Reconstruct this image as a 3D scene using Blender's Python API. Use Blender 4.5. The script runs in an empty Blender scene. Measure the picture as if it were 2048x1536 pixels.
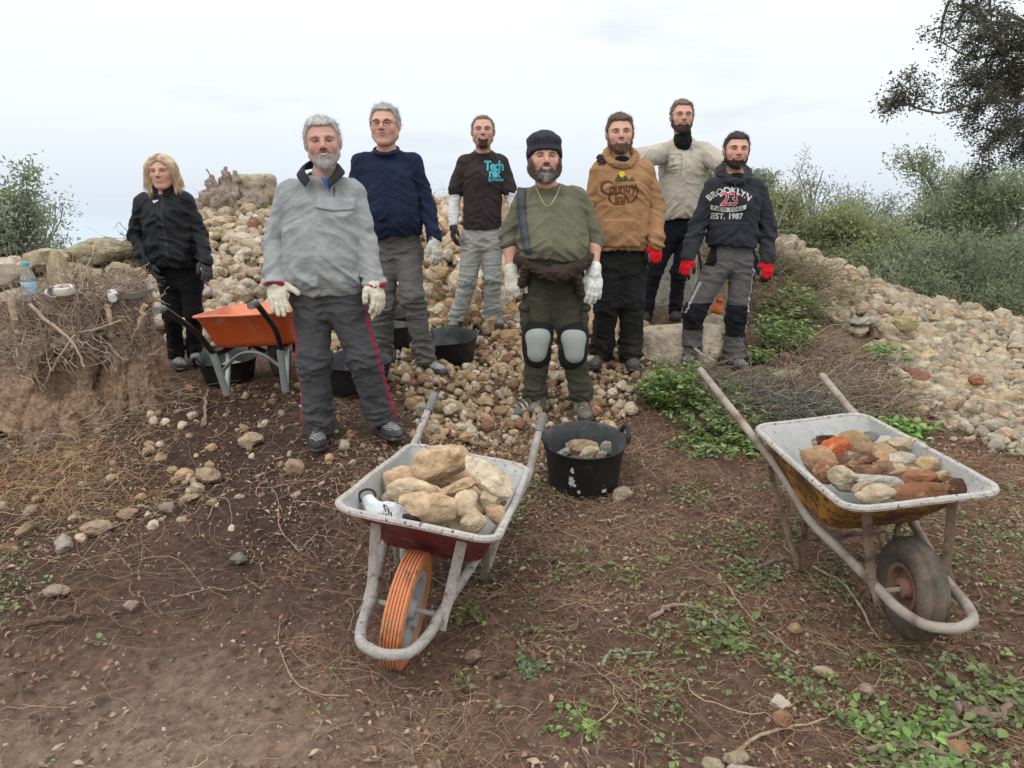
import bpy, bmesh, math, random
import numpy as np
from math import radians, sin, cos, pi
from mathutils import Vector, Matrix
from mathutils.bvhtree import BVHTree
random.seed(7); RNG = np.random.default_rng(7)
SC = bpy.context.scene; COL = SC.collection
# ---------------------------------------------------------------- camera
CAM_H = 1.6; PITCH = radians(14); FPX = 1500.0
cd = bpy.data.cameras.new('camera'); cam = bpy.data.objects.new('camera', cd); COL.objects.link(cam)
cam.location = (0, 0, CAM_H); cam.rotation_euler = (pi/2-PITCH, 0, 0)
cd.lens = FPX/2048*36; cd.sensor_width = 36; cd.clip_start = .05; cd.clip_end = 20000
SC.camera = cam
# ---------------------------------------------------------------- world: overcast sky
SUN_EL = radians(48); SUN_AZ = radians(150)
W = bpy.data.worlds.new('World'); SC.world = W; W.use_nodes = True
nt = W.node_tree; nt.nodes.clear(); N = nt.nodes.new; Lk = nt.links.new
out = N('ShaderNodeOutputWorld'); bg = N('ShaderNodeBackground'); Lk(bg.outputs[0], out.inputs[0])
sky = N('ShaderNodeTexSky'); sky.sky_type = 'NISHITA'; sky.sun_disc = False
sky.sun_elevation = SUN_EL; sky.sun_rotation = SUN_AZ; sky.dust_density = 2.5
tc = N('ShaderNodeTexCoord'); sep = N('ShaderNodeSeparateXYZ'); Lk(tc.outputs['Generated'], sep.inputs[0])
ramp = N('ShaderNodeValToRGB'); Lk(sep.outputs['Z'], ramp.inputs[0])      # cloud deck, thicker overhead
e = ramp.color_ramp.elements
e[0].position = 0.0; e[0].color = (7.3, 8.0, 8.9, 1)
e[1].position = .24; e[1].color = (9.8, 10.1, 10.1, 1)
x = ramp.color_ramp.elements.new(.10); x.color = (8.8, 9.35, 9.75, 1)
x = ramp.color_ramp.elements.new(1.0); x.color = (16.5, 16.8, 16.8, 1)
mp = N('ShaderNodeMapping'); mp.inputs['Scale'].default_value = (1.6, 1.6, 6.5); Lk(tc.outputs['Generated'], mp.inputs[0])
nz = N('ShaderNodeTexNoise'); nz.inputs['Scale'].default_value = 1.9; nz.inputs['Detail'].default_value = 6; nz.inputs['Roughness'].default_value = .55
Lk(mp.outputs[0], nz.inputs['Vector'])
cr = N('ShaderNodeValToRGB'); Lk(nz.outputs['Fac'], cr.inputs[0])
cr.color_ramp.elements[0].position = .30; cr.color_ramp.elements[0].color = (.86, .875, .90, 1)
cr.color_ramp.elements[1].position = .43; cr.color_ramp.elements[1].color = (1, 1, 1, 1)
mul = N('ShaderNodeMixRGB'); mul.blend_type = 'MULTIPLY'; mul.inputs[0].default_value = 1
Lk(ramp.outputs[0], mul.inputs[1]); Lk(cr.outputs[0], mul.inputs[2])
mx = N('ShaderNodeMixRGB'); mx.inputs[0].default_value = .93; Lk(sky.outputs[0], mx.inputs[1]); Lk(mul.outputs[0], mx.inputs[2])
Lk(mx.outputs[0], bg.inputs[0]); bg.inputs[1].default_value = .102
# ---------------------------------------------------------------- soft sun behind the clouds
sd = bpy.data.lights.new('sun', 'SUN'); sd.energy = .8; sd.angle = radians(25); sd.color = (1, .97, .92)
so = bpy.data.objects.new('sun', sd); COL.objects.link(so)
sdir = Vector((sin(SUN_AZ)*cos(SUN_EL)*-1, cos(SUN_AZ)*cos(SUN_EL), sin(SUN_EL)))   # towards the sun, up behind the camera
so.rotation_euler = sdir.to_track_quat('Z', 'Y').to_euler(); so.location = (0, -4, 8)
SC.view_settings.view_transform = 'Standard'; SC.view_settings.look = 'None'
SC.view_settings.exposure = 0.12; SC.view_settings.gamma = 1
SC.cycles.max_bounces = 5; SC.cycles.diffuse_bounces = 2; SC.cycles.glossy_bounces = 2
SC.cycles.transparent_max_bounces = 10; SC.cycles.transmission_bounces = 5
# ---------------------------------------------------------------- helpers
def P(px, py, D):
    a = (px-1024)/FPX; b = (768-py)/FPX
    d = np.array([a, cos(PITCH)+b*sin(PITCH), -sin(PITCH)+b*cos(PITCH)])
    return np.array([0, 0, CAM_H])+d*D/d[1]
def G(px, py, z=0.0):
    a = (px-1024)/FPX; b = (768-py)/FPX
    d = np.array([a, cos(PITCH)+b*sin(PITCH), -sin(PITCH)+b*cos(PITCH)])
    return np.array([0, 0, CAM_H])+d*(z-CAM_H)/d[2]
def to_px(V):
    V = np.atleast_2d(V)-[0, 0, CAM_H]
    z = V@np.array([0, cos(PITCH), -sin(PITCH)]); u = V@np.array([0, sin(PITCH), cos(PITCH)])
    z = np.maximum(z, .01)
    return 1024+FPX*V[:, 0]/z, 768-FPX*u/z, z
_pm = np.random.default_rng(3).permutation(256); _pm = np.concatenate([_pm, _pm, _pm])
_gr = np.random.default_rng(4).normal(size=(256, 3)); _gr /= np.linalg.norm(_gr, axis=1)[:, None]
def pn(p, s=0.0):
    p = np.asarray(p, float)+s*17.31
    i = np.floor(p).astype(int); f = p-i; i &= 255; u = f*f*f*(f*(f*6-15)+10)
    r = 0
    for dx in (0, 1):
        wx = u[:, 0] if dx else 1-u[:, 0]; a = _pm[i[:, 0]+dx]
        for dy in (0, 1):
            wy = u[:, 1] if dy else 1-u[:, 1]; b = _pm[a+i[:, 1]+dy]
            for dz in (0, 1):
                wz = u[:, 2] if dz else 1-u[:, 2]; g = _gr[_pm[b+i[:, 2]+dz] & 255]
                r = r+wx*wy*wz*((f-[dx, dy, dz])*g).sum(1)
    return r*1.6
def fbm(p, o=3, s=0.0):
    r = 0; a = 1
    for k in range(o): r = r+a*pn(p*2.0**k, s+k*.7); a *= .5
    return r
def sst(a, b, x):
    t = np.clip((x-a)/(b-a), 0, 1); return t*t*(3-2*t)
def tag(o, label=None, cat=None, group=None, kind=None):
    if label: o['label'] = label
    if cat: o['category'] = cat
    if group: o['group'] = group
    if kind: o['kind'] = kind
    return o
def empty(name, loc, label=None, cat=None, group=None, rz=0):
    o = bpy.data.objects.new(name, None); COL.objects.link(o); o.location = tuple(loc); o.rotation_euler = (0, 0, rz)
    o.empty_display_size = .1
    return tag(o, label, cat, group)
def mkmesh(name, V, F, mat=None, parent=None, col=None, smooth=True, org=None):
    """V (n,3), F (m,k) arrays -> linked mesh object. org: origin subtracted (world verts)."""
    V = np.asarray(V, np.float32)
    if org is not None: V = V-np.asarray(org, np.float32)
    me = bpy.data.meshes.new(name)
    if isinstance(F, np.ndarray):
        n, k = F.shape
        me.vertices.add(len(V)); me.vertices.foreach_set('co', V.ravel())
        me.loops.add(n*k); me.loops.foreach_set('vertex_index', F.astype(np.int32).ravel())
        me.polygons.add(n); me.polygons.foreach_set('loop_start', np.arange(0, n*k, k, dtype=np.int32))
        me.polygons.foreach_set('loop_total', np.full(n, k, np.int32))
        me.update(calc_edges=True)
    else:
        me.from_pydata([tuple(map(float, v)) for v in V], [], F); me.validate(); me.update()
    me.polygons.foreach_set('use_smooth', np.full(len(me.polygons), smooth, bool))
    if col is not None:
        at = me.color_attributes.new('Col', 'FLOAT_COLOR', 'POINT')
        c = np.ones((len(V), 4), np.float32); c[:, :3] = col; at.data.foreach_set('color', c.ravel())
    if mat: me.materials.append(mat)
    o = bpy.data.objects.new(name, me); COL.objects.link(o)
    if parent is not None: o.parent = parent
    elif org is not None: o.location = tuple(float(v) for v in org)
    return o
class MB:
    """small hard-surface mesh builder"""
    def __init__(s): s.v = []; s.f = []
    def add(s, V, F):
        b = len(s.v); s.v += [tuple(map(float, v)) for v in V]; s.f += [tuple(b+i for i in f) for f in F]; return s
    def tube(s, path, r, n=10, flat=None, caps=True):
        path = [np.array(p, float) for p in path]; m = len(path); rr = r if hasattr(r, '__len__') else [r]*m
        V = []; F = []; up = None
        for i in range(m):
            t = path[min(i+1, m-1)]-path[max(i-1, 0)]; t = t/(np.linalg.norm(t)+1e-9)
            if up is None: up = np.array([0, 0, 1.]) if abs(t[2]) < .9 else np.array([1., 0, 0])
            a = np.cross(t, up); a /= np.linalg.norm(a)+1e-9; b = np.cross(a, t); up = b
            for k in range(n):
                w = 2*pi*k/n
                V.append(path[i]+rr[i]*(cos(w)*a+sin(w)*b*(flat or 1)))
        for i in range(m-1):
            for k in range(n):
                F.append((i*n+k, i*n+(k+1) % n, (i+1)*n+(k+1) % n, (i+1)*n+k))
        if caps: F.append(tuple(range(n))[::-1]); F.append(tuple((m-1)*n+k for k in range(n)))
        return s.add(V, F)
    def box(s, c, h, R=None):
        V = [np.array([x, y, z])*h for x in (-1, 1) for y in (-1, 1) for z in (-1, 1)]
        if R is not None: V = [R@v for v in V]
        return s.add([np.array(c)+v for v in V], [(0, 1, 3, 2), (4, 6, 7, 5), (0, 4, 5, 1), (2, 3, 7, 6), (0, 2, 6, 4), (1, 5, 7, 3)])
    def lathe(s, prof, n=32, c=(0, 0, 0), axis='z', close=False):
        V = []; F = []; m = len(prof)
        for r, h in prof:
            for k in range(n):
                w = 2*pi*k/n
                if axis == 'z': V.append((c[0]+r*cos(w), c[1]+r*sin(w), c[2]+h))
                else: V.append((c[0]+r*cos(w), c[1]+h, c[2]+r*sin(w)))
        for i in range(m if close else m-1):
            for k in range(n):
                j = (i+1) % m
                q = (i*n+k, i*n+(k+1) % n, j*n+(k+1) % n, j*n+k)
                F.append(q if axis == 'z' else q[::-1])
        return s.add(V, F)
    def xf(s, Mx, org=(0, 0, 0)):
        s.v = [tuple(np.array(Mx)@np.array(v)+np.array(org)) for v in s.v]; return s
    def build(s, name, mat, parent=None, smooth=True, bevel=0, angle=40, org=None):
        o = mkmesh(name, np.array(s.v), s.f, mat, parent, smooth=smooth, org=org)
        if smooth:
            try: o.data.set_sharp_from_angle(angle=radians(angle))
            except Exception: pass
        if bevel:
            b = o.modifiers.new('bev', 'BEVEL'); b.width = bevel; b.segments = 2; b.limit_method = 'ANGLE'
        return o
# ---------------------------------------------------------------- implicit surfaces
class Field:
    def __init__(s, xs, ys, zs):
        s.x = xs.astype(np.float32); s.y = ys.astype(np.float32); s.z = zs.astype(np.float32)
        s.F = np.full((len(xs), len(ys), len(zs)), .3, np.float32)
    @classmethod
    def box(c, lo, hi, r):
        return c(*[np.arange(lo[i], hi[i]+r, r) for i in range(3)])
    def sl(s, lo, hi):
        r = []
        for a, l, h in ((s.x, lo[0], hi[0]), (s.y, lo[1], hi[1]), (s.z, lo[2], hi[2])):
            r.append(slice(max(0, int(np.searchsorted(a, l))-1), int(np.searchsorted(a, h))+1))
        return tuple(r)
    def g(s, q):
        return s.x[q[0]][:, None, None], s.y[q[1]][None, :, None], s.z[q[2]][None, None, :]
    def put(s, q, d, k, op):
        A = s.F[q]
        if op == 'add':
            h = np.maximum(k-np.abs(A-d), 0)/max(k, 1e-6); s.F[q] = np.minimum(A, d)-h*h*k*.25
        else:
            d = -d; h = np.maximum(k-np.abs(A-d), 0)/max(k, 1e-6); s.F[q] = np.maximum(A, d)+h*h*k*.25
        return s
    def cone(s, a, b, ra, rb, k=.02, op='add', ys=1.0):
        a = np.array(a, float); b = np.array(b, float); m = max(ra, rb)*max(1, ys)+k+.03
        q = s.sl(np.minimum(a, b)-m, np.maximum(a, b)+m); X, Y, Z = s.g(q); e = b-a; L = max(float(e@e), 1e-9)
        t = np.clip(((X-a[0])*e[0]+(Y-a[1])*e[1]+(Z-a[2])*e[2])/L, 0, 1)
        dx = X-a[0]-t*e[0]; dy = (Y-a[1]-t*e[1])/ys; dz = Z-a[2]-t*e[2]
        return s.put(q, np.sqrt(dx*dx+dy*dy+dz*dz)-(ra+(rb-ra)*t), k, op)
    def ell(s, c, r, R=None, k=.02, op='add'):
        c = np.array(c, float); m = max(r)+k+.03; q = s.sl(c-m, c+m); X, Y, Z = s.g(q); X = X-c[0]; Y = Y-c[1]; Z = Z-c[2]
        if R is not None:
            R = np.array(R); X, Y, Z = (R[0, 0]*X+R[1, 0]*Y+R[2, 0]*Z, R[0, 1]*X+R[1, 1]*Y+R[2, 1]*Z, R[0, 2]*X+R[1, 2]*Y+R[2, 2]*Z)
        k0 = np.sqrt((X/r[0])**2+(Y/r[1])**2+(Z/r[2])**2)+1e-6; k1 = np.sqrt((X/r[0]**2)**2+(Y/r[1]**2)**2+(Z/r[2]**2)**2)+1e-6
        return s.put(q, k0*(k0-1)/k1, k, op)
    def loft(s, st, k=.03, n=2.4, op='add'):
        st = sorted(st); z = np.array([a[0] for a in st]); Zs = s.z
        I = [np.interp(Zs, z, [a[j] for a in st]) for j in range(1, 5)]
        ker = np.ones(5)/5
        I = [np.convolve(np.pad(a, 2, 'edge'), ker, 'valid').astype(np.float32) for a in I]
        X = s.x[:, None, None]; Y = s.y[None, :, None]; a = np.maximum(I[2], .01); b = np.maximum(I[3], .01)
        u = ((np.abs((X-I[0])/a)**n+np.abs((Y-I[1])/b)**n)**(1/n)-1)*np.minimum(a, b)
        zz = Zs[None, None, :]; cap = np.maximum(z[0]-zz, zz-z[-1])
        return s.put((slice(None),)*3, np.maximum(u, cap), k, op)
    def cut(s, fn, k=0):
        X, Y, Z = s.g((slice(None),)*3); return s.put((slice(None),)*3, -(fn(X, Y, Z)+0*s.F), k, 'sub')
    def mesh(s):
        F = s.F; S = F < 0; nx, ny, nz = F.shape
        c = [S[a:nx-1+a, b:ny-1+b, d:nz-1+d] for a in (0, 1) for b in (0, 1) for d in (0, 1)]
        al = c[0].copy(); an = c[0].copy()
        for k in c[1:]: al &= k; an |= k
        I = np.argwhere(an & ~al); idx = np.full(an.shape, -1, np.int64); idx[I[:, 0], I[:, 1], I[:, 2]] = np.arange(len(I))
        off = np.array([(a, b, d) for a in (0, 1) for b in (0, 1) for d in (0, 1)])
        val = np.stack([F[I[:, 0]+o[0], I[:, 1]+o[1], I[:, 2]+o[2]] for o in off], 1)
        acc = np.zeros((len(I), 3)); cnt = np.zeros(len(I))
        for i in range(8):
            for j in range(i+1, 8):
                if np.abs(off[i]-off[j]).sum() != 1: continue
                a = val[:, i]; b = val[:, j]; m = (a < 0) != (b < 0)
                t = np.where(m, a/(a-b+1e-12), 0)
                acc += m[:, None]*(off[i]+t[:, None]*(off[j]-off[i])); cnt += m
        V = I+acc/np.maximum(cnt, 1)[:, None]
        V = np.stack([np.interp(V[:, i], np.arange(len(a)), a) for i, a in enumerate((s.x, s.y, s.z))], 1)
        Q = []
        for ax in range(3):
            a = [slice(1, -1)]*3; a[ax] = slice(0, -1); b = list(a); b[ax] = slice(1, None)
            s0 = S[tuple(a)]; s1 = S[tuple(b)]; E = np.argwhere(s0 != s1); fl = s0[E[:, 0], E[:, 1], E[:, 2]]
            E = E+1; E[:, ax] -= 1; o1 = (ax+1) % 3; o2 = (ax+2) % 3
            def g(d1, d2):
                K = E.copy(); K[:, o1] -= d1; K[:, o2] -= d2; return idx[K[:, 0], K[:, 1], K[:, 2]]
            q = np.stack([g(1, 1), g(0, 1), g(0, 0), g(1, 0)], 1); q[~fl] = q[~fl][:, ::-1]; Q.append(q)
        Q = np.concatenate(Q); Q = Q[(Q >= 0).all(1)]
        return V, Q
def normals(V, F):
    n = np.zeros_like(V); a = np.cross(V[F[:, 2]]-V[F[:, 0]], V[F[:, 3 if F.shape[1] > 3 else 1]]-V[F[:, 1]])
    if F.shape[1] == 3: a = np.cross(V[F[:, 1]]-V[F[:, 0]], V[F[:, 2]]-V[F[:, 0]])
    for k in range(F.shape[1]): np.add.at(n, F[:, k], a)
    return n/(np.linalg.norm(n, axis=1)[:, None]+1e-9)
def smoothv(V, F, it=2, w=.5):
    E = np.concatenate([np.stack([F[:, k], F[:, (k+1) % F.shape[1]]], 1) for k in range(F.shape[1])])
    for _ in range(it):
        a = np.zeros_like(V); c = np.zeros(len(V))
        for i in range(3):
            a[:, i] = np.bincount(E[:, 0], V[E[:, 1], i], len(V))+np.bincount(E[:, 1], V[E[:, 0], i], len(V))
        c = np.bincount(E[:, 0], minlength=len(V))+np.bincount(E[:, 1], minlength=len(V))
        V = V*(1-w)+w*a/np.maximum(c, 1)[:, None]
    return V
# ---------------------------------------------------------------- materials
MATS = {}
def mat(name, base=(.5, .5, .5), rough=.8, metal=0, use_attr=False, obj_col=False, var=.15, vscale=8, bump=.0, bscale=60, bdist=.004,
        spot=None, spot_scale=20, spot_lo=.55, spot_hi=.62, spot2=None, sheen=0, transl=0, spec=.5, weave=0, trans=0, coord='Position', bdetail=5):
    if name in MATS: return MATS[name]
    m = bpy.data.materials.new(name); m.use_nodes = True; t = m.node_tree; N = t.nodes.new; L = t.links.new
    B = t.nodes['Principled BSDF']; O = t.nodes['Material Output']
    B.inputs['Roughness'].default_value = rough; B.inputs['Metallic'].default_value = metal; B.inputs['Specular IOR Level'].default_value = spec
    if trans: B.inputs['Transmission Weight'].default_value = trans; B.inputs['IOR'].default_value = 1.3
    if sheen: B.inputs['Sheen Weight'].default_value = sheen; B.inputs['Sheen Roughness'].default_value = .5
    if coord == 'Position': g = N('ShaderNodeNewGeometry'); co = g.outputs['Position']
    else: g = N('ShaderNodeTexCoord'); co = g.outputs['Object']
    def noise(sc, det=4, ro=.6):
        n = N('ShaderNodeTexNoise'); n.inputs['Scale'].default_value = sc; n.inputs['Detail'].default_value = det; n.inputs['Roughness'].default_value = ro
        L(co, n.inputs['Vector']); return n.outputs['Fac']
    def mixc(kind, fac, a, b):
        x = N('ShaderNodeMixRGB'); x.blend_type = kind
        for s_, v in ((x.inputs[0], fac), (x.inputs[1], a), (x.inputs[2], b)):
            if isinstance(v, (int, float)): s_.default_value = v
            elif isinstance(v, tuple): s_.default_value = (*v, 1)
            else: L(v, s_)
        return x.outputs[0]
    c = tuple(base)
    if use_attr:
        a = N('ShaderNodeAttribute'); a.attribute_name = 'Col'; c = mixc('MULTIPLY', 1.0, a.outputs['Color'], tuple(base))
    if obj_col:
        oi = N('ShaderNodeObjectInfo'); c = mixc('MULTIPLY', 1.0, oi.outputs['Color'], c)
    def mr(s_, a, b, lo, hi):
        r = N('ShaderNodeMapRange'); L(s_, r.inputs[0])
        for i, v in enumerate((a, b, lo, hi)): r.inputs[1+i].default_value = v
        return r.outputs[0]
    if var:
        f = mr(noise(vscale, 6), .25, .75, 1-var, 1+var)
        cm = N('ShaderNodeCombineXYZ'); [L(f, cm.inputs[i]) for i in range(3)]
        c = mixc('MULTIPLY', 1.0, c, cm.outputs[0])
    if spot: c = mixc('MIX', mr(noise(spot_scale, 7, .65), spot_lo, spot_hi, 0, 1), c, tuple(spot))
    if spot2: c = mixc('MIX', mr(noise(spot2[3], 5, .7), spot2[4], spot2[5], 0, 1), c, tuple(spot2[:3]))
    if isinstance(c, tuple): B.inputs['Base Color'].default_value = (*c, 1)
    else: L(c, B.inputs['Base Color'])
    if bump:
        h = noise(bscale, bdetail, .65)
        b = N('ShaderNodeBump'); b.inputs['Strength'].default_value = bump; b.inputs['Distance'].default_value = bdist; L(h, b.inputs['Height'])
        L(b.outputs[0], B.inputs['Normal'])
    if transl:
        T = N('ShaderNodeBsdfTranslucent'); ms = N('ShaderNodeMixShader'); ms.inputs[0].default_value = transl
        if isinstance(c, tuple): T.inputs[0].default_value = (*c, 1)
        else: L(c, T.inputs[0])
        L(B.outputs[0], ms.inputs[1]); L(T.outputs[0], ms.inputs[2]); L(ms.outputs[0], O.inputs[0])
    MATS[name] = m; return m
# ================================================================ terrain
_cp = []
def cp(x, y, z): _cp.append((x, y, z))
def cpp(px, py, D): q = P(px, py, D); cp(q[0], q[1], q[2])
for x_ in (-3.5, -1.5, 0, 1.5, 3.5):
    for y_ in (-1, .5, 2.2): cp(x_, y_, 0)
for x_ in (-1.6, -.6, .5, 1.5): cp(x_, 3.0, .01)
cp(-3, 3.2, .04); cp(3, 3.0, .02)
for a in ((640, 885, 4.08), (785, 850, 4.2), (1040, 828, 4.75), (1165, 838, 4.7), (865, 738, 5.25), (905, 664, 6.4), (990, 664, 6.4), (365, 738, 5.75),
          (1195, 718, 5.5), (1262, 733, 5.4), (1345, 652, 6.5), (1300, 640, 6.6), (1382, 735, 5.75), (1470, 752, 5.6), (455, 792, 5.0), (570, 788, 5.0),
          (250, 800, 5.0), (60, 850, 4.7), (-200, 900, 4.6), (1000, 740, 5.6), (700, 780, 5.0),
          (450, 700, 6.3), (450, 620, 6.8), (460, 500, 7.9), (470, 405, 9.0), (360, 440, 9.0), (700, 405, 9.0), (880, 412, 9.0), (1050, 405, 9.0), (1200, 420, 9.0),
          (880, 600, 7.0), (1100, 640, 6.7), (1060, 560, 7.4),
          (1320, 560, 7.4), (1420, 440, 8.4), (1560, 490, 7.6), (1680, 545, 7.7), (1800, 600, 7.8), (1920, 630, 7.9), (2048, 655, 8.0), (2300, 690, 8.0),
          (1650, 720, 6.0), (1800, 720, 6.2), (1850, 850, 4.9), (2048, 880, 4.6), (1980, 740, 6.2), (1550, 640, 6.7), (2250, 800, 5.5),
          (1500, 760, 5.2), (1350, 850, 4.5), (1550, 880, 4.3),
          (230, 560, 7.2), (100, 560, 7.2), (0, 560, 7.2), (-150, 580, 7.2), (230, 640, 6.6), (60, 640, 6.5), (-200, 660, 6.5)):
    cpp(*a)
cp(.36, 3.85, .0); cp(.2, 3.6, .0); cp(.5, 3.6, 0)
for x_ in (-12, -7, -3.5): cp(x_, 10.5, .2); cp(x_, 14, -.9)
for x_ in (-.5, 2.0): cp(x_, 10.8, 1.0); cp(x_, 14, -.4)
for x_ in (4.2, 7, 12): cp(x_, 10.5, -.25); cp(x_, 14, -.8)
for x_ in (-12, 12): cp(x_, 0, .05); cp(x_, 5, .15)
for x_ in (-14, -5, 5, 14): cp(x_, 22, -2.5)
_cp = np.array(_cp)
def _tk(r): return r**3/(1+.0*r)
_n = len(_cp); _A = np.linalg.norm(_cp[:, None, :2]-_cp[None, :, :2], axis=2)
_K = np.zeros((_n+3, _n+3)); _K[:_n, :_n] = _A+np.eye(_n)*-.12      # linear kernel, smoothed
_K[:_n, _n] = 1; _K[:_n, _n+1:] = _cp[:, :2]; _K[_n, :_n] = 1; _K[_n+1:, :_n] = _cp[:, :2].T
_w = np.linalg.solve(_K, np.concatenate([_cp[:, 2], [0, 0, 0]]))
def Hbase(x, y):
    x = np.atleast_1d(np.asarray(x, float)); y = np.atleast_1d(np.asarray(y, float)); sh = x.shape; x = x.ravel(); y = y.ravel()
    xc = np.clip(x, -13, 13); yc = np.clip(y, -1, 21)
    r = np.zeros(len(x))
    for i in range(_n): r += _w[i]*np.hypot(np.hypot(xc-_cp[i, 0], yc-_cp[i, 1]), .25)
    r += _w[_n]+_w[_n+1]*xc+_w[_n+2]*yc
    far = np.maximum(0, np.hypot(np.maximum(np.abs(x)-13, 0), np.maximum(y-20, 0)))
    return (r-np.minimum(far*.35, 38)).reshape(sh)
def H(x, y):
    x = np.atleast_1d(np.asarray(x, float)); y = np.atleast_1d(np.asarray(y, float))
    p = np.stack([x, y, 0*x], -1).reshape(-1, 3)
    near = np.clip(1-(y-8)/20, .2, 1)
    n = (.022*fbm(p*1.7, 3, 1)+.009*fbm(p*9, 3, 2)).reshape(x.shape)
    r_ = 0*n; m = (np.abs(x) < 4.3) & (y > .8) & (y < 7.5)
    if m.any():
        q = np.stack([x[m], y[m], 0*x[m]], -1)
        r_[m] = .012*np.abs(fbm(q*17+.3, 3, 5))+.008*np.maximum(0, fbm(q*38, 2, 6))*np.clip(.5+pn(q*3, 7), 0, 1)+.0022*pn(q*95, 8)
    return Hbase(x, y)+n*near+r_
def Hs(x, y): return float(H(x, y)[0])
def grid_axis(a):
    v = [a[0][0]]
    for lo, hi, st in a:
        v += list(np.linspace(lo, hi, max(2, int((hi-lo)/st)+1))[1:])
    return np.array(v)
_x = grid_axis([(-5000, -400, 900), (-400, -40, 45), (-40, -8, 2), (-8, -4.2, .15), (-4.2, -2.2, .018), (-2.2, 2.4, .0115), (2.4, 4.2, .018), (4.2, 8, .15), (8, 40, 2), (40, 400, 45), (400, 5000, 900)])
_y = grid_axis([(-30, -2, 4), (-2, .8, .3), (.8, 1.3, .03), (1.3, 3.2, .0105), (3.2, 5.2, .018), (5.2, 9.5, .045), (9.5, 24, .5), (24, 150, 6), (150, 1500, 150), (1500, 9000, 1500)])
X_, Y_ = np.meshgrid(_x, _y, indexing='ij'); Z_ = H(X_, Y_)
V_ = np.stack([X_, Y_, Z_], -1).reshape(-1, 3)
# clods and small relief near the camera
a_, b_ = X_.shape; I_ = np.arange(a_*b_).reshape(a_, b_)
F_ = np.stack([I_[:-1, :-1], I_[1:, :-1], I_[1:, 1:], I_[:-1, 1:]], -1).reshape(-1, 4)
# soil tone as a real property of the soil: dark damp humus in the middle ground, pale trodden dust at lower left
pxv, pyv, _z = to_px(V_)
_p = V_*[1, 1, 0]; n1 = fbm(_p*1.1, 4, 11); n2 = fbm(_p*5, 3, 12)
dark = np.array([.082, .052, .042]); mid = np.array([.205, .122, .088]); pale = np.array([.36, .25, .18]); red = np.array([.225, .115, .080])
def lerp3(a, b, t): return a+(b-a)*t[:, None]
xw, yw = V_[:, 0], V_[:, 1]
d_dust = np.exp(-(((xw+1.0)/1.0)**2+((yw-1.75)/.75)**2))
d_dark = np.exp(-(((xw+1.4)/1.9)**2+((yw-4.0)/1.3)**2))*1.15+np.exp(-(((xw-.3)/2.2)**2+((yw-5.4)/.9)**2))*.6
c_ = lerp3(np.tile(mid, (len(V_), 1)), pale, np.clip(d_dust*1.15+n1*.35-.1, 0, 1))
c_ = lerp3(c_, red, np.clip(.25+n2*.6+n1*.4-d_dust*.6, 0, .7))
c_ = lerp3(c_, dark, np.clip(d_dark*1.0+n1*.45+n2*.2, 0, 1))
c_ = lerp3(c_, np.array([.10, .12, .05]), np.clip((yw-9.5)/3, 0, 1))
c_ = lerp3(c_, np.array([.24, .175, .12]), np.clip(.75*sst(6.0, 6.8, yw)*(yw < 10)+.45*np.exp(-(((xw-.1)/1.0)**2+((yw-4.9)/.9)**2))+.75*sst(1.9, 2.6, xw)*sst(4.9, 5.4, yw)*(yw < 10)+n2*.2, 0, .85))
c_ *= (1+.30*np.clip(fbm(_p*[28, 28, 0], 3, 14), -1, 1))[:, None]
m_soil = mat('soil', (1, 1, 1), .95, use_attr=True, var=.35, vscale=30, bump=1, bscale=55, bdist=.035, spot=(.38, .29, .22), spot_scale=110, spot_lo=.63, spot_hi=.70, spec=.15,
             spot2=(.035, .022, .018, 14, .56, .75), bdetail=8)
tag(mkmesh('ground', V_, F_, m_soil, col=c_), kind='structure')
# far sea below the hill, base colour paled to stand in for haze
mb = MB(); mb.add([(-15000, 60, -30), (15000, 60, -30), (15000, 15000, -30), (-15000, 15000, -30)], [(0, 1, 2, 3)])
tag(mb.build('water', mat('sea water', (.30, .40, .52), .12, var=0, spec=1.0), smooth=False), kind='structure')
# ================================================================ stones
def ico(sub):
    bm = bmesh.new(); bmesh.ops.create_icosphere(bm, subdivisions=sub, radius=1); V = np.array([v.co[:] for v in bm.verts]); F = np.array([[v.index for v in f.verts] for f in bm.faces]); bm.free(); return V, F
ICO = {k: ico(k) for k in (1, 2, 3, 4)}
def rock_shape(seed, sub=2, ang=.7, rough=.05):
    rng = np.random.default_rng(seed); D_, F = ICO[sub]; n = rng.normal(size=(rng.integers(8, 13), 3)); n /= np.linalg.norm(n, axis=1)[:, None]; h = rng.uniform(.50, .92, len(n))
    r = 1.05*np.ones(len(D_)); dd = D_@n.T; cand = np.where(dd > .05, h/np.maximum(dd, .05), 9)
    kk = 12+30*ang; rs = -np.log(np.exp(-cand*kk).sum(1)+np.exp(-1.12*kk))/kk
    r = rs*(.45+.55*ang)+(.55-.55*ang)*.85; V = D_*r[:, None]
    V = V*(1+rough*1.6*fbm(D_*1.8+seed, 3, 1)[:, None]+rough*.7*fbm(D_*6+seed, 2, 2)[:, None]-rough*1.2*np.maximum(0, pn(D_*3+seed, 8))[:, None])
    return V*np.array([1, rng.uniform(.7, 1.0), rng.uniform(.6, .9)]), F
ROCKM = mat('limestone', (1, 1, 1), .9, use_attr=True, obj_col=True, var=.35, vscale=18, bump=1, bscale=30, bdist=.03, spot=(.20, .14, .10), spot_scale=12, spot_lo=.56, spot_hi=.70, spec=.15,
            spot2=(.55, .47, .36, 26, .60, .72))
ROCKW = mat('clay-stained stone', (1, 1, 1), .85, use_attr=True, obj_col=True, var=.35, vscale=22, bump=1, bscale=34, bdist=.025, spot=(.34, .20, .11), spot_scale=20, spot_lo=.54, spot_hi=.70, spec=.2,
            spot2=(.60, .50, .36, 22, .60, .74))
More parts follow.
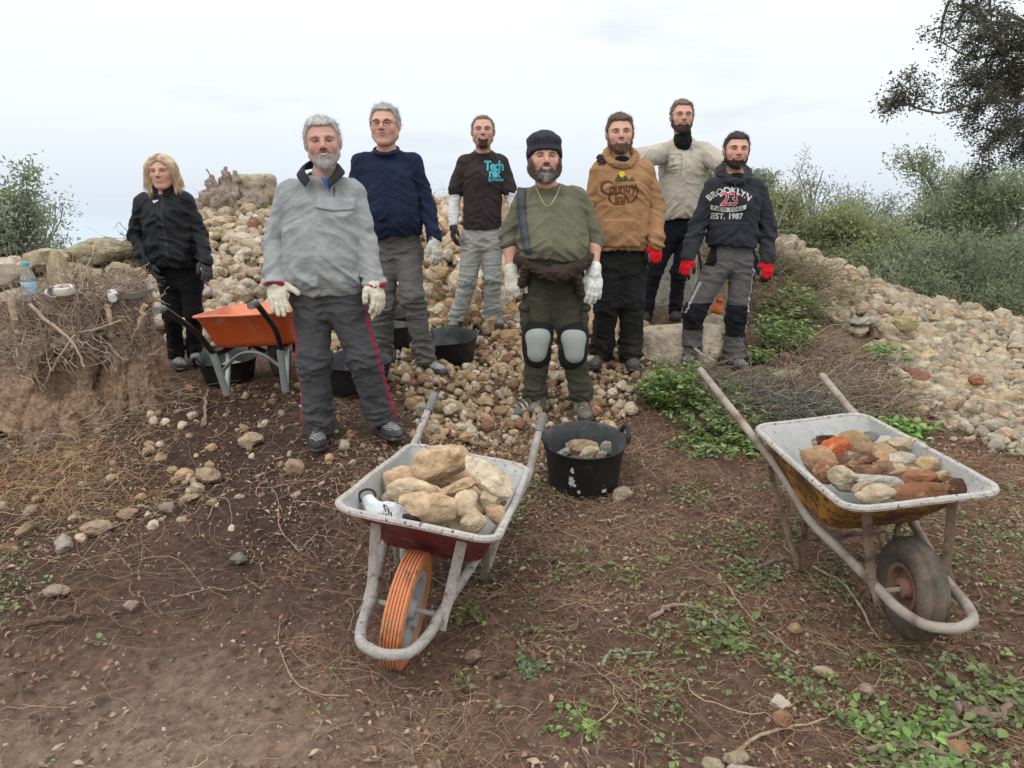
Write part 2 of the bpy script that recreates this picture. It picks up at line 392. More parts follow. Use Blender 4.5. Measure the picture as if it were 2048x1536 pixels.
def eulR(rng, flat=.5):
    a = rng.uniform(0, 2*pi); t = rng.normal(0, flat); u = rng.normal(0, flat)
    return np.array(Matrix.Rotation(a, 3, 'Z') @ Matrix.Rotation(t, 3, 'X') @ Matrix.Rotation(u, 3, 'Y'))
_rm = {}
def rock_mesh(v, sub, ang, rough):
    k = (v, sub, ang, rough)
    if k not in _rm:
        V, F = rock_shape(v*7+3, sub, ang, rough); o = mkmesh('rock', V, F, ROCKM, col=(1, 1, 1), smooth=True)
        try: o.data.set_sharp_from_angle(angle=radians(32))
        except Exception: pass
        _rm[k] = o.data; bpy.data.objects.remove(o)
    return _rm[k]
def rock(pos, size, R, col, v, sub=3, ang=.8, rough=.05, name='rock', label=None, group=None, cat='rock', sc=(1, 1, 1), m=None, parent=None):
    me = rock_mesh(v, sub, ang, rough)
    o = bpy.data.objects.new(name, me); COL.objects.link(o)
    o.matrix_world = Matrix.Translation(Vector([float(a) for a in pos])) @ Matrix(R.tolist()).to_4x4() @ Matrix.Diagonal((size*sc[0], size*sc[1], size*sc[2], 1))
    o.color = (*[float(min(1, max(0, c))) for c in col], 1)
    if m: o.material_slots[0].link = 'OBJECT'; o.material_slots[0].material = m
    return tag(o, label, cat, group)
TANS = [(.52, .42, .31), (.57, .48, .37), (.46, .36, .25), (.60, .53, .43), (.48, .37, .27), (.54, .42, .28)]
ORNG = [(.46, .33, .20), (.53, .40, .26), (.40, .28, .17), (.57, .46, .33), (.48, .31, .18), (.58, .50, .38)]
GREY = [(.44, .355, .25), (.50, .415, .30), (.38, .315, .235), (.54, .46, .34), (.46, .345, .225), (.52, .395, .25), (.44, .385, .31)]
REDD = (.26, .13, .085)
# rubble is sampled over the terrain, densest where the photo shows the heap
rng = np.random.default_rng(11); items = []
def inzone(px, py, poly):
    c = np.zeros(len(px), bool); n = len(poly)
    for i in range(n):
        x0, y0 = poly[i]; x1, y1 = poly[(i+1) % n]; m = (y0 > py) != (y1 > py)
        c ^= m & (px < (x1-x0)*(py-y0)/((y1-y0) or 1e-9)+x0)
    return c
ZONES = [  # polygon in the photo's pixels, count per try, size range (radius m), palette, angularity
    ('left slope', [(395, 395), (700, 385), (900, 392), (900, 470), (1250, 395), (1250, 480), (700, 480), (640, 640), (400, 700), (330, 640), (300, 560), (395, 470)], 2700, (.034, .125), TANS, .85, (6.2, 9.8)),
    ('centre slope', [(840, 400), (1260, 400), (1300, 640), (1200, 690), (860, 660), (800, 620), (740, 560)], 1500, (.045, .15), ORNG, .85, (6.0, 9.6)),
    ('gravel', [(640, 600), (1000, 640), (1230, 690), (1320, 760), (1240, 860), (1090, 850), (980, 900), (840, 880), (800, 760), (620, 740)], 3300, (.012, .062), ORNG, .9, (3.9, 6.9)),
    ('right slope', [(1470, 430), (1540, 470), (1700, 530), (1900, 600), (2120, 640), (2120, 870), (1980, 850), (1850, 800), (1780, 700), (1640, 640), (1560, 560)], 2900, (.042, .12), GREY, .85, (4.4, 8.9)),
    ('right gravel', [(1760, 640), (1990, 700), (2110, 780), (2110, 930), (1990, 900), (1850, 830), (1790, 740)], 1700, (.026, .075), GREY, .85, (4.0, 7.0)),
    ('left bank', [(0, 540), (300, 530), (340, 640), (330, 700), (0, 700), (-60, 620)], 420, (.05, .13), TANS, .6, (5.8, 8.2)),
    ('soil stones', [(300, 760), (900, 760), (900, 960), (0, 1120), (-50, 860)], 260, (.012, .055), ORNG, .7, (2.4, 5.2)),
    ('path gravel', [(860, 830), (1100, 830), (1250, 860), (1080, 960), (850, 900)], 800, (.008, .026), ORNG, .9, (3.2, 4.6)),
]
for zi, (nm, poly, cnt, sz, pal, ang, yr) in enumerate(ZONES):
    got = 0; tries = 0
    while got < cnt and tries < 40:
        tries += 1; n = cnt*4; x = rng.uniform(-6.5, 7.5, n); y = rng.uniform(yr[0], yr[1], n); z = H(x, y)
        px, py, _ = to_px(np.stack([x, y, z], 1)); ok = inzone(px+rng.normal(0, 14, n), py+rng.normal(0, 8, n), poly)
        x, y, z = x[ok], y[ok], z[ok]; k = min(len(x), cnt-got); got += k
        r = sz[0]+(sz[1]-sz[0])*np.where(rng.uniform(size=k) < .72, rng.beta(1.2, 5, k), rng.beta(2.5, 2, k))
        for i in range(k): items.append((x[i], y[i], z[i], r[i], zi))
# thin scatter of small stones everywhere near
n = 24000; x = rng.uniform(-3.4, 3.6, n); y = 1.2+4.8*rng.uniform(0, 1, n)**1.35; keep = rng.uniform(size=n) < .35+.5*(pn(np.stack([x, y, 0*x], 1)*1.2, 4) > 0)
x, y = x[keep], y[keep]; z = H(x, y); r = .003+.015*rng.beta(1, 5.5, len(x))
for i in range(len(x)): items.append((x[i], y[i], z[i], r[i], 8))
items = np.array(items); app = items[:, 3]/np.hypot(items[:, 1], 1.2)
px, py, _ = to_px(items[:, :3]); vis = (px > 0) & (px < 2048) & (py > 0) & (py < 1536)
# stones hidden behind people do not count among the individual ones
for a in ((525, 230, 750, 880), (700, 300, 850, 720), (1010, 270, 1190, 830), (1175, 230, 1320, 720), (1360, 270, 1540, 740), (905, 300, 1010, 640), (265, 300, 410, 720), (385, 600, 590, 760)):
    vis &= ~((px > a[0]) & (px < a[2]) & (py > a[1]) & (py < a[3]))
order = np.argsort(-(app*vis)); ind = order[:285]; indset = np.zeros(len(items), bool); indset[ind] = True
ZL = {0: ('rounded pale tan limestone lying in the slope between the blonde woman and the fleece man', 'stones of the left rubble slope'),
      1: ('broken orange-brown rock in the heap behind the men in the middle', 'stones of the middle heap'),
      2: ('small broken stone underfoot in the gravel round the beanie man', 'larger stones in the gravel underfoot'),
      3: ('grey-beige angular stone on the long rubble bank at right', 'stones of the right rubble bank'),
      4: ('small beige stone at the foot of the rubble bank at right', 'stones at the foot of the right bank'),
      5: ('tan stone in the low bank behind the tree stumps', 'stones of the bank behind the stumps'),
      6: ('clay-stained stone lying on the bare dark soil at left', 'stones on the bare soil'),
      7: ('small broken stone between the handles of the red wheelbarrow', 'stones between the barrow handles'), 8: ('pebble on the soil', 'pebbles on the soil')}
ZN = {0: 'of the rubble behind the orange barrow', 1: 'of the heap behind the middle men', 2: 'of the gravel round the beanie man', 3: 'of the right rubble bank', 4: 'of the right bank foot', 5: 'of the bank behind the stumps', 6: 'of the dark soil at left', 7: 'of the gravel by the red barrow', 8: 'of the open soil'}
for i in ind:
    x, y, z, r, zi = items[i]; zi = int(zi); Zn = ZONES[zi] if zi < 8 else ZONES[6]; pal = Zn[4]; c = np.array(pal[rng.integers(len(pal))])*rng.uniform(.8, 1.15)
    if rng.uniform() < .03: c = np.array(REDD)
    qx, qy, _ = to_px([[x, y, z]]); qx, qy = qx[0], qy[0]; ord_ = sorted(ind[items[ind, 4] == zi], key=lambda j: items[j, 1]); t_ = ord_.index(i)/max(1, len(ord_)-1)
    xs_ = np.sort(px[ind][items[ind, 4] == zi]); tx = np.searchsorted(xs_, qx)/max(1, len(xs_)-1)
    hue = 'reddish' if c[0] > 1.75*c[1] else 'pale' if c.sum() > 1.12 else 'orange-tan' if c[0] > 1.7*c[2] and c.sum() > .75 else 'dark' if c.sum() < .72 else 'grey-tan'
    sz_ = 'huge' if r > .095 else 'large' if r > .078 else 'mid-sized' if r > .06 else 'small'
    lb = '%s %s stone %s, %s %s' % (hue, sz_, ('nearest the camera', 'lower down', 'higher up', 'near the top')[min(3, int(t_*4))], ('far left', 'left part', 'middle', 'right part', 'far right')[min(4, int(tx*5))], ZN[zi])
    rock((x, y, z+r*rng.uniform(.15, .5)), r, eulR(rng), c, int(rng.integers(14)), 3, Zn[5], .05, 'rock', lb, ZL[zi][1])
rest = items[~indset]; Vs = []; Fs = []; Cs = []; base = 0; VAR = {}
for sub, ang in ((2, .45), (2, .85), (1, .9)): VAR[(sub, ang)] = [rock_shape(500+v, sub, ang, .06) for v in range(10)]
for x, y, z, r, zi in rest:
    zi = int(zi); big = r > .017; rounded = zi in (0, 5); key = (2, .45 if rounded else .85) if big else (1, .9); V, F = VAR[key][rng.integers(10)]; pal = (TANS, ORNG, ORNG, GREY, GREY, TANS, ORNG, ORNG, ORNG)[zi]
    c = np.array(pal[rng.integers(len(pal))])*rng.uniform(.7, 1.2); 
    if rng.uniform() < .03: c = np.array(REDD)
    if zi == 8: c = np.array((.24, .175, .13))*rng.uniform(.5, 1.6) if rng.uniform() < .6 else np.array((.48, .39, .30))*rng.uniform(.7, 1.2)
    V = (V*r)@eulR(rng, .6).T+[x, y, z+r*(rng.uniform(.0, .4) if zi in (6, 7, 8) else rng.uniform(.1, 1.0))]; Vs.append(V); Fs.append(F+base); base += len(V); Cs.append(np.tile(c, (len(V), 1)))
lr = mkmesh('loose_rubble', np.concatenate(Vs), np.concatenate(Fs), ROCKM, col=np.clip(np.concatenate(Cs), 0, 1), smooth=False); tag(lr, kind='stuff')
# ---- named big stones -------------------------------------------------------------
def big(px, py, D, w, h, col, v, label, name='boulder', ang=.75, rough=.07, dz=0, rot=0, group=None, yd=.8, tilt=0, zoff=None):
    """stone whose middle shows at (px,py); w,h in photo pixels"""
    c = P(px, py, D); k = (D*.97+(CAM_H-c[2])*.24)/FPX; R = np.array(Matrix.Rotation(radians(tilt), 3, 'Y') @ Matrix.Rotation(radians(rot), 3, 'Z'))
    V, F = rock_shape(v*7+3, 3, ang, rough); slab = name in ('stone_block', 'stone_slab') or v == 12 and D > 8.9; e = (V@R.T).max(0)-(V@R.T).min(0); e = e/2
    if slab:
        D_, F4 = ICO[4]; rr = (np.abs(D_/[1, .9, 1])**7).sum(1)**(-1/7); V = D_*rr[:, None]*[1, .9, 1]; V *= (1+.10*fbm(D_*1.5+v, 4, 2)[:, None]-.05*np.maximum(0, pn(D_*5+v, 3))[:, None]); V[:, 0] += .10*V[:, 2]*(1 if name == 'stone_block' else .3)
        o = mkmesh(name, V*[w*k/2, w*k/2*yd, h*k/2]@np.array(Matrix.Rotation(radians(tilt), 3, 'Y')).T, F4, ROCKM, col=(1, 1, 1)); o.location = tuple(c); o.color = (*col, 1); return tag(o, label, 'stone slab' if name != 'boulder' else 'boulder')
    return rock(c+[0, 0, dz], 1, np.array(Matrix.Rotation(radians(tilt), 3, 'Y')), col, v, 4 if w > 90 else 3, ang, rough, name, label, group, cat='boulder' if name == 'boulder' else 'rock', sc=(w*k/2/(V[:, 0].max()-V[:, 0].min())*2, w*k/2*yd/(V[:, 1].max()-V[:, 1].min())*2, h*k/2/(V[:, 2].max()-V[:, 2].min())*2))
BT = (.42, .35, .24)
for a in ((88, 522, 7.1, 110, 60, BT, 1, 'flat mossy boulder against the olive tree, behind the water bottle'), (118, 560, 6.7, 60, 120, (.38, .31, .2), 2, 'upright tan boulder between the bottle and the white ring'),
          (195, 510, 7.3, 130, 62, (.38, .33, .22), 3, 'long pale boulder crowning the bank left of the woman'), (165, 555, 6.9, 110, 56, (.33, .26, .17), 4, 'slanting brown boulder under the long pale one'),
          (240, 540, 6.8, 62, 42, (.36, .3, .22), 5, 'grey-tan boulder just left of the woman\'s sleeve'), (130, 556, 6.3, 30, 20, (.46, .36, .28), 6, 'small pinkish stone on the bank behind the white ring'),
          (20, 552, 6.9, 90, 50, (.3, .26, .2), 7, 'dark low boulder at the left edge of the photo'), (32, 600, 5.9, 110, 45, (.4, .34, .26), 8, 'pale flat boulder beside the foot of the bottle'),
          (188, 552, 6.4, 60, 36, (.33, .26, .18), 9, 'brown boulder in the middle of the left bank'), (205, 582, 6.2, 40, 28, (.40, .31, .2), 10, 'ochre stone behind the sawn stump'), (170, 590, 6.2, 40, 26, (.42, .33, .2), 11, 'yellowish stone behind the sawn stump'),
          (508, 376, 9.0, 84, 52, (.44, .37, .27), 12, 'large flat-topped boulder on the crest beside the dead stump'), (500, 408, 8.8, 60, 24, (.42, .33, .24), 13, 'flat slab just below the crest boulder')):
    big(*a[:7], a[7], group=None)
big(1352, 692, 5.85, 172, 82, (.58, .49, .37), 4, 'long pale dressed stone forming the step beside the tan hoodie man', 'stone_block', .95, .04, yd=.55)
big(1330, 555, 6.95, 120, 165, (.46, .43, .38), 6, 'tall pale standing slab behind the tan hoodie man', 'stone_slab', .95, .05, yd=.4)
big(1425, 660, 6.0, 64, 66, (.54, .45, .33), 2, 'pitted pale rock between the legs of the charcoal hoodie man', 'rock', .7, .09)
big(1240, 600, 7.0, 60, 40, (.36, .25, .18), 3, 'brown rock between the beanie man and the standing slab', 'rock', .8)
for a in ((1810, 645, 6.3, 50, 38, (.42, .35, .19), 5, 'yellowish block on the right bank beside the bright green plant'), (1730, 642, 6.5, 56, 24, (.42, .38, .31), 6, 'flat pale stone on the right bank left of the green plant'),
          (1920, 660, 6.8, 34, 40, (.4, .36, .31), 7, 'upright grey stone high on the right bank'), (1758, 624, 6.9, 40, 20, (.30, .16, .11), 8, 'reddish brown stone high on the right bank'),
          (1578, 755, 5.3, 58, 36, (.38, .30, .22), 9, 'flat tan rock leaning in the dead brushwood'), (1604, 768, 5.1, 42, 28, (.44, .38, .3), 10, 'pale block beside the left handle tip of the yellow barrow'), (1648, 772, 5.1, 46, 30, (.42, .34, .26), 11, 'pale lumpy rock behind the far handle of the yellow barrow'),
          (1570, 713, 5.7, 20, 14, REDD, 12, 'small brick-red stone in front of the leafy plant'), (1952, 762, 5.4, 34, 22, (.34, .15, .09), 13, 'rust-red stone in the right rubble'), (1990, 830, 4.75, 60, 50, (.42, .36, .29), 1, 'large grey-white rock at the foot of the right bank'),
          (410, 912, 3.75, 58, 40, (.40, .29, .20), 2, 'crumbly tan rock on the soil left of the fleece man'), (497, 853, 4.15, 50, 34, (.46, .35, .24), 3, 'pale crumbly rock on the dark soil in front of the orange barrow'), (392, 942, 3.6, 34, 26, (.44, .34, .25), 4, 'rounded stone on the soil below the crumbly rock'),
          (588, 908, 3.8, 44, 36, (.40, .29, .2), 5, 'pitted rock just below the fleece man\'s foot'), (372, 960, 3.5, 40, 20, (.42, .32, .22), 6, 'flat oval stone on the dark soil'), (250, 970, 3.4, 42, 20, (.36, .24, .17), 7, 'brown flat stone among the dry twigs at left'),
          (116, 1018, 3.1, 42, 44, (.40, .34, .29), 8, 'pointed grey stone in the dry straw at left'), (330, 968, 3.4, 40, 26, (.30, .24, .19), 9, 'dark grey stone in the leaf litter at left'), (470, 1035, 3.0, 38, 26, (.22, .19, .16), 10, 'dark pointed stone alone on the bare soil'),
          (100, 1102, 2.75, 50, 22, (.36, .28, .21), 11, 'flat stone near the left edge under the straw'), (248, 1130, 2.65, 28, 18, (.38, .28, .22), 12, 'small pale stone alone in the middle of the soil'), (185, 1000, 3.25, 60, 24, (.38, .27, .19), 13, 'long tan stone behind the pointed grey stone'),
          (1243, 955, 3.75, 40, 48, (.46, .38, .26), 1, 'yellowish rock touching the right side of the black bucket'), (1232, 1278, 0, 0, 0, 0, 0, ''), (942, 1216, 2.33, 42, 30, (.22, .14, .11), 3, 'dark angular stone right of the orange tyre'),
          (1435, 1430, 1.80, 46, 50, (.40, .33, .23), 5, 'double-lobed yellowish stone in the weeds at bottom'), (1482, 1408, 1.83, 50, 32, (.34, .27, .19), 6, 'pitted brown stone beside the double-lobed one'), (1500, 1446, 1.77, 92, 26, (.46, .40, .32), 7, 'long white flat stone at the bottom of the photo'),
          (1571, 1294, 2.07, 42, 26, (.50, .42, .34), 8, 'pale flat stone in the open soil below the yellow barrow'), (1663, 1222, 2.25, 38, 26, (.42, .32, .23), 9, 'pale stone left of the yellow barrow\'s wheel'), (1750, 1256, 2.15, 32, 32, (.36, .27, .21), 10, 'brown round stone by the front loop of the yellow barrow'),
          (1602, 1152, 2.5, 34, 24, (.34, .22, .14), 11, 'clay-caked stone under the leg of the yellow barrow'), (1935, 1386, 1.88, 44, 30, (.36, .2, .11), 12, 'rusty orange stone in the weeds at lower right'), (1575, 1340, 1.98, 44, 40, (.30, .17, .10), 13, 'crumbling orange clod in the weeds'),
          (1560, 1500, 1.7, 60, 26, (.30, .20, .14), 1, 'low clay-coloured stone at the bottom edge'), (442, 1490, 1.7, 40, 22, (.22, .075, .05), 2, 'brick-red pebble at the bottom left'), (1160, 1465, 1.75, 44, 34, (.33, .26, .2), 3, 'grey stone at the bottom middle'), (865, 1432, 1.8, 40, 26, (.30, .2, .14), 4, 'earthy stone left of bottom middle'),
          (1370, 1520, 1.66, 56, 40, (.34, .27, .21), 6, 'dull grey stone at the bottom edge under the pale weeds')):
    if not a[2]: continue
    o = big(*a[:7], a[7], 'rock', .8, .09); p_ = o.location; g_ = Hs(p_.x, p_.y)
    if a[2] < 5.2: o.location.z = max(o.location.z, g_+.004) if o.location.z < g_+.06 else g_+.03
# ================================================================ people
SKIN = mat('skin', (1, 1, 1), .55, use_attr=True, var=.06, vscale=30, bump=.15, bscale=140, bdist=.002, coord='Object', spec=.35)
HAIRM = mat('hair', (1, 1, 1), .7, use_attr=True, var=.35, vscale=120, bump=.9, bscale=160, bdist=.006, coord='Object', spec=.3)
CLOTH = mat('cloth', (1, 1, 1), .92, use_attr=True, var=.16, vscale=9, bump=.75, bscale=24, bdist=.014, bdetail=8, coord='Object', spec=.12, sheen=.04)
FLEECE = mat('fleece', (1, 1, 1), .97, use_attr=True, var=.14, vscale=16, bump=.8, bscale=30, bdist=.012, bdetail=9, coord='Object', spec=.1, sheen=.2)
NYLON = mat('nylon', (1, 1, 1), .6, use_attr=True, var=.10, vscale=12, bump=.3, bscale=40, bdist=.004, coord='Object', spec=.22)
LEATH = mat('glove leather', (1, 1, 1), .8, use_attr=True, var=.22, vscale=35, bump=.6, bscale=90, bdist=.004, coord='Object', spec=.3, spot=(.22, .16, .11), spot_scale=18, spot_lo=.6, spot_hi=.72)
RUBBER = mat('black rubber sole', (.03, .03, .03), .8, var=.3, vscale=30, coord='Object', spot=(.16, .10, .07), spot_scale=25, spot_lo=.5, spot_hi=.62)
GLASSM = mat('spectacle frame', (.04, .03, .03), .35)
def catm(pts, per=6):
    p = [np.array(q, float) for q in pts]; p = [2*p[0]-p[1]]+p+[2*p[-1]-p[-2]]; o = []
    for i in range(1, len(p)-2):
        for k in range(per):
            t = k/per; o.append(.5*((2*p[i])+(-p[i-1]+p[i+1])*t+(2*p[i-1]-5*p[i]+4*p[i+1]-p[i+2])*t*t+(-p[i-1]+3*p[i]-3*p[i+1]+p[i+2])*t**3))
    o.append(p[-2]); return o
def hframe(yaw, tilt, nod):
    """head axes: columns x (viewer right), f (forward), z (up); yaw to the viewer's right, tilt clockwise, nod down"""
    f = np.array([sin(radians(yaw)), -cos(radians(yaw)), 0]); x = np.array([cos(radians(yaw)), sin(radians(yaw)), 0]); z = np.array([0, 0, 1.])
    a = radians(nod); f, z = f*cos(a)-z*sin(a), z*cos(a)+f*sin(a)
    a = radians(tilt); x, z = x*cos(a)-z*sin(a), z*cos(a)+x*sin(a)
    return np.stack([x, f, z], 1)
def head_sdf(F, c, R, s, o):
    """adds a head; o: options"""
    def p(x, f, z): return c+R@(np.array([x, f, z])*s)
    wj = o.get('jaw', 1.0); fat = o.get('fat', 0.0)
    F.ell(p(0, -.012, .030), np.array([.081, .096, .084])*s, R, .0)
    F.ell(p(0, .022, -.020), np.array([.068+fat*.5, .068, .088])*s, R, .02*s)
    for sg in (-1, 1):
        F.cone(p(sg*.050*wj, .0, -.050), p(sg*.017, .055, -.092), .027*s+fat*.6, .022*s, .02*s)
        F.ell(p(sg*.040, .056, -.022), np.array([.024, .022, .022])*s*(1+fat*4), R, .018*s)      # cheeks
        F.cone(p(sg*.014, .082, .026), p(sg*.046, .066, .026), .0095*s, .009*s, .014*s)          # brow
    F.ell(p(0, .060, -.094), np.array([.022, .020, .017])*s, R, .018*s)                            # chin
    F.ell(p(0, .068, -.052), np.array([.032, .022, .026])*s, R, .016*s)                            # muzzle
    for sg in (-1, 1): F.ell(p(sg*.031, .090, .006), np.array([.0155, .014, .010])*s, R, .010*s, 'sub')
    for sg in (-1, 1): F.ell(p(sg*.031, .071, .005), np.array([.014, .0125, .0115])*s, R, .004*s)
    nl = o.get('nose', 1.0)
    F.cone(p(0, .083, .014), p(0, .083+.024*nl, -.022), .0085*s, .0115*s, .010*s)
    for sg in (-1, 1): F.ell(p(sg*.0115, .090+.004*nl, -.027), np.array([.0085, .011, .0075])*s, R, .006*s)
    if o.get('mous'): F.cone(p(-.026, .078, -.046), p(0, .091, -.039), .006*s, .007*s, .006*s); F.cone(p(.026, .078, -.046), p(0, .091, -.039), .006*s, .007*s, .006*s)
    F.ell(p(0, .0885, -.0455), np.array([.021, .0085, .0045])*s, R, .004*s)
    F.ell(p(0, .0865, -.0585), np.array([.018, .0085, .0058])*s, R, .004*s)
    if o.get('smile'): F.ell(p(0, .097, -.0525), np.array([.017, .009, .0030])*s, R, .003*s, 'sub')
    if not o.get('noears'):
        for sg in (-1, 1):
            F.ell(p(sg*.078, -.008, -.004), np.array([.008, .017, .029])*s, R, .008*s)
            F.ell(p(sg*.086, -.010, .002), np.array([.006, .017, .024])*s, R, .005*s)
            F.ell(p(sg*.090, -.004, .000), np.array([.005, .009, .014])*s, R, .004*s, 'sub')
def local(V, c, R, s): return ((V-c)@R)/s
def beard_mask(q, style):
    x, f, z = q[:, 0], q[:, 1], q[:, 2]; ax = np.abs(x)
    n = pn(q*60, 3)*.004
    lips = (x/.027)**2+((z+.0535-9*x*x)/.0125)**2
    line = np.interp(ax, [0, .012, .03, .045, .06, .075, .1], [-.036, -.036, -.047, -.062, -.050, .004, .010])
    m = sst(0, .006, line-z+n)*sst(-.03, -.005, f)
    if style == 'goatee': m = m*sst(.042, .030, ax)
    m = m*sst(.85, 1.25, lips); m = m*sst(-.150, -.135, z)
    return m
def head_color(V, c, R, s, o):
    q = local(V, c, R, s); x, f, z = q.T; ax = np.abs(x); sk = np.array(o.get('skin', (.62, .37, .28)))
    C = np.tile(sk, (len(V), 1))
    def mixp(col, m): nonlocal C; C = C*(1-m[:, None])+np.array(col)*m[:, None]
    red = np.exp(-(((ax-.040)/.022)**2+((z+.022)/.020)**2))*(f > .02)+.8*np.exp(-((x/.014)**2+((z+.018)/.02)**2))*(f > .07)
    mixp(sk*[.98, .66, .63], np.clip(red*.6, 0, 1))
    mixp(sk*[.62, .50, .46], .60*np.exp(-(((ax-.031)/.020)**2+((z-.010)/.013)**2))*(f > .04))  # eye-socket shade painted into the skin colour
    if o.get('stubble'): mixp(o['stubble'], beard_mask(q, 'full')*o.get('stubk', .55))
    zc = -.0535+7*x*x
    if o.get('smile'): zc = -.0545+11*x*x
    fr = (f > .055).astype(float)
    if o.get('mous'): mixp(o['mous'], sst(1.25, .8, (x/.034)**2+((z+.0415+.0065*(ax/.03)**2)/.0085)**2)*fr*.9)
    lip = sst(1.25, .85, (x/.025)**2+((z-zc)/.0085)**2)*fr; mixp(sk*[.72, .42, .42], lip*.8)
    if o.get('smile'): mixp((.70, .62, .54), sst(1.2, .8, (x/.021)**2+((z-zc-.001)/.0038)**2)*fr)
    else: mixp((.14, .05, .04), sst(1.2, .7, (x/.022)**2+((z-zc)/.0016)**2)*fr*.8)
    sq = max(.72, o.get('squint', .8))
    ey = sst(1.3, .8, ((ax-.031)/.0155)**2+((z-.0065)/(.0066*sq))**2)*fr; mixp((.06, .035, .028), ey)
    mixp((.62, .56, .52), sst(1.2, .8, ((ax-.031)/.0115)**2+((z-.0050)/(.0030*sq))**2)*fr*.3)
    mixp(o.get('iris', (.05, .03, .02)), sst(1.2, .8, ((ax-.031)/.0052)**2+((z-.006)/(.0052*sq))**2)*fr)
    bz = .0255-25*(ax-.030)**2+.08*(ax-.03)
    mixp(o.get('brow', (.07, .045, .03)), sst(1.3, .7, ((ax-.033)/.0195)**2+((z-bz)/.0058)**2)*fr*o.get('browk', .95))
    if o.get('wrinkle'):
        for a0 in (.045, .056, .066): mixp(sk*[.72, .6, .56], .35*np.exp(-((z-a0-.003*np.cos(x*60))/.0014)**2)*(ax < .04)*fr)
    mixp((.08, .03, .02), sst(1.4, .6, ((ax-.0085)/.0045)**2+((z+.0335)/.0025)**2)*fr*.8)  # shade of the nostrils painted dark under the nose
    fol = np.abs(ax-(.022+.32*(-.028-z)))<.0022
    mixp(sk*[.7, .55, .52], (fol & (z < -.026) & (z > -.062)).astype(float)*fr*.45)  # shadow of the folds beside the mouth, painted as darker lines
    return np.clip(C, 0, 1)
def hair_mask(q, o):
    x, f, z = q[:, 0], q[:, 1], q[:, 2]; ax = np.abs(x)
    n = pn(q*45, 5)*.005; hl = o.get('hline', .075)
    rec = o.get('recede', .012)*np.exp(-((ax-.045)/.018)**2)
    line = np.interp(f, [-.11, -.06, -.03, -.018, .0, .022, .03, .046, .075, .1], [-.075, -.06, -.035, .028, .025, -.012, .03, .055, hl-.004, hl])+rec*(f > .03)
    return sst(-.003, .005, z-line+n)
def shell(o, c, R, s, mask_fn, thick, name, m, parent, org, color, res=.0042, ext=.05, namp=.004, nfreq=26):
    """hair, beard and hats: the head surface pushed out where the mask holds"""
    h = .15*s+ext; F = Field.box(c-h, c+h, res*s)
    oo = dict(o); oo['noears'] = True; oo['smile'] = False; head_sdf(F, c, R, s, oo)
    near = np.argwhere(np.abs(F.F) < thick*1.6+.02); Pn = np.stack([F.x[near[:, 0]], F.y[near[:, 1]], F.z[near[:, 2]]], 1).astype(float)
    q = local(Pn, c, R, s); mk = mask_fn(q); th = -.012+(thick+.012)*mk+namp*mk*fbm(q*nfreq, 2, 8)
    if o.get('topk'): th += o['topk']*mk*sst(.06, .11, q[:, 2])*(1+.6*pn(q*22, 2))
    F.F[near[:, 0], near[:, 1], near[:, 2]] -= th*s
    V, Q = F.mesh(); V = smoothv(V, Q, 1)
    q = local(V, c, R, s); cc = np.array(color)*(1+.35*fbm(q*[60, 30, 25], 2, 4)[:, None]); mkv = mask_fn(q)
    if o.get('hair2') is not None and name == 'hair':
        t = sst(-.02, .05, -q[:, 2]+.03)*.7; cc = cc*(1-t[:, None])+np.array(o['hair2'])*t[:, None]
    if o.get('beard2') is not None and name == 'beard':
        t = np.exp(-((q[:, 0]/.028)**2))*sst(-.06, -.085, q[:, 2])*np.clip(.8+pn(q*50), 0, 1); cc = cc*(1-t[:, None])+np.array(o['beard2'])*t[:, None]
    t = sst(.10, 1.0, mkv)[:, None] if name != 'beanie' else np.ones((len(V), 1)); cc = cc*t+np.array(o.get('skin', (.62, .37, .28)))*.9*(1-t)
    ob = mkmesh(name, V, Q, m, parent, col=np.clip(cc, 0, 1), org=org)
    if name in ('hair', 'beard'):
        ids = np.argwhere(mkv > .6)[:, 0]; rg = np.random.default_rng(len(V)); ids = rg.choice(ids, min(len(ids), 900)); nn = normals(V, Q)[ids]
        dd = nn*.55+(R@np.array([.3 if name == 'hair' else 0, -.2, .25 if name == 'hair' else -1.]))*.8+rg.normal(0, .25, (len(ids), 3))
        strands(name+'_strands', V[ids]-nn*.003, dd, (.020 if name == 'hair' else .012)*s, .0009, cc[ids].mean(0)*1.05, m, ob, org, 2, .3, .3)
    return ob
def strands(name, roots, dirs, L, wd, color, m, parent, org, seg=4, droop=.5, curl=.15):
    n = len(roots); rng = np.random.default_rng(len(name)+n); V = []; Fc = []; p = roots.copy(); d = dirs/np.linalg.norm(dirs, axis=1)[:, None]
    side = np.cross(d, rng.normal(size=(n, 3))); side /= np.linalg.norm(side, axis=1)[:, None]+1e-9
    Ls = L*rng.uniform(.5, 1.2, n); rows = []
    for k in range(seg+1):
        w = wd*(1-k/(seg+.3)); rows.append(np.stack([p-side*w, p+side*w], 1))
        d = d+np.array([0, 0, -droop])/seg+rng.normal(size=(n, 3))*curl/seg; d /= np.linalg.norm(d, axis=1)[:, None]; p = p+d*(Ls/seg)[:, None]
    V = np.stack(rows, 1).reshape(-1, 3); base = np.arange(n)*(2*(seg+1))
    Fc = np.concatenate([np.stack([base+2*k, base+2*k+1, base+2*k+3, base+2*k+2], 1) for k in range(seg)])
    cc = np.repeat(np.array(color)*rng.uniform(.65, 1.3, (n, 1)), 2*(seg+1), 0)
    return mkmesh(name, V, Fc, m, parent, col=np.clip(cc, 0, 1), org=org)
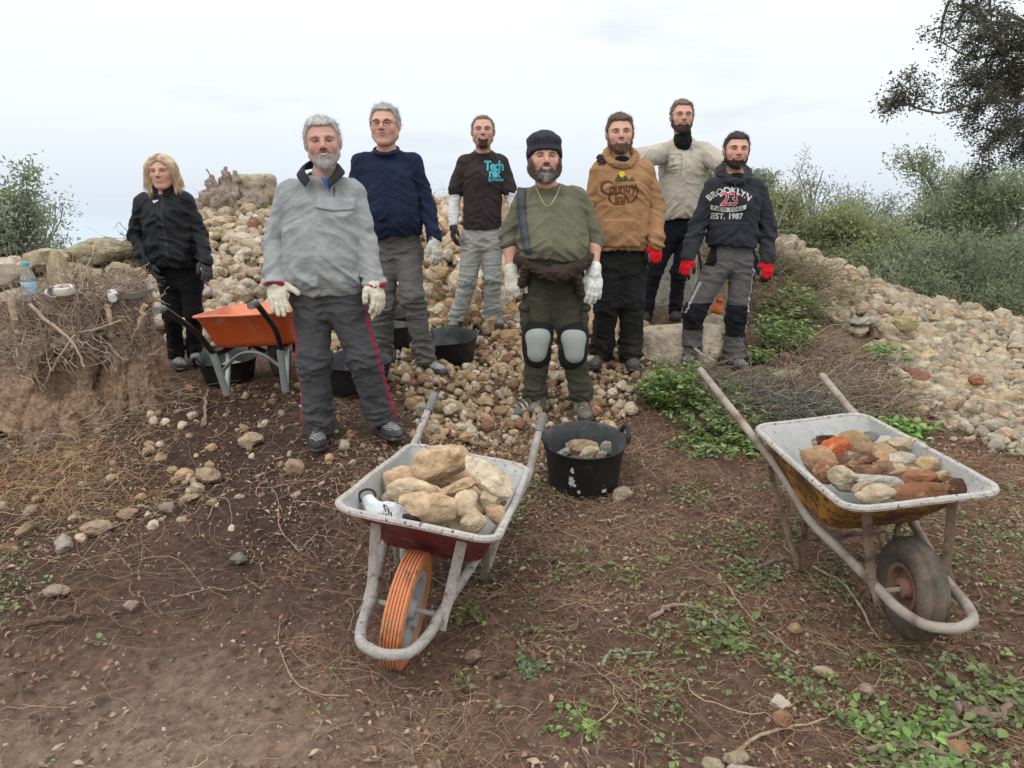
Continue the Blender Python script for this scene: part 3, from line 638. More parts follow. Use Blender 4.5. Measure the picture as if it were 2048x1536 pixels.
def hand_sdf(F, w, a, b, pose='relaxed', s=1.0, th=1.0):
    """gloved hand: w wrist, a finger direction, b thumb side; palm normal c = a x b sign handled by caller through b/pose"""
    a = np.array(a, float); a /= np.linalg.norm(a); b = np.array(b, float); b -= a*(a@b); b /= np.linalg.norm(b)
    def run(c):
        c = c/np.linalg.norm(c); R = np.stack([b, a, c], 1)
        def p(u, v, q): return w+(a*v+b*u+c*q)*s
        F.cone(w-a*.012*s, p(0, .02, 0), .034*th*s, .031*th*s, .01)
        F.ell(p(-.002, .055, 0), np.array([.042, .050, .019])*s*th, R, .014)
        F.cone(p(.028, .088, 0), p(-.032, .082, 0), .0125*s*th, .011*s*th, .012)
        curl = dict(relaxed=.50, open=.22, fist=1.25)[pose]
        for u, L, sp, dv in ((.0285, .074, .16, .092), (.0095, .082, .04, .096), (-.0100, .076, -.08, .093), (-.0285, .060, -.24, .085)):
            q0 = p(u, dv, .001); ang = curl*.45; d = a*cos(ang)+c*sin(ang)+b*sp*(1 if pose != 'fist' else .2); r = .0108*s*th
            for sg, fr_ in enumerate((.42, .32, .26)):
                d = d/np.linalg.norm(d); q1 = q0+d*L*fr_*s; F.cone(q0, q1, r, r*.93, .0035 if sg == 0 else .002); q0 = q1; r *= .93
                ang += curl*(.9 if sg == 0 else .6); d = a*cos(ang)+c*sin(ang)+b*sp*.5
        t0 = p(.024, .018, .004); t1 = p(.052, .048, .014); t2 = p(.062, .078, .022+(.02 if pose == 'fist' else 0)); t3 = p(.060, .102, .032+(.02 if pose == 'fist' else 0))
        if pose == 'open': t1 = p(.056, .042, .006); t2 = p(.080, .066, .008); t3 = p(.098, .088, .010)
        F.cone(t0, t1, .019*s*th, .0145*s*th, .012); F.cone(t1, t2, .0138*s*th, .012*s*th, .003); F.cone(t2, t3, .012*s*th, .0105*s*th, .003)
    return run
def shoe(F, an, yaw, s=1.0, what='upper', fl=0.0):
    d = np.array([sin(yaw), -cos(yaw), -fl]); d /= np.linalg.norm(d); x = np.array([cos(yaw), sin(yaw), 0]); z = np.cross(x, -d); z = z if z[2] > 0 else -z
    R = np.stack([x, d, z], 1)
    def p(u, f, q): return an+(x*u+d*f+z*q)*s
    if what == 'upper':
        F.cone(p(0, -.02, .03), p(0, -.03, -.045), .046*s, .042*s, .02)
        F.cone(p(0, .0, -.028), p(.003, .12, -.052), .042*s, .034*s, .03, ys=1)
        F.ell(p(.002, .125, -.062), np.array([.048, .068, .034])*s, R, .03)
        F.ell(p(0, -.03, -.06), np.array([.040, .045, .035])*s, R, .02)
        F.ell(p(0, .045, -.066), np.array([.044, .10, .03])*s, R, .02)
        for k in range(5):
            q = .028+k*.020; hz = .012-k*.0105
            F.cone(p(-.022, q, hz-.006), p(.022, q+.010, hz-.006), .0042, .0042, .002)
            F.cone(p(.022, q, hz-.006), p(-.022, q+.010, hz-.006), .0036, .0036, .002)
    else:
        F.ell(p(.002, .115, -.088), np.array([.051, .082, .021])*s, R, .0)
        F.ell(p(0, -.02, -.088), np.array([.042, .062, .022])*s, R, .03)
        F.ell(p(0, .05, -.088), np.array([.042, .11, .020])*s, R, .02)
def project_decal(obj, Vp, Fp, name, m, col=None, parent=None, lift=.003, org=None):
    """lay flat artwork (x,z world) on the front of a garment"""
    me = obj.data; V = np.zeros(len(me.vertices)*3); me.vertices.foreach_get('co', V); V = V.reshape(-1, 3)+np.array(org)
    Fq = [tuple(p.vertices) for p in me.polygons]; bvh = BVHTree.FromPolygons([tuple(v) for v in V], Fq)
    out_ = []
    for v in Vp:
        hit = bvh.ray_cast(Vector((v[0], org[1]-2, v[1])), Vector((0, 1, 0)))
        y = hit[0].y if hit[0] is not None else org[1]
        out_.append((v[0], y-lift, v[1]))
    return mkmesh(name, np.array(out_), Fp, m, parent, org=org, smooth=True)
def text_geo(s, size, bold=0.0, shear=0, space=1.0, res=3):
    cu = bpy.data.curves.new('t', 'FONT'); cu.body = s; cu.size = size; cu.offset = bold; cu.shear = shear; cu.space_character = space; cu.resolution_u = res
    cu.align_x = 'CENTER'; cu.align_y = 'CENTER'
    o = bpy.data.objects.new('t', cu); me = bpy.data.meshes.new_from_object(o); bm = bmesh.new(); bm.from_mesh(me)
    bmesh.ops.triangulate(bm, faces=bm.faces)
    for _ in range(4):
        es = [e for e in bm.edges if e.calc_length() > .012]
        if not es: break
        bmesh.ops.subdivide_edges(bm, edges=es, cuts=1); bmesh.ops.triangulate(bm, faces=bm.faces)
    V = np.array([v.co[:2] for v in bm.verts]).reshape(-1, 2); Fc = [tuple(v.index for v in f.verts) for f in bm.faces]
    bm.free(); bpy.data.meshes.remove(me); bpy.data.objects.remove(o); bpy.data.curves.remove(cu); return V, Fc
def ribbon(pts, w):
    """planar stroke through pts with widths w"""
    P_ = np.array(catm([(a, b, 0) for a, b in pts], 10))[:, :2]; n = len(P_); ww = np.interp(np.linspace(0, 1, n), np.linspace(0, 1, len(w)), w)
    t = np.gradient(P_, axis=0); t /= np.linalg.norm(t, axis=1)[:, None]+1e-9; nrm = np.stack([-t[:, 1], t[:, 0]], 1)
    V = np.concatenate([P_+nrm*ww[:, None], P_-nrm*ww[:, None]]); return V, [(i, i+1, n+i+1, n+i) for i in range(n-1)]
def wr_noise(V, s, seed, aniso=(1, 1, 2.2)):
    q = V*np.array(aniso)*s; w = np.stack([pn(q*.6, seed+1), pn(q*.6, seed+2), pn(q*.6, seed+3)], 1)*.7
    a = np.clip(1-np.abs(pn(q+w, seed))*3.0, -.6, 1); b = np.clip(1-np.abs(pn(q*1.9+w, seed+5))*3.0, -.6, 1)
    return np.sign(a)*np.abs(a)**1.4+.45*b
def seg_dist(V, a, b):
    e = b-a; t = np.clip((V-a)@e/(e@e), 0, 1); return np.linalg.norm(V-a-t[:, None]*e, axis=1), t
def person(sp):
    D = sp['D']; g = lambda k: np.array(P(sp[k][0], sp[k][1], D+(sp[k][2] if len(sp[k]) > 2 else 0)))
    J = {k: g(k) for k in ('sl', 'sr', 'el', 'er', 'wl', 'wr', 'hl', 'hr', 'kl', 'kr', 'al', 'ar')}
    s = sp.get('hs', 1.0); c = g('head'); R = hframe(*sp.get('hrot', (0, 0, 0))); o = sp.get('face', {})
    gz = Hs((J['al'][0]+J['ar'][0])/2, D); org = np.array([(J['al'][0]+J['ar'][0])/2, D, gz])
    mid_ = (J['sl']+J['sr'])/2
    for k_ in ('sl', 'sr'): J[k_] = mid_+(J[k_]-mid_)*.99-np.array([0, 0, sp.get('sdrop', -.002)])
    # shoes stand on the terrain
    feet = sp.get('feet', {'l': -15, 'r': 15})
    for sd_ in 'lr':
        a = J['a'+sd_]; yw = radians(feet[sd_]); pts = [Hs(a[0]+sin(yw)*t, a[1]-cos(yw)*t) for t in (-.04, .05, .14)]
        a[2] = max(pts[0], pts[1]*1.0, (pts[0]+pts[2])/2)+.100
    tor = sp.get('torso', {}); sm = (J['sl']+J['sr'])/2; hm = (J['hl']+J['hr'])/2; sw = np.linalg.norm(J['sr']-J['sl'])/2
    nb = c+R@(np.array([0, -.02, -.085])*s); neck = sm*.45+nb*.55; zt = sm[2]; zb = hm[2]
    cw = tor.get('chest', sw*.92); bw = tor.get('belly', cw*.88); hw = tor.get('hip', bw*.98); cd_ = tor.get('cd', .125); bd = tor.get('bd', .125); by = tor.get('by', .0)
    def stations(off, lo=-.05, hi=1.0):
        T = [(-.15, hw*.9, .105, 0), (0, hw, .115, 0), (.22, bw, bd*.98, -by*.7), (.42, bw, bd, -by), (.62, (bw+cw)/2, (bd+cd_)/2, -by*.6), (.82, cw, cd_, -.01), (.93, cw*.93, cd_*.92, 0), (1.0, cw*.74, cd_*.72, .005), (1.05, cw*.45, .06, .01)]
        st = []
        for t, a, b, dy in T:
            if t < lo-.2 or t > hi+.3: continue
            ctr = hm+(sm-hm)*t; st.append((zb+(zt-zb)*t, ctr[0], ctr[1]+dy+.012, a+off, b+off))
        return st
    ar = sp.get('arm', 1.0); th_ = sp.get('leg', 1.0)
    # ---------------- body (skin), one continuous surface
    allp = np.array(list(J.values())+[c+[0, 0, .16], c-[0, 0, .1]]); lo = allp.min(0)-[.15, .2, .10]; hi = allp.max(0)+[.15, .2, .03]
    hz0 = c[2]-.17; res = .0036
    zs = np.concatenate([np.arange(lo[2], hz0, .013), np.arange(hz0, hi[2], res)])
    xs = np.unique(np.concatenate([np.arange(lo[0], c[0]-.115, .010), np.arange(c[0]-.115, c[0]+.115, res), np.arange(c[0]+.115, hi[0], .010)]))
    ys_ = np.unique(np.concatenate([np.arange(lo[1], c[1]-.135, .011), np.arange(c[1]-.135, c[1]+.13, res), np.arange(c[1]+.13, hi[1], .011)]))
    F = Field(xs, ys_, zs); F.loft(stations(-.022), .03)
    for sd_ in 'lr':
        S_, E_, W_ = J['s'+sd_], J['e'+sd_], J['w'+sd_]; F.cone(neck-[0, 0, .01], S_, .042, .038, .05); F.cone(S_, E_, .044*ar, .036*ar, .03); F.cone(E_, E_+(W_-E_)*.35, .036*ar, .039*ar, .02); F.cone(E_+(W_-E_)*.35, W_, .039*ar, .025*ar, .02)
        F.cone(J['h'+sd_], J['k'+sd_], .07, .05, .04); F.cone(J['k'+sd_], J['a'+sd_], .045, .032, .02)
    F.cone(nb+[0, 0, .01], neck-[0, 0, .03], .054*s*sp.get('neckw', 1), .060*sp.get('neckw', 1), .03, ys=1.0)
    head_sdf(F, c, R, s, o)
    V, Q = F.mesh(); V = smoothv(V, Q, 1, .3)
    C = head_color(V, c, R, s, o); low = sst(c[2]-.16, c[2]-.13, V[:, 2]); sk = np.array(o.get('skin', (.62, .37, .28)))
    C = C*low[:, None]+sk*[1, .93, .92]*(1-low)[:, None]
    body = mkmesh('person', V, Q, SKIN, None, col=C, org=org); tag(body, sp['label'], 'person', 'volunteers posing on the rubble slope')
    # ---------------- trousers
    T = sp['trousers']; rl = T.get('r', (.098, .075, .066)); hem = T.get('hem', .07)
    lo2 = np.array([min(J[k][0] for k in ('hl', 'kl', 'al', 'hr', 'kr', 'ar')), min(J[k][1] for k in ('hl', 'kl', 'al', 'ar', 'kr')), min(J['al'][2], J['ar'][2])-.08])-[.2, .2, 0]
    hi2 = np.array([max(J[k][0] for k in ('hl', 'kl', 'al', 'hr', 'kr', 'ar')), max(J[k][1] for k in ('hl', 'kl', 'al', 'ar')), zb+.22])+[.2, .22, 0]
    F = Field.box(lo2, hi2, .0085)
    F.loft([q for q in stations(-.006) if q[0] < zb+.22], .03)
    for sd_ in 'lr':
        h, k, a = J['h'+sd_].copy(), J['k'+sd_], J['a'+sd_]; h[0] += (.0 if sd_ == 'l' else 0)
        F.cone(h-[0, 0, .03], k, rl[0], rl[1], .05, ys=1.05); F.cone(k, k+(a-k)*.93, rl[1], rl[2], .03, ys=1.1)
        F.cone(k+(a-k)*.80, a+[0, 0, hem-.085], rl[2]*1.0, rl[2]*1.02, .02, ys=1.15)
    zc_ = {sd_: J['a'+sd_][2]-.075+hem for sd_ in 'lr'}; mx_ = (J['kl'][0]+J['kr'][0])/2
    F.cut(lambda X, Y, Z: np.where(X < mx_, zc_['l'], zc_['r'])-Z+.008*np.sin(X*40))
    V, Q = F.mesh(); Nn = normals(V, Q); amp = T.get('amp', .011)*1.3
    side = np.where(V[:, 0] < (np.interp(V[:, 2], [J['al'][2], J['hl'][2]], [(J['al'][0]+J['ar'][0])/2, hm[0]])), 0, 1)
    tt = np.zeros(len(V)); az = np.zeros((len(V), 2))
    for i, sd_ in enumerate('lr'):
        h, k, a = J['h'+sd_], J['k'+sd_], J['a'+sd_]; m_ = side == i; z = V[:, 2]
        t = np.where(z > k[2], np.clip((h[2]-z)/(h[2]-k[2]), -1, 1), 1+np.clip((k[2]-z)/(k[2]-a[2]), 0, 1.5))
        ax_ = np.stack([np.interp(z, [a[2], k[2], h[2]], [a[0], k[0], h[0]]), np.interp(z, [a[2], k[2], h[2]], [a[1], k[1], h[1]])], 1)
        tt[m_] = t[m_]; az[m_] = (V[:, :2]-ax_)[m_]
    wgt = .35+.9*np.exp(-((tt-1.05)/.25)**2)+1.3*sst(1.45, 1.95, tt)+.7*np.exp(-((tt-.12)/.22)**2)
    d = amp*wgt*(wr_noise(V, 7.5, T.get('seed', 1), (1, .8, 2.3))*.62+fbm(V*11, 2, 3)*.35-.1)
    V = V+Nn*np.maximum(d, -.010)[:, None]
    col = np.tile(np.array(T['col']), (len(V), 1)); col = col*(1+.07*fbm(V*9, 3, 9)[:, None])
    if T.get('fn'): col = T['fn'](V, side, tt, az, col, J)
    dirt = sst(1.5, 2.0, tt)*np.clip(.35+fbm(V*14, 2, 4), 0, 1)*T.get('dirt', .5); col = col*(1-dirt[:, None])+np.array([.15, .10, .07])*dirt[:, None]
    tr = mkmesh('trousers', V, Q, T.get('mat', CLOTH), body, col=np.clip(col, 0, 1), org=org)
    # ---------------- shoes
    Sh = sp['shoes']
    for sd_ in 'lr':
        a = J['a'+sd_]; F = Field.box(a-[.17, .23, .13], a+[.17, .17, .07], .0055); shoe(F, a, radians(feet[sd_]), Sh.get('s', 1.0), fl=Sh.get('fl', 0))
        V, Q = F.mesh(); n_ = fbm((V-a)*26, 2, 6); cc = np.array(Sh['col'])*(1+.3*n_[:, None]); ac = np.array(Sh.get('col2', Sh['col']))
        m_ = sst(.1, .25, pn((V-a)*16, 7)); cc = cc*(1-m_[:, None])+ac*m_[:, None]
        top = ((V[:, 2] > a[2]-.040) & (Nn_up(V, Q) > .45)); lc = np.array(Sh.get('lace', (.3, .3, .3)))
        lm = (np.abs(np.sin((V-a)@np.array([cos(radians(feet[sd_])), sin(radians(feet[sd_])), 0])*120+(V[:, 1])*150)) > .75) & top; cc[lm] = lc
        sh_ = mkmesh('shoe', V, Q, LEATH if Sh.get('dirty', True) else CLOTH, body, col=np.clip(cc, 0, 1), org=org)
        F = Field.box(a-[.17, .23, .13], a+[.17, .17, -.03], .006); shoe(F, a, radians(feet[sd_]), Sh.get('s', 1.0), 'sole', fl=Sh.get('fl', 0)); V, Q = F.mesh()
        mkmesh('sole', V, Q, RUBBER, sh_, org=org)
    # ---------------- upper garment
    U = sp['top']; off = U.get('off', .012); ru = U.get('r', (.060, .052, .040)); lng = U.get('sleeve', 1.0)
    hz = float(P(sm[0]*0+sp['hem'][0], sp['hem'][1], D-.1)[2])
    lo3 = np.array([min(J['el'][0], J['wl'][0], J['sl'][0]), min(J['el'][1], J['wl'][1], J['sl'][1], J['wr'][1]), min(J['wl'][2], J['wr'][2], hz)])-[.13, .22, .06]
    hi3 = np.array([max(J['er'][0], J['wr'][0], J['sr'][0]), max(J['er'][1], J['sl'][1], J['el'][1], J['wr'][1]), zt+.18])+[.13, .2, 0]
    F = Field.box(lo3, hi3, .0075); F.loft(stations(off), .03)
    if U.get('bulge'): z0, a_, = U['bulge']; F.ell((hm[0]*.5+sm[0]*.5, D-by-.03, zb+(zt-zb)*z0), a_, None, .10)
    for sd_ in 'lr': F.cone(neck-[0, 0, .02], J['s'+sd_]+[0, 0, -.004], .046+off*.8, .048+off*.6, .06)
    arms = Field(F.x, F.y, F.z) if False else F
    F.cut(lambda X, Y, Z: hz-Z+.012*np.sin(X*9+1)+.004*np.sin(X*37), .004)
    for sd_ in 'lr':
        S_, E_, W_ = J['s'+sd_], J['e'+sd_], J['w'+sd_]; k_ = .022
        if lng >= 1:
            M_ = S_+(E_-S_)*.22; rm = ru[0]+(ru[1]-ru[0])*.22; F.cone(S_, M_, ru[0], rm, .035); F.cone(M_, E_, rm, ru[1], .005); F.cone(E_, W_, ru[1], ru[2], .005)
            if U.get('cuff'): W2 = W_+(W_-E_)/np.linalg.norm(W_-E_)*.01; F.cone(W2-(W2-E_)*.12, W2, ru[2]*.92, ru[2]*.82, .012)
        elif lng > .5:
            W2 = E_+(W_-E_)*(lng-.5)*2; M_ = S_+(E_-S_)*.22; rm = ru[0]; F.cone(S_, M_, ru[0], rm, .035); F.cone(M_, E_, rm, ru[1], .005); F.cone(E_, W2, ru[1], ru[1]*.95, .005)
        else:
            W2 = S_+(E_-S_)*lng*2; M_ = S_+(E_-S_)*.25; F.cone(S_, M_, ru[0], ru[0], .035); F.cone(M_, W2, ru[0], ru[1], .005)
    # neckline
    nk = U.get('neck', 'crew'); fdir = np.array([0, -1., 0])
    if nk == 'crew': F.ell(neck+[0, -.02, .075], (.082*U.get('nw', 1), .10, .088), None, .006, 'sub')
    elif nk == 'v': F.ell(neck+[0, -.03, .085], (.078, .10, .10), None, .006, 'sub'); F.cone(neck+[0, -.12, .03], neck+[0, -.17, -.09], .045, .012, .01, 'sub')
    V, Q = F.mesh(); Nn = normals(V, Q); amp = U.get('amp', .010)*1.55
    wgt = np.full(len(V), .38)
    for sd_ in 'lr':
        S_, E_, W_ = J['s'+sd_], J['e'+sd_], J['w'+sd_]
        wgt += 1.0*np.exp(-(np.linalg.norm(V-E_, axis=1)/.09)**2)+.7*np.exp(-(np.linalg.norm(V-W_, axis=1)/.07)**2)
        pit = S_+[(.05 if sd_ == 'l' else -.05), -.06, -.12]; wgt += .9*np.exp(-(np.linalg.norm(V-pit, axis=1)/.10)**2)
    wgt += .8*np.exp(-((V[:, 2]-hz-.07)/.07)**2)
    tilt = np.sign(V[:, 0]-sm[0])*.9; q = V.copy(); q[:, 2] += q[:, 0]*tilt*.6
    d = amp*wgt*(wr_noise(q, U.get('wf', 6.5), U.get('seed', 2), (1.0, .8, 2.0))*.62+fbm(V*10, 2, 5)*.4)
    V = V+Nn*np.maximum(d, -.007)[:, None]
    col = np.tile(np.array(U['col']), (len(V), 1))*(1+.06*fbm(V*8, 3, 2)[:, None])
    if U.get('fn'): col = U['fn'](V, col, dict(J=J, neck=neck, hz=hz, c=c, sm=sm, hm=hm))
    top = mkmesh(U['name'], V, Q, U.get('mat', CLOTH), body, col=np.clip(col, 0, 1), org=org)
    if U.get('band'):     # ribbed waistband / cuffs
        st = [q for q in stations(off+.006)]; z = np.array([q[0] for q in st]); mbd = MB(); f_ = lambda j, zz: np.interp(zz, z, [q[j] for q in st])
    # ---------------- gloves or hands
    Gv = sp.get('gloves')
    for sd_, sg in (('l', 1), ('r', -1)):
        gv = Gv[sd_] if Gv and sd_ in Gv else None
        if not gv: continue
        w = J['w'+sd_]; a = (w-J['e'+sd_]); a /= np.linalg.norm(a); a = a+np.array(gv.get('da', (0, 0, 0))); a /= np.linalg.norm(a); gs = gv.get('s', 1.0)
        b = np.array(gv.get('b', (0.35*sg, -1, 0)), float); cN = np.array(gv.get('c', (sg, .3, 0)), float)
        b -= a*(a@b); b /= np.linalg.norm(b); cN -= a*(a@cN)+b*(b@cN)
        F = Field.box(w-.17-.04*gs, w+.17+.05*gs, .0046); hand_sdf(F, w+a*.012, a, b, gv.get('pose', 'relaxed'), gs, gv.get('th', 1.08))(cN)
        if gv.get('cuff', 0): F.cone(w-a*.020, w+a*.02, gv['cuff'], .036, .01)
        V, Q = F.mesh(); Nn = normals(V, Q); V = V+Nn*(.0018*wr_noise(V, 26, 4, (1, 1, 1)))[:, None]
        cc = np.tile(np.array(gv['col']), (len(V), 1)); 
        if 'palm' in gv:      # rubber-dipped palm
            cn = cN/np.linalg.norm(cN); q_ = (V-w)@cn; fing = (V-w)@a; m_ = sst(-.002, .004, q_-.004+.006*pn(V*30)+np.where(fing > .16, .014, 0)); cc = cc*(1-m_[:, None])+np.array(gv['palm'])*m_[:, None]
        if 'cuffcol' in gv: m_ = ((V-w)@a) < .0; cc[m_] = gv['cuffcol']
        if gv.get('fn'): cc = gv['fn'](V-w, a, b, cc)
        mkmesh('glove', V, Q, gv.get('mat', LEATH), body, col=np.clip(cc*(1+.08*fbm(V*30, 2)[:, None]), 0, 1), org=org)
    # ---------------- hair, beard
    if 'hair' in o: shell(o, c, R, s, lambda q: hair_mask(q, o), o.get('ht', .008), 'hair', HAIRM, body, org, o['hair'])
    if 'beard' in o: shell(dict(o, topk=0), c, R, s, lambda q: beard_mask(q, o.get('bstyle', 'full')), o.get('bt', .006), 'beard', HAIRM, body, org, o['beard'], namp=.003, nfreq=45)
    if 'glasses' in o:
        gm = o['glasses']; mbg = MB(); p = lambda x, f, z: c+R@(np.array([x, f, z])*s)
        for sg in (-1, 1):
            ring = [p(sg*.032+.0215*np.sign(cos(w))*abs(cos(w))**.7, .102-.004*abs(cos(w)), .004+.0155*np.sign(sin(w))*abs(sin(w))**.7) for w in np.linspace(0, 2*pi, 21)]
            mbg.tube(ring, gm[1], 5, caps=False); mbg.tube([p(sg*.053, .098, .010), p(sg*.075, .07, .012), p(sg*.084, -.01, .010)], gm[1], 5)
        mbg.tube([p(-.011, .104, .008), p(0, .107, .011), p(.011, .104, .008)], gm[1], 5)
        mbg.build('glasses', gm[0], body, org=org)
    return dict(body=body, top=top, tr=tr, J=J, c=c, R=R, s=s, org=org, neck=neck, hz=hz, sm=sm, hm=hm, D=D, stations=stations, zb=zb, zt=zt)
def Nn_up(V, Q): return normals(V, Q)[:, 2]
def quick(name, lo, hi, res, fn, m, parent, org, col, wrk=0, seed=3, colfn=None):
    F = Field.box(np.array(lo), np.array(hi), res); fn(F); V, Q = F.mesh()
    if wrk: V = V+normals(V, Q)*(wrk*(wr_noise(V, 12, seed)*.6+fbm(V*14, 2)*.4))[:, None]
    cc = np.tile(np.array(col), (len(V), 1))*(1+.07*fbm(V*12, 2, 1)[:, None])
    if colfn: cc = colfn(V, cc)
    return mkmesh(name, V, Q, m, parent, col=np.clip(cc, 0, 1), org=org)
BLK = (.012, .012, .014)
def put_text(p, s, px, py, size, m, name, bold=.0, shear=0, rot=0, space=1.0, lift=.004, arc=None, squash=1.0):
    """print text on the garment of p around the pixel (px,py); size in metres"""
    ctr = P(px, py, p['D']-.13); V, Fc = text_geo(s, size, bold, shear, space); V[:, 0] *= squash
    if arc:
        th = V[:, 0]/arc; r = arc+V[:, 1]; V = np.stack([r*np.sin(th), r*np.cos(th)-arc], 1)
    r_ = radians(rot); V = V@np.array([[cos(r_), sin(r_)], [-sin(r_), cos(r_)]])+[ctr[0], ctr[2]]
    return project_decal(p['top'], V, Fc, name, m, parent=p['top'], lift=lift, org=p['org'])
def put_poly(p, V, Fc, px, py, m, name, lift=.0035, k=1.0):
    ctr = P(px, py, p['D']-.13); V = np.array(V)*k+[ctr[0], ctr[2]]
    return project_decal(p['top'], V, Fc, name, m, parent=p['top'], lift=lift, org=p['org'])
def grid_poly(x0, x1, z0, z1, top=None, n=14, m=5):
    """filled shape between z0 and top(x)"""
    V = []; 
    for i in range(n+1):
        x = x0+(x1-x0)*i/n
        lo = z0(x) if callable(z0) else z0; hi = top(x) if top else z1
        for j in range(m+1): V.append((x, lo+(hi-lo)*j/m))
    return V, [(i*(m+1)+j, (i+1)*(m+1)+j, (i+1)*(m+1)+j+1, i*(m+1)+j+1) for i in range(n) for j in range(m)]
def inkm(n, c): return mat('print '+n, c, .85, var=.12, vscale=60, coord='Object', spec=.2)
def neck_rib(p, r, dz, m, col, name='collar', tilt=.35, tube=.010, a=None):
    n = p['neck']; pts = []
    for w in np.linspace(0, 2*pi, 33):
        pts.append(n+np.array([cos(w)*r, -sin(w)*r*.95-.012, dz+(-sin(w))*r*tilt]))
    q = MB(); q.tube(pts, tube, 8, flat=1.0, caps=False); return q.build(name, m, p['top'], org=p['org'])
# ---- 1 grey fleece man -------------------------------------------------------------
def fn_track(V, side, t, az, col, J):
    a = np.arctan2(-az[:, 1], np.where(side == 0, -az[:, 0], az[:, 0])); m_ = (np.abs(a-np.where(side == 0, .50, .28)-.12*np.sin(t*3)) < .09+.05*t) & (t > .0) & (t < 1.97)
    col[m_] = (.38, .012, .05); m2 = (np.abs(a-.05) < .07) & (t > 0) & (t < 1.2) & (side == 0); col[m2] = (.5, .45, .45); return col
def fn_fleece(V, col, p):
    n = p['neck']; m_ = (V[:, 2] > n[2]+.005+.25*np.abs(V[:, 0]-n[0])*0) & (np.linalg.norm(V[:, :2]-n[:2], axis=1) < .11); col[m_] = (.02, .02, .026)
    for k in 'lr':
        w = p['J']['w'+k]; e_ = p['J']['e'+k]; d_ = (w-e_)/np.linalg.norm(w-e_); t_ = (V-w)@d_; m3 = (t_ > .037) & (np.linalg.norm(V-w, axis=1) < .09); col[m3] = (.30, .03, .06)
    hz = p['hz']; m2 = np.abs(V[:, 2]-hz-.035) < .003; col[m2] *= .7
    return col
p1 = person(dict(D=4.1, label='grey-bearded man in light grey fleece pullover and dark track pants with red side stripes', head=(646, 288, -.05), hs=1.07, hrot=(12, -4, -2),
    sl=(579, 388, 0), sr=(705, 388, .02), el=(553, 482, .02), er=(726, 482, .0), wl=(553, 560, -.10), wr=(746, 560, -.10), hl=(622, 600), hr=(693, 600), kl=(628, 720, -.05), kr=(727, 715, -.03), al=(638, 850, 0), ar=(762, 832, .08),
    feet={'l': 8, 'r': 38}, hem=(650, 588), torso=dict(chest=.198, belly=.205, hip=.185, cd=.135, bd=.150, by=.035), arm=1.1,
    face=dict(skin=(.54, .30, .23), brow=(.16, .12, .10), browk=.7, smile=1, squint=.55, wrinkle=1, nose=1.25, hair=(.42, .42, .40), ht=.009, topk=.008, hline=.078, beard=(.44, .42, .40), beard2=(.60, .58, .56), bstyle='goatee', bt=.006, mous=(.11, .085, .075), stubble=(.42, .36, .33), stubk=.8),
    trousers=dict(col=(.072, .072, .076), r=(.108, .088, .080), hem=.035, amp=.013, seed=11, fn=fn_track, dirt=.2), shoes=dict(col=(.045, .045, .05), col2=(.10, .10, .105), lace=(.32, .32, .30), s=1.05),
    top=dict(name='fleece_pullover', col=(.315, .330, .330), mat=FLEECE, off=.010, r=(.072, .066, .054), cuff=1, neck='v', amp=.013, wf=5, seed=21, fn=fn_fleece),
    gloves=dict(l=dict(col=(.58, .54, .42), b=(1, -.25, 0), c=(.1, 1, 0), pose='open', th=1.22, s=1.1, cuff=.037, da=(.12, -.1, 0)), r=dict(col=(.56, .52, .40), b=(-.6, -1, 0), c=(-1, .6, 0), pose='relaxed', th=1.22, s=1.05, cuff=.037))))
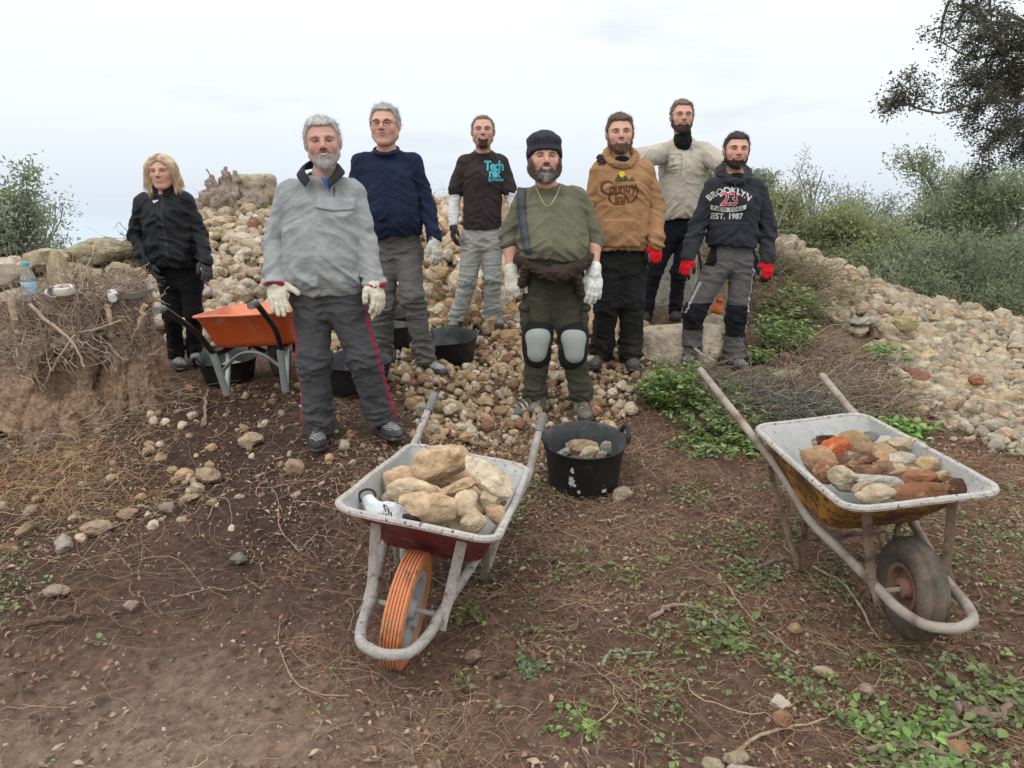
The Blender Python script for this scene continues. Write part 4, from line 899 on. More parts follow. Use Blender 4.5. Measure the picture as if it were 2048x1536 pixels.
def fleece_bits(p):
    n = p['neck']; o = p['org']; q = MB()
    # dark stand-up collar lying open in a V, blue shirt in the gap, chest flap
    for sg in (-1, 1):
        pts = [n+np.array([sg*.002, .075, .060]), n+np.array([sg*.060, .045, .055]), n+np.array([sg*.092, -.02, .03]), n+np.array([sg*.082, -.085, -.004]), n+np.array([sg*.048, -.125, -.045])]
        V = []; cm = catm(pts, 6)
        for i, c_ in enumerate(cm):
            t = i/(len(cm)-1); h = .052*(1-.25*t); outw = (c_-n)*[1, 1, 0]; outw = outw/np.linalg.norm(outw)
            V += [c_-outw*.012+[0, 0, h*.6], c_+outw*.006+[0, 0, h*.35], c_+outw*.028-[0, 0, h*.30]]
        m = len(cm); F = [(i*3+j, (i+1)*3+j, (i+1)*3+j+1, i*3+j+1) for i in range(m-1) for j in range(2)]; q.add(V, F)
    k = q.build('collar', mat('navy fleece', (.018, .018, .026), .95, bump=.5, bscale=200, coord='Object'), p['top'], org=o); s_ = k.modifiers.new('s', 'SOLIDIFY'); s_.thickness = .009
    V, Fc = grid_poly(-.040, .040, lambda x: -.075*(1-abs(x/.040)), 0, lambda x: .004, 10, 6); put_poly(p, V, Fc, 652, 354, mat('blue jersey', (.07, .17, .44), .9, bump=.4, bscale=200, coord='Object'), 'undershirt', lift=.006)
    for sg in (-1, 1):
        V, Fc = ribbon([(sg*.044, .002), (sg*.024, -.038), (.002, -.085)], [.007, .006, .003]); put_poly(p, V, Fc, 652, 354, mat('grey facing', (.26, .29, .30), .9, coord='Object'), 'collar_facing', lift=.009)
    V, Fc = grid_poly(-.098, .098, lambda x: -.030-.012*(1-abs(x/.098)), 0, lambda x: .026-.002*np.sin(x*30), 20, 6)
    V = np.array(V); V = V@np.array([[cos(-.05), sin(-.05)], [-sin(-.05), cos(-.05)]])
    f_ = put_poly(p, V, Fc, 669, 405, FLEECE, 'chest_flap', lift=.010); at = f_.data.color_attributes.new('Col', 'FLOAT_COLOR', 'POINT'); at.data.foreach_set('color', np.tile([.32, .335, .335, 1], len(f_.data.vertices)).astype(np.float32))
    s_ = f_.modifiers.new('s', 'SOLIDIFY'); s_.thickness = .006; s_.offset = -1
    zp = [(-.004, .10), (.004, .04), (.008, -.02), (.004, -.06)]; V, Fc = ribbon(zp, [.0022, .0022, .002]); put_poly(p, V, Fc, 660, 372, inkm('zip', (.03, .03, .035)), 'zip', .004)
fleece_bits(p1)
# ---- 2 navy man ---------------------------------------------------------------------
NAVY = (.016, .022, .048)
p2 = person(dict(D=5.28, label='grey-haired man with glasses in navy long-sleeved shirt and grey trousers', head=(770, 253, -.05), hs=1.13, hrot=(-3, 0, -4),
    sl=(722, 327), sr=(826, 327), el=(708, 410), er=(853, 405, .0), wl=(715, 470, -.05), wr=(868, 478, -.10), hl=(770, 490), hr=(816, 490), kl=(768, 610, -.04), kr=(823, 590, -.12), al=(765, 705, .1), ar=(852, 708, -.05),
    feet={'l': -5, 'r': 48}, hem=(790, 474), torso=dict(chest=.185, belly=.182, hip=.165, cd=.14, bd=.165, by=.045), arm=1.05,
    face=dict(skin=(.60, .345, .262), brow=(.10, .08, .07), fat=.008, squint=.8, hair=(.34, .34, .34), ht=.009, topk=.008, hline=.084, glasses=(mat('dark red frame', (.08, .02, .02), .4), .0019)),
    trousers=dict(col=(.125, .122, .118), r=(.095, .078, .068), hem=.05, amp=.013, seed=31, dirt=.4), shoes=dict(col=(.05, .05, .05), col2=(.10, .09, .08), lace=(.5, .5, .48), s=1.08),
    top=dict(name='long_sleeved_shirt', col=NAVY, off=.010, r=(.066, .056, .045), neck='crew', nw=1.05, amp=.010, seed=41, wf=6),
    gloves=dict(r=dict(col=(.50, .50, .44), b=(-.7, -.8, 0), c=(-.5, .9, 0), th=1.15, s=1.0, cuff=.04, cuffcol=(.05, .05, .05), palm=(.42, .45, .40)), l=dict(col=(.5, .5, .44), b=(.3, -1, 0)))))
neck_rib(p2, .083, .012, mat('navy rib', (.012, .015, .034), .9, coord='Object'), None, tilt=.40, tube=.008)
# ---- 3 printed T-shirt man ----------------------------------------------------------
def fn_zipoff(V, side, t, az, col, J):
    m_ = (np.abs(t-.62) < .018); col[m_] *= 1.25; m2 = np.abs(t-.655) < .012; col[m2] *= .55
    m3 = (np.abs(t-.06) < .012) & (np.abs(az[:, 0]) > .0); col[m3] *= .75
    col[t > .66] *= [.93, .97, .95]; return col
p3 = person(dict(D=6.4, label='slim man in dark brown printed T-shirt over white sleeves and pale grey trousers', head=(966, 264, -.05), hs=1.10, hrot=(2, 0, -4),
    sl=(930, 327), sr=(1001, 327), el=(909, 390, .02), er=(1022, 388, .0), wl=(907, 448, -.07), wr=(1034, 445, -.05), hl=(944, 475), hr=(984, 475), kl=(936, 560, -.04), kr=(984, 558, -.04), al=(915, 638, .0), ar=(984, 640, .02),
    feet={'l': -18, 'r': 24}, hem=(964, 456), torso=dict(chest=.158, belly=.146, hip=.150, cd=.12, bd=.115),
    face=dict(skin=(.60, .345, .262), brow=(.09, .05, .03), smile=1, stubble=(.20, .11, .07), stubk=.55, hair=(.13, .085, .06), ht=.0035, hline=.085, recede=.02, beard=(.085, .04, .022), bstyle='goatee', bt=.003, glasses=(mat('thin steel frame', (.35, .33, .32), .3, .8), .0010)),
    trousers=dict(col=(.34, .345, .33), r=(.092, .072, .070), hem=.03, amp=.012, seed=51, fn=fn_zipoff, dirt=.15), shoes=dict(col=(.07, .065, .06), s=1.0),
    top=dict(name='t_shirt', col=(.042, .034, .034), off=.012, r=(.066, .070, .05), sleeve=.40, neck='crew', nw=.95, amp=.009, seed=61, wf=5.5),
    gloves=dict(l=dict(col=(.02, .02, .02), b=(.3, -1, 0), c=(1, .2, 0), s=.95), r=dict(col=(.02, .02, .02), b=(-.5, -1, 0)))))
neck_rib(p3, .070, .012, mat('brown rib', (.06, .05, .048), .9, coord='Object'), None, tilt=.35, tube=.007)
for k_ in 'lr':
    J = p3['J']; S_, E_, W_ = J['s'+k_], J['e'+k_], J['w'+k_]
    quick('white_sleeve', np.minimum(S_, W_)-.1, np.maximum(S_, W_)+.1, .006, lambda F: (F.cone(S_+(E_-S_)*.45, E_, .053, .051, .02), F.cone(E_, W_, .051, .040, .03)), CLOTH, p3['body'], p3['org'], (.66, .67, .68), wrk=.006, seed=5)
cy = inkm('cyan', (.10, .42, .50))
put_text(p3, 'Tech', 988, 332, .105, cy, 'printed_text', bold=.0035, space=.82, squash=.86); put_text(p3, 'nik', 989, 347, .098, cy, 'printed_text', bold=.0035, space=.84, squash=.9)
put_text(p3, 'Sportswear', 992, 359, .038, cy, 'printed_text', bold=.0014, space=.9, squash=.80)
# ---- 4 beanie man -------------------------------------------------------------------
OLV = (.145, .142, .095)
def fn_cargo(V, side, t, az, col, J):
    m_ = (np.abs(t-.93) < .02); col[m_] *= .55; m_ = (np.abs(t-.99) < .012); col[m_] *= .6; return col
p4 = person(dict(D=4.75, label='man in dark beanie, olive green shirt and grey knee pads, jacket tied round his waist', head=(1089, 319, -.05), hs=1.13, hrot=(4, 0, -5),
    sl=(1052, 400), sr=(1153, 397), el=(1020, 474, .03), er=(1187, 470, .03), wl=(1024, 546, -.06), wr=(1188, 542, -.08), hl=(1079, 560), hr=(1132, 560), kl=(1075, 683, -.05), kr=(1145, 685, -.05), al=(1070, 795, .0), ar=(1162, 800, .0),
    feet={'l': -52, 'r': 6}, hem=(1105, 517), torso=dict(chest=.198, belly=.205, hip=.180, cd=.15, bd=.185, by=.075), arm=1.15,
    face=dict(skin=(.60, .345, .262), brow=(.14, .09, .07), fat=.010, smile=1, squint=.5, nose=1.1, beard=(.10, .07, .055), beard2=(.42, .39, .36), bstyle='full', bt=.012, mous=(.10, .06, .045)),
    trousers=dict(col=(.058, .058, .042), r=(.108, .086, .068), hem=.075, amp=.012, seed=71, fn=fn_cargo, dirt=.2), shoes=dict(col=(.17, .15, .12), col2=(.34, .32, .27), lace=(.03, .03, .03), s=1.08),
    top=dict(name='long_sleeved_shirt', col=OLV, off=.010, r=(.072, .066, .055), sleeve=.56, neck='crew', nw=1.15, amp=.010, seed=81, wf=5),
    gloves=dict(l=dict(col=(.60, .58, .48), b=(.9, -.5, 0), c=(.5, .9, 0), pose='fist', th=1.15, s=1.05, cuff=.046), r=dict(col=(.66, .66, .62), b=(-1, -.3, 0), c=(-.1, 1, 0), pose='relaxed', th=1.18, s=1.12, cuff=.046))))
def beanie_bits(p):
    c, R, s, o = p['c'], p['R'], p['s'], p['org']
    def mk(q): return sst(-.004, .004, q[:, 2]-np.interp(q[:, 1], [-.1, -.03, .03, .09], [-.040, -.012, .012, .038])+.000)
    b = shell(dict(fat=.004, topk=.022), c, R, s, mk, .016, 'beanie', mat('knitted wool', (1, 1, 1), .95, use_attr=True, var=.25, vscale=60, bump=.9, bscale=200, bdist=.006, coord='Object'), p['body'], o, (.022, .026, .033), namp=.001)
    J = p['J']; n = p['neck']
    # rucksack strap hanging from the shoulder
    V, Fc = ribbon([(-.004, .175), (-.012, .11), (-.004, .0), (.02, -.16), (.035, -.20)], [.024, .026, .024, .020, .018]); k = put_poly(p, V, Fc, 1046, 436, mat('dark webbing strap', (.055, .065, .075), .85, var=.15, coord='Object', bump=.3), 'shoulder_strap', lift=.009)
    s_ = k.modifiers.new('s', 'SOLIDIFY'); s_.thickness = .006; s_.offset = -1
    # jacket tied round the waist: rolled band, knot and hanging sleeves
    zc = p['hz']-.025; hm = p['hm']
    def band(F):
        a_, b_ = .205, .200; ctr = np.array([hm[0]+.0, hm[1]-.02, zc]); pr = None
        for i in range(33):
            w = 2*pi*i/32; q = ctr+[a_*cos(w), -b_*sin(w), .018*sin(w*3)-.045*max(0, sin(w))+.02*abs(cos(w))]
            r = .036+.010*sin(w*5)
            if pr is not None: F.cone(pr, q, r, r, .02)
            pr = q
        F.ell(ctr+[.02, -.225, -.055], (.06, .04, .04), None, .02)
        F.cone(ctr+[.03, -.215, -.05], ctr+[.15, -.16, -.00], .042, .034, .03); F.cone(ctr+[.12, -.17, -.03], ctr+[.17, -.12, -.18], .032, .022, .02)
        F.cone(ctr+[-.17, -.12, -.03], ctr+[-.20, -.08, -.13], .03, .026, .02)
    quick('tied_jacket', hm-[.36, .42, .26], hm+[.36, .30, .22], .0075, band, CLOTH, p['body'], o, (.055, .038, .032), wrk=.016, seed=9)
    for k_ in 'lr':
        K = J['k'+k_]; sg = -1 if k_ == 'l' else 1
        quick('knee_pad_strap', K-[.16, .2, .20], K+[.16, .16, .2], .007, lambda F: (F.cone(K+[0, 0, .075], K+[0, 0, .035], .102, .100, .0, ys=1.05), F.cone(K+[0, .01, -.06], K+[0, .01, -.10], .092, .088, .0, ys=1.05), F.ell(K+[sg*.012, -.045, -.02], (.088, .07, .135), None, .03)), CLOTH, p['tr'], o, (.018, .018, .018))
        def padf(F):
            F.ell(K+[0, -.075, .045], (.080, .052, .068), None, .0); F.ell(K+[sg*.008, -.070, -.050], (.068, .052, .075), None, .06)
        quick('knee_pad', K-[.16, .2, .20], K+[.16, .06, .2], .006, padf, mat('grey foam', (1, 1, 1), .85, use_attr=True, var=.1, vscale=90, bump=.3, bscale=250, coord='Object'), p['tr'], o, (.33, .35, .34))
        h = J['h'+k_]; pk = h+(K-h)*.62+[sg*.085, -.02, 0]
        quick('cargo_pocket', pk-[.1, .14, .17], pk+[.1, .14, .17], .007, lambda F: (F.ell(pk, (.030, .075, .095), None, 0), F.ell(pk+[sg*.006, 0, .075], (.034, .08, .026), None, .004)), CLOTH, p['tr'], o, (.056, .056, .040), wrk=.008)
    q = MB(); q.tube(catm([n+[-.075, -.07, .01], n+[-.055, -.125, -.045], n+[-.022, -.16, -.105], n+[.01, -.162, -.108], n+[.05, -.13, -.05], n+[.075, -.07, .01]], 8), .0028, 6)
    q.build('necklace', mat('brass chain', (.45, .36, .2), .4, .6), p['body'], org=o)
beanie_bits(p4)
# ---- 5 tan hoodie ---------------------------------------------------------------------
TAN = (.36, .20, .10)
def fn_hood(ribc, hzb=.055):
    def f(V, col, p):
        m_ = V[:, 2] < p['hz']+hzb; col[m_] = ribc; m2 = np.abs(V[:, 2]-p['hz']-hzb) < .004; col[m2] = np.array(ribc)*.6
        for k in 'lr':
            w = p['J']['w'+k]; d = np.linalg.norm(V-w, axis=1); col[d < .075] = ribc
        return col
    return f
RED = (.62, .012, .022)
p5 = person(dict(D=5.46, label='bearded man in tan hooded sweatshirt with brown lettering, black trousers and red gloves', head=(1240, 270, -.05), hs=1.10, hrot=(-3, -2, -4),
    sl=(1202, 342), sr=(1288, 342), el=(1184, 418, .04), er=(1310, 412, .02), wl=(1176, 482, -.06), wr=(1311, 484, -.09), hl=(1220, 520), hr=(1266, 520), kl=(1213, 610, -.04), kr=(1264, 606, -.04), al=(1203, 697, .02), ar=(1261, 705, -.04),
    feet={'l': -28, 'r': 2}, hem=(1245, 503), torso=dict(chest=.172, belly=.172, hip=.165, cd=.13, bd=.135, by=.01),
    face=dict(skin=(.60, .345, .262), brow=(.11, .07, .045), smile=1, squint=.65, hair=(.105, .07, .05), ht=.007, topk=.012, hline=.078, beard=(.13, .075, .048), bt=.0015, stubble=(.24, .15, .11), stubk=.6),
    trousers=dict(col=(.018, .018, .018), r=(.100, .085, .082), hem=.03, amp=.013, seed=91, dirt=.3), shoes=dict(col=(.08, .075, .07), col2=(.13, .12, .11), s=1.0, lace=(.1, .1, .1)),
    top=dict(name='hooded_sweatshirt', col=TAN, off=.020, r=(.074, .068, .056), cuff=1, neck='crew', nw=1.0, amp=.013, seed=101, wf=5, fn=fn_hood((.33, .18, .09))),
    gloves=dict(l=dict(col=RED, palm=(.02, .02, .02), mat=CLOTH, b=(.3, -1, 0), c=(1, .3, 0)), r=dict(col=RED, palm=(.02, .02, .02), mat=CLOTH, b=(-.95, -.25, 0), c=(-.25, .95, 0), s=1.0))))
def hood(p, col, inner, str_=None):
    n = p['neck']; o = p['org']
    def f(F):
        pr = None
        for i in range(25):
            w = -pi*.5+2*pi*i/24; fr = (1-sin(w))/2     # fr 1 at front (w=-90)
            q = n+np.array([cos(w)*(.098-.012*fr), sin(w)*.090+.012, .045-.085*fr+.020*(1-fr)]); r = .026+.014*(1-fr)
            if pr is not None: F.cone(pr[0], q, pr[1], r, .012)
            pr = (q, r)
        F.ell(n+[0, .10, -.02], (.115, .055, .085), None, .03)
        F.ell(n+[0, -.005, .085], (.062, .085, .10), None, .006, 'sub')
    quick('hood', n-[.17, .17, .14], n+[.17, .20, .14], .006, f, CLOTH, p['top'], o, col, wrk=.009, seed=12, colfn=lambda V, cc: np.where(((np.linalg.norm((V-n)[:, :2], axis=1) < .082) & (V[:, 2] > n[2]-.03))[:, None], inner, cc))
    quick('undershirt', n-[.1, .16, .1], n+[.1, .1, .1], .006, lambda F: F.ell(n+[0, -.032, -.016], (.066, .072, .040), None, .0), CLOTH, p['body'], o, BLK)
def kangaroo(p, col, px, py):
    V, Fc = grid_poly(-.155, .155, -.105, 0, lambda x: .085 if abs(x) < .105 else .085-(abs(x)-.105)*2.2, 30, 14)
    k = put_poly(p, V, Fc, px, py, CLOTH, 'front_pocket', lift=.009); at = k.data.color_attributes.new('Col', 'FLOAT_COLOR', 'POINT'); at.data.foreach_set('color', np.tile([*col, 1], len(k.data.vertices)).astype(np.float32))
    s_ = k.modifiers.new('s', 'SOLIDIFY'); s_.thickness = .007; s_.offset = -1
hood(p5, TAN, (.22, .115, .06)); kangaroo(p5, TAN, 1238, 463)
br = inkm('brown', (.13, .050, .025)); gn = inkm('green', (.060, .075, .040)); ye = inkm('yellow', (.62, .42, .04))
put_text(p5, 'C', 1213, 377, .135, br, 'printed_text', bold=.002, squash=.95); put_text(p5, 'ountry', 1245, 376, .092, br, 'printed_text', bold=.0022, space=.92, squash=.80, rot=4)
put_text(p5, 'Inn', 1243, 398, .085, br, 'printed_text', bold=.002, space=.95)
V, Fc = ribbon([(.112, .030), (.118, -.01), (.100, -.055), (.068, -.072), (.020, -.018), (-.055, -.014), (-.105, -.022)], [.003, .006, .007, .004, .004, .005, .002]); put_poly(p5, V, Fc, 1240, 382, br, 'printed_swash')
V, Fc = ribbon([(-.03, .035), (-.075, .04), (-.085, 0), (-.055, -.03), (0, -.035), (.03, -.028)], [.002, .005, .007, .005, .003, .001]); put_poly(p5, V, Fc, 1243, 398, br, 'printed_swash')
zz = lambda x: .050*max(0, 1-abs((x+.035)/.030))+.0 if x < -.012 else (.040*max(.1, 1-abs((x-.012)/.026)) if x < .035 else .030*max(.05, 1-abs((x-.058)/.024)))
V, Fc = grid_poly(-.066, .082, 0, 0, zz, 60, 3); put_poly(p5, V, Fc, 1247, 362, gn, 'printed_trees', lift=.0045)
V = [(.021*cos(w), .021*sin(w)) for w in np.linspace(0, 2*pi, 16, endpoint=False)]+[(0, 0)]; put_poly(p5, V, [(i, (i+1) % 16, 16) for i in range(16)], 1244, 348, ye, 'printed_sun', lift=.0035)
# ---- 6 beige T-shirt man ----------------------------------------------------------------
p6 = person(dict(D=6.54, label='tall bearded man in beige T-shirt at the back, arms round his two neighbours', head=(1364, 235, -.05), hs=1.10, hrot=(-2, 0, -4),
    sl=(1326, 306), sr=(1409, 304), el=(1262, 322, -.5), er=(1448, 332, -.28), wl=(1222, 318, -1.0), wr=(1492, 352, -.45), hl=(1343, 455), hr=(1381, 455), kl=(1308, 548, -.03), kr=(1357, 545, -.03), al=(1293, 625, .0), ar=(1350, 632, .0),
    feet={'l': -20, 'r': -12}, hem=(1364, 439), torso=dict(chest=.185, belly=.178, hip=.155, cd=.13, bd=.135, by=.015),
    face=dict(skin=(.60, .345, .262), brow=(.11, .07, .05), hair=(.15, .11, .09), ht=.009, topk=.008, hline=.082, recede=.02, beard=(.06, .04, .032), bt=.0025, stubble=(.18, .11, .08), glasses=(mat('thin dark frame', (.12, .10, .09), .3, .6), .0012)),
    trousers=dict(col=(.011, .012, .017), r=(.086, .066, .052), hem=.05, amp=.009, seed=111, dirt=.15), shoes=dict(col=(.02, .02, .02), s=1.02, lace=(.06, .06, .06)),
    top=dict(name='t_shirt', col=(.47, .43, .355), off=.016, r=(.080, .082, .06), sleeve=.42, neck='crew', nw=1.0, amp=.010, seed=121, wf=5),
    gloves=dict(l=dict(col=(.06, .03, .035), b=(0, .8, .3), c=(-.1, -.3, -1), da=(-.3, -.9, -.15), pose='relaxed', mat=CLOTH))))
J = p6['J']; o6 = p6['org']
quick('black_undershirt', np.minimum(J['wl'], J['el'])-.15, np.maximum(J['sr'], J['er'])+[.35, .3, .3], .008, lambda F: (F.cone(J['sl']+(J['el']-J['sl'])*.6, J['el'], .05, .046, .02), F.cone(J['el'], J['wl'], .046, .038, .02), F.cone(J['sr'], J['er'], .05, .047, .02), F.cone(J['er'], J['wr'], .047, .038, .02),
    F.cone(p6['neck']+[0, -.005, .055], p6['neck']+[0, -.02, -.02], .066, .080, .01)), CLOTH, p6['body'], o6, BLK, wrk=.006)
ik = inkm('grey line', (.14, .14, .10))
def frame(p, x0, x1, z0, z1, w, px, py, m):
    for a, b in (((x0, z0), (x1, z0)), ((x1, z0), (x1+.004, z1)), ((x1+.004, z1), (x0-.004, z1)), ((x0-.004, z1), (x0, z0))):
        V, Fc = ribbon([a, ((a[0]+b[0])/2, (a[1]+b[1])/2), b], [w, w]); put_poly(p, V, Fc, px, py, m, 'printed_line', .003)
frame(p6, -.063, .063, -.075, .075, .0018, 1347, 327, ik); frame(p6, -.052, -.045, -.06, .06, .0015, 1347, 327, ik)
for pts in ([(-.04, .06), (-.01, .035), (0, -.01), (-.03, -.03), (-.05, -.035)], [(-.04, -.03), (0, -.012), (.055, -.012)], [(-.06, -.055), (-.02, -.062), (.01, -.05), (.03, -.06)]):
    V, Fc = ribbon(pts, [.001, .002, .001]); put_poly(p6, V, Fc, 1347, 327, ik, 'printed_line', .003)
for dx in (.0, .006): V, Fc = grid_poly(dx-.006, dx+.006, -.02, -.010, None, 3, 2); put_poly(p6, V, Fc, 1347, 327, ik, 'printed_figure', .0035)
for pts in ([(-.03, .0), (0, .004), (.03, .0)], [(-.012, -.012), (0, -.02), (.010, -.010)], [(-.006, .022), (0, .012), (.008, .02)]):
    V, Fc = ribbon(pts, [.001, .0025, .001]); put_poly(p6, V, Fc, 1384, 299, ik, 'printed_line', .003)
# ---- 7 dark hoodie --------------------------------------------------------------------------
CHAR = (.034, .037, .045)
def fn_work(V, side, t, az, col, J):
    a = np.where(side == 0, -az[:, 0], az[:, 0]); k = (t > .80) & (t < 1.42+.10*np.sin(side*2.)) & (az[:, 1] < .06); col[k] = (.014, .014, .016)
    col[(a > .062) & (t < .50) & (side == 1)] = (.014, .014, .016); col[(a > .045) & (t < .10)] = (.014, .014, .016); col[(a > .05) & (az[:, 1] < .03) & (t > .45) & (t < .66) & (side == 1)] = (.02, .02, .022)
    col[(np.abs(t-.555) < .012) & (a > .05) & (side == 1)] = (.14, .14, .14)
    pipe = (np.abs(a-.060) < .005) & (az[:, 1] < 0) & (side == 1) & (t > .1); col[pipe] = (.42, .42, .42); pipe = (np.abs(a-.078) < .006) & (side == 0) & (t > .4) & (t < 1); col[pipe] = (.38, .38, .38)
    col[(t > 1.42) & (a > .055) & (side == 1)] = (.02, .02, .02); return col
p7 = person(dict(D=5.74, label='man in charcoal hooded sweatshirt lettered in white and red, grey work trousers, red gloves', head=(1473, 303, -.05), hs=1.08, hrot=(-5, 2, -3),
    sl=(1428, 376), sr=(1512, 378), el=(1397, 450, .02), er=(1535, 452, .02), wl=(1378, 512, -.06), wr=(1535, 517, -.06), hl=(1440, 520), hr=(1488, 520), kl=(1388, 625, -.06), kr=(1473, 630, -.05), al=(1381, 718, .0), ar=(1467, 738, -.04),
    feet={'l': -25, 'r': 10}, hem=(1468, 493), torso=dict(chest=.168, belly=.165, hip=.158, cd=.125, bd=.125),
    face=dict(skin=(.60, .345, .262), brow=(.03, .02, .015), hair=(.035, .026, .022), hair2=(.10, .085, .075), ht=.007, topk=.008, hline=.072, beard=(.035, .025, .02), bt=.0015, squint=.75, stubble=(.12, .07, .05), stubk=.3),
    trousers=dict(col=(.105, .103, .103), r=(.098, .078, .074), hem=.03, amp=.013, seed=131, fn=fn_work, dirt=.4), shoes=dict(col=(.05, .05, .055), s=1.0),
    top=dict(name='hooded_sweatshirt', col=CHAR, off=.018, r=(.072, .066, .054), cuff=1, neck='crew', nw=1.05, amp=.012, seed=141, wf=5, fn=fn_hood((.042, .045, .050))),
    gloves=dict(l=dict(col=RED, palm=(.025, .025, .025), mat=CLOTH, b=(.8, -.6, 0), c=(.6, .8, 0), pose='relaxed'), r=dict(col=RED, palm=(.025, .025, .025), mat=CLOTH, b=(-.9, -.3, 0), c=(-.35, .9, 0)))))
hood(p7, (.045, .047, .055), (.13, .12, .115)); kangaroo(p7, CHAR, 1468, 468)
wh = inkm('white', (.62, .62, .60)); rd = inkm('red', (.55, .03, .07)); dk = inkm('dark', (.05, .05, .05))
put_text(p7, 'BROOKLYN', 1461, 381, .062, wh, 'printed_text', bold=.0022, arc=.20, space=1.05, squash=.95)
put_text(p7, '23', 1459, 399, .135, wh, 'printed_number', bold=.0050, space=.95, squash=.95, lift=.0035); put_text(p7, '23', 1459, 399, .135, rd, 'printed_number', bold=.001, space=.95, squash=.95, lift=.0055)
V, Fc = grid_poly(-.118, .118, lambda x: -.018-.022*(1-(x/.118)**2), 0, lambda x: .014-.022*(1-(x/.118)**2), 24, 3); put_poly(p7, V, Fc, 1458, 413, wh, 'printed_banner', lift=.0050)
V, Fc = text_geo('NEW YORK', .036, .0006, 0, 1.1); V[:, 1] = V[:, 1]-.002-.022*(1-(V[:, 0]/.118)**2); put_poly(p7, V, Fc, 1458, 413, dk, 'printed_text', lift=.0105)
put_text(p7, 'EST.', 1439, 433, .058, wh, 'printed_text', bold=.0018, space=1.0, squash=.86); put_text(p7, '1987', 1470, 433, .058, wh, 'printed_text', bold=.0018, space=1.0, squash=.90)
for sx in (-.036, .040):
    q = MB(); a = p7['neck']+np.array([sx, -.125, -.045]); q.tube(catm([a, a+[.004, -.035, -.06], a+[.0, -.045, -.13]], 5), .0042, 6); q.build('drawstring', mat('black cord', (.015, .015, .015), .8), p7['top'], org=p7['org'])
# ---- 8 woman ----------------------------------------------------------------------------------
def fn_jk(V, col, p):
    n = p['neck']; m_ = (np.abs(V[:, 0]-n[0]-.012-(n[2]-V[:, 2])*.08) < .005) & (V[:, 1] < n[1]); col[m_] = (.03, .03, .03); return col
p8 = person(dict(D=5.72, label='blonde woman in black jacket and black trousers behind the orange wheelbarrow', head=(324, 345, -.05), hs=1.05, hrot=(6, -2, 0),
    sl=(290, 408), sr=(366, 402), el=(275, 475, .04), er=(396, 468, .03), wl=(302, 532, -.10), wr=(409, 518, -.08), hl=(338, 555), hr=(380, 553), kl=(345, 632, -.05), kr=(388, 628, -.03), al=(352, 705, .05), ar=(388, 695, .1),
    feet={'l': 35, 'r': 25}, hem=(355, 533), torso=dict(chest=.155, belly=.160, hip=.158, cd=.14, bd=.145, by=.02),
    face=dict(skin=(.60, .345, .262), brow=(.24, .15, .09), browk=.5, smile=1, squint=.65, noears=1),
    trousers=dict(col=(.010, .010, .011), r=(.080, .062, .054), hem=.05, amp=.007, seed=151, dirt=.1), shoes=dict(col=(.06, .06, .065), col2=(.20, .20, .20), lace=(.35, .35, .35), s=.95),
    top=dict(name='jacket', col=(.010, .011, .013), mat=NYLON, off=.018, r=(.074, .064, .052), cuff=1, neck='v', amp=.016, seed=161, wf=5.5, fn=fn_jk),
    gloves=dict(l=dict(col=(.035, .036, .040), b=(.5, -1, 0), c=(1, .5, 0), mat=CLOTH), r=dict(col=(.06, .06, .065), b=(-.4, -1, 0), c=(-1, .3, 0), mat=CLOTH))))
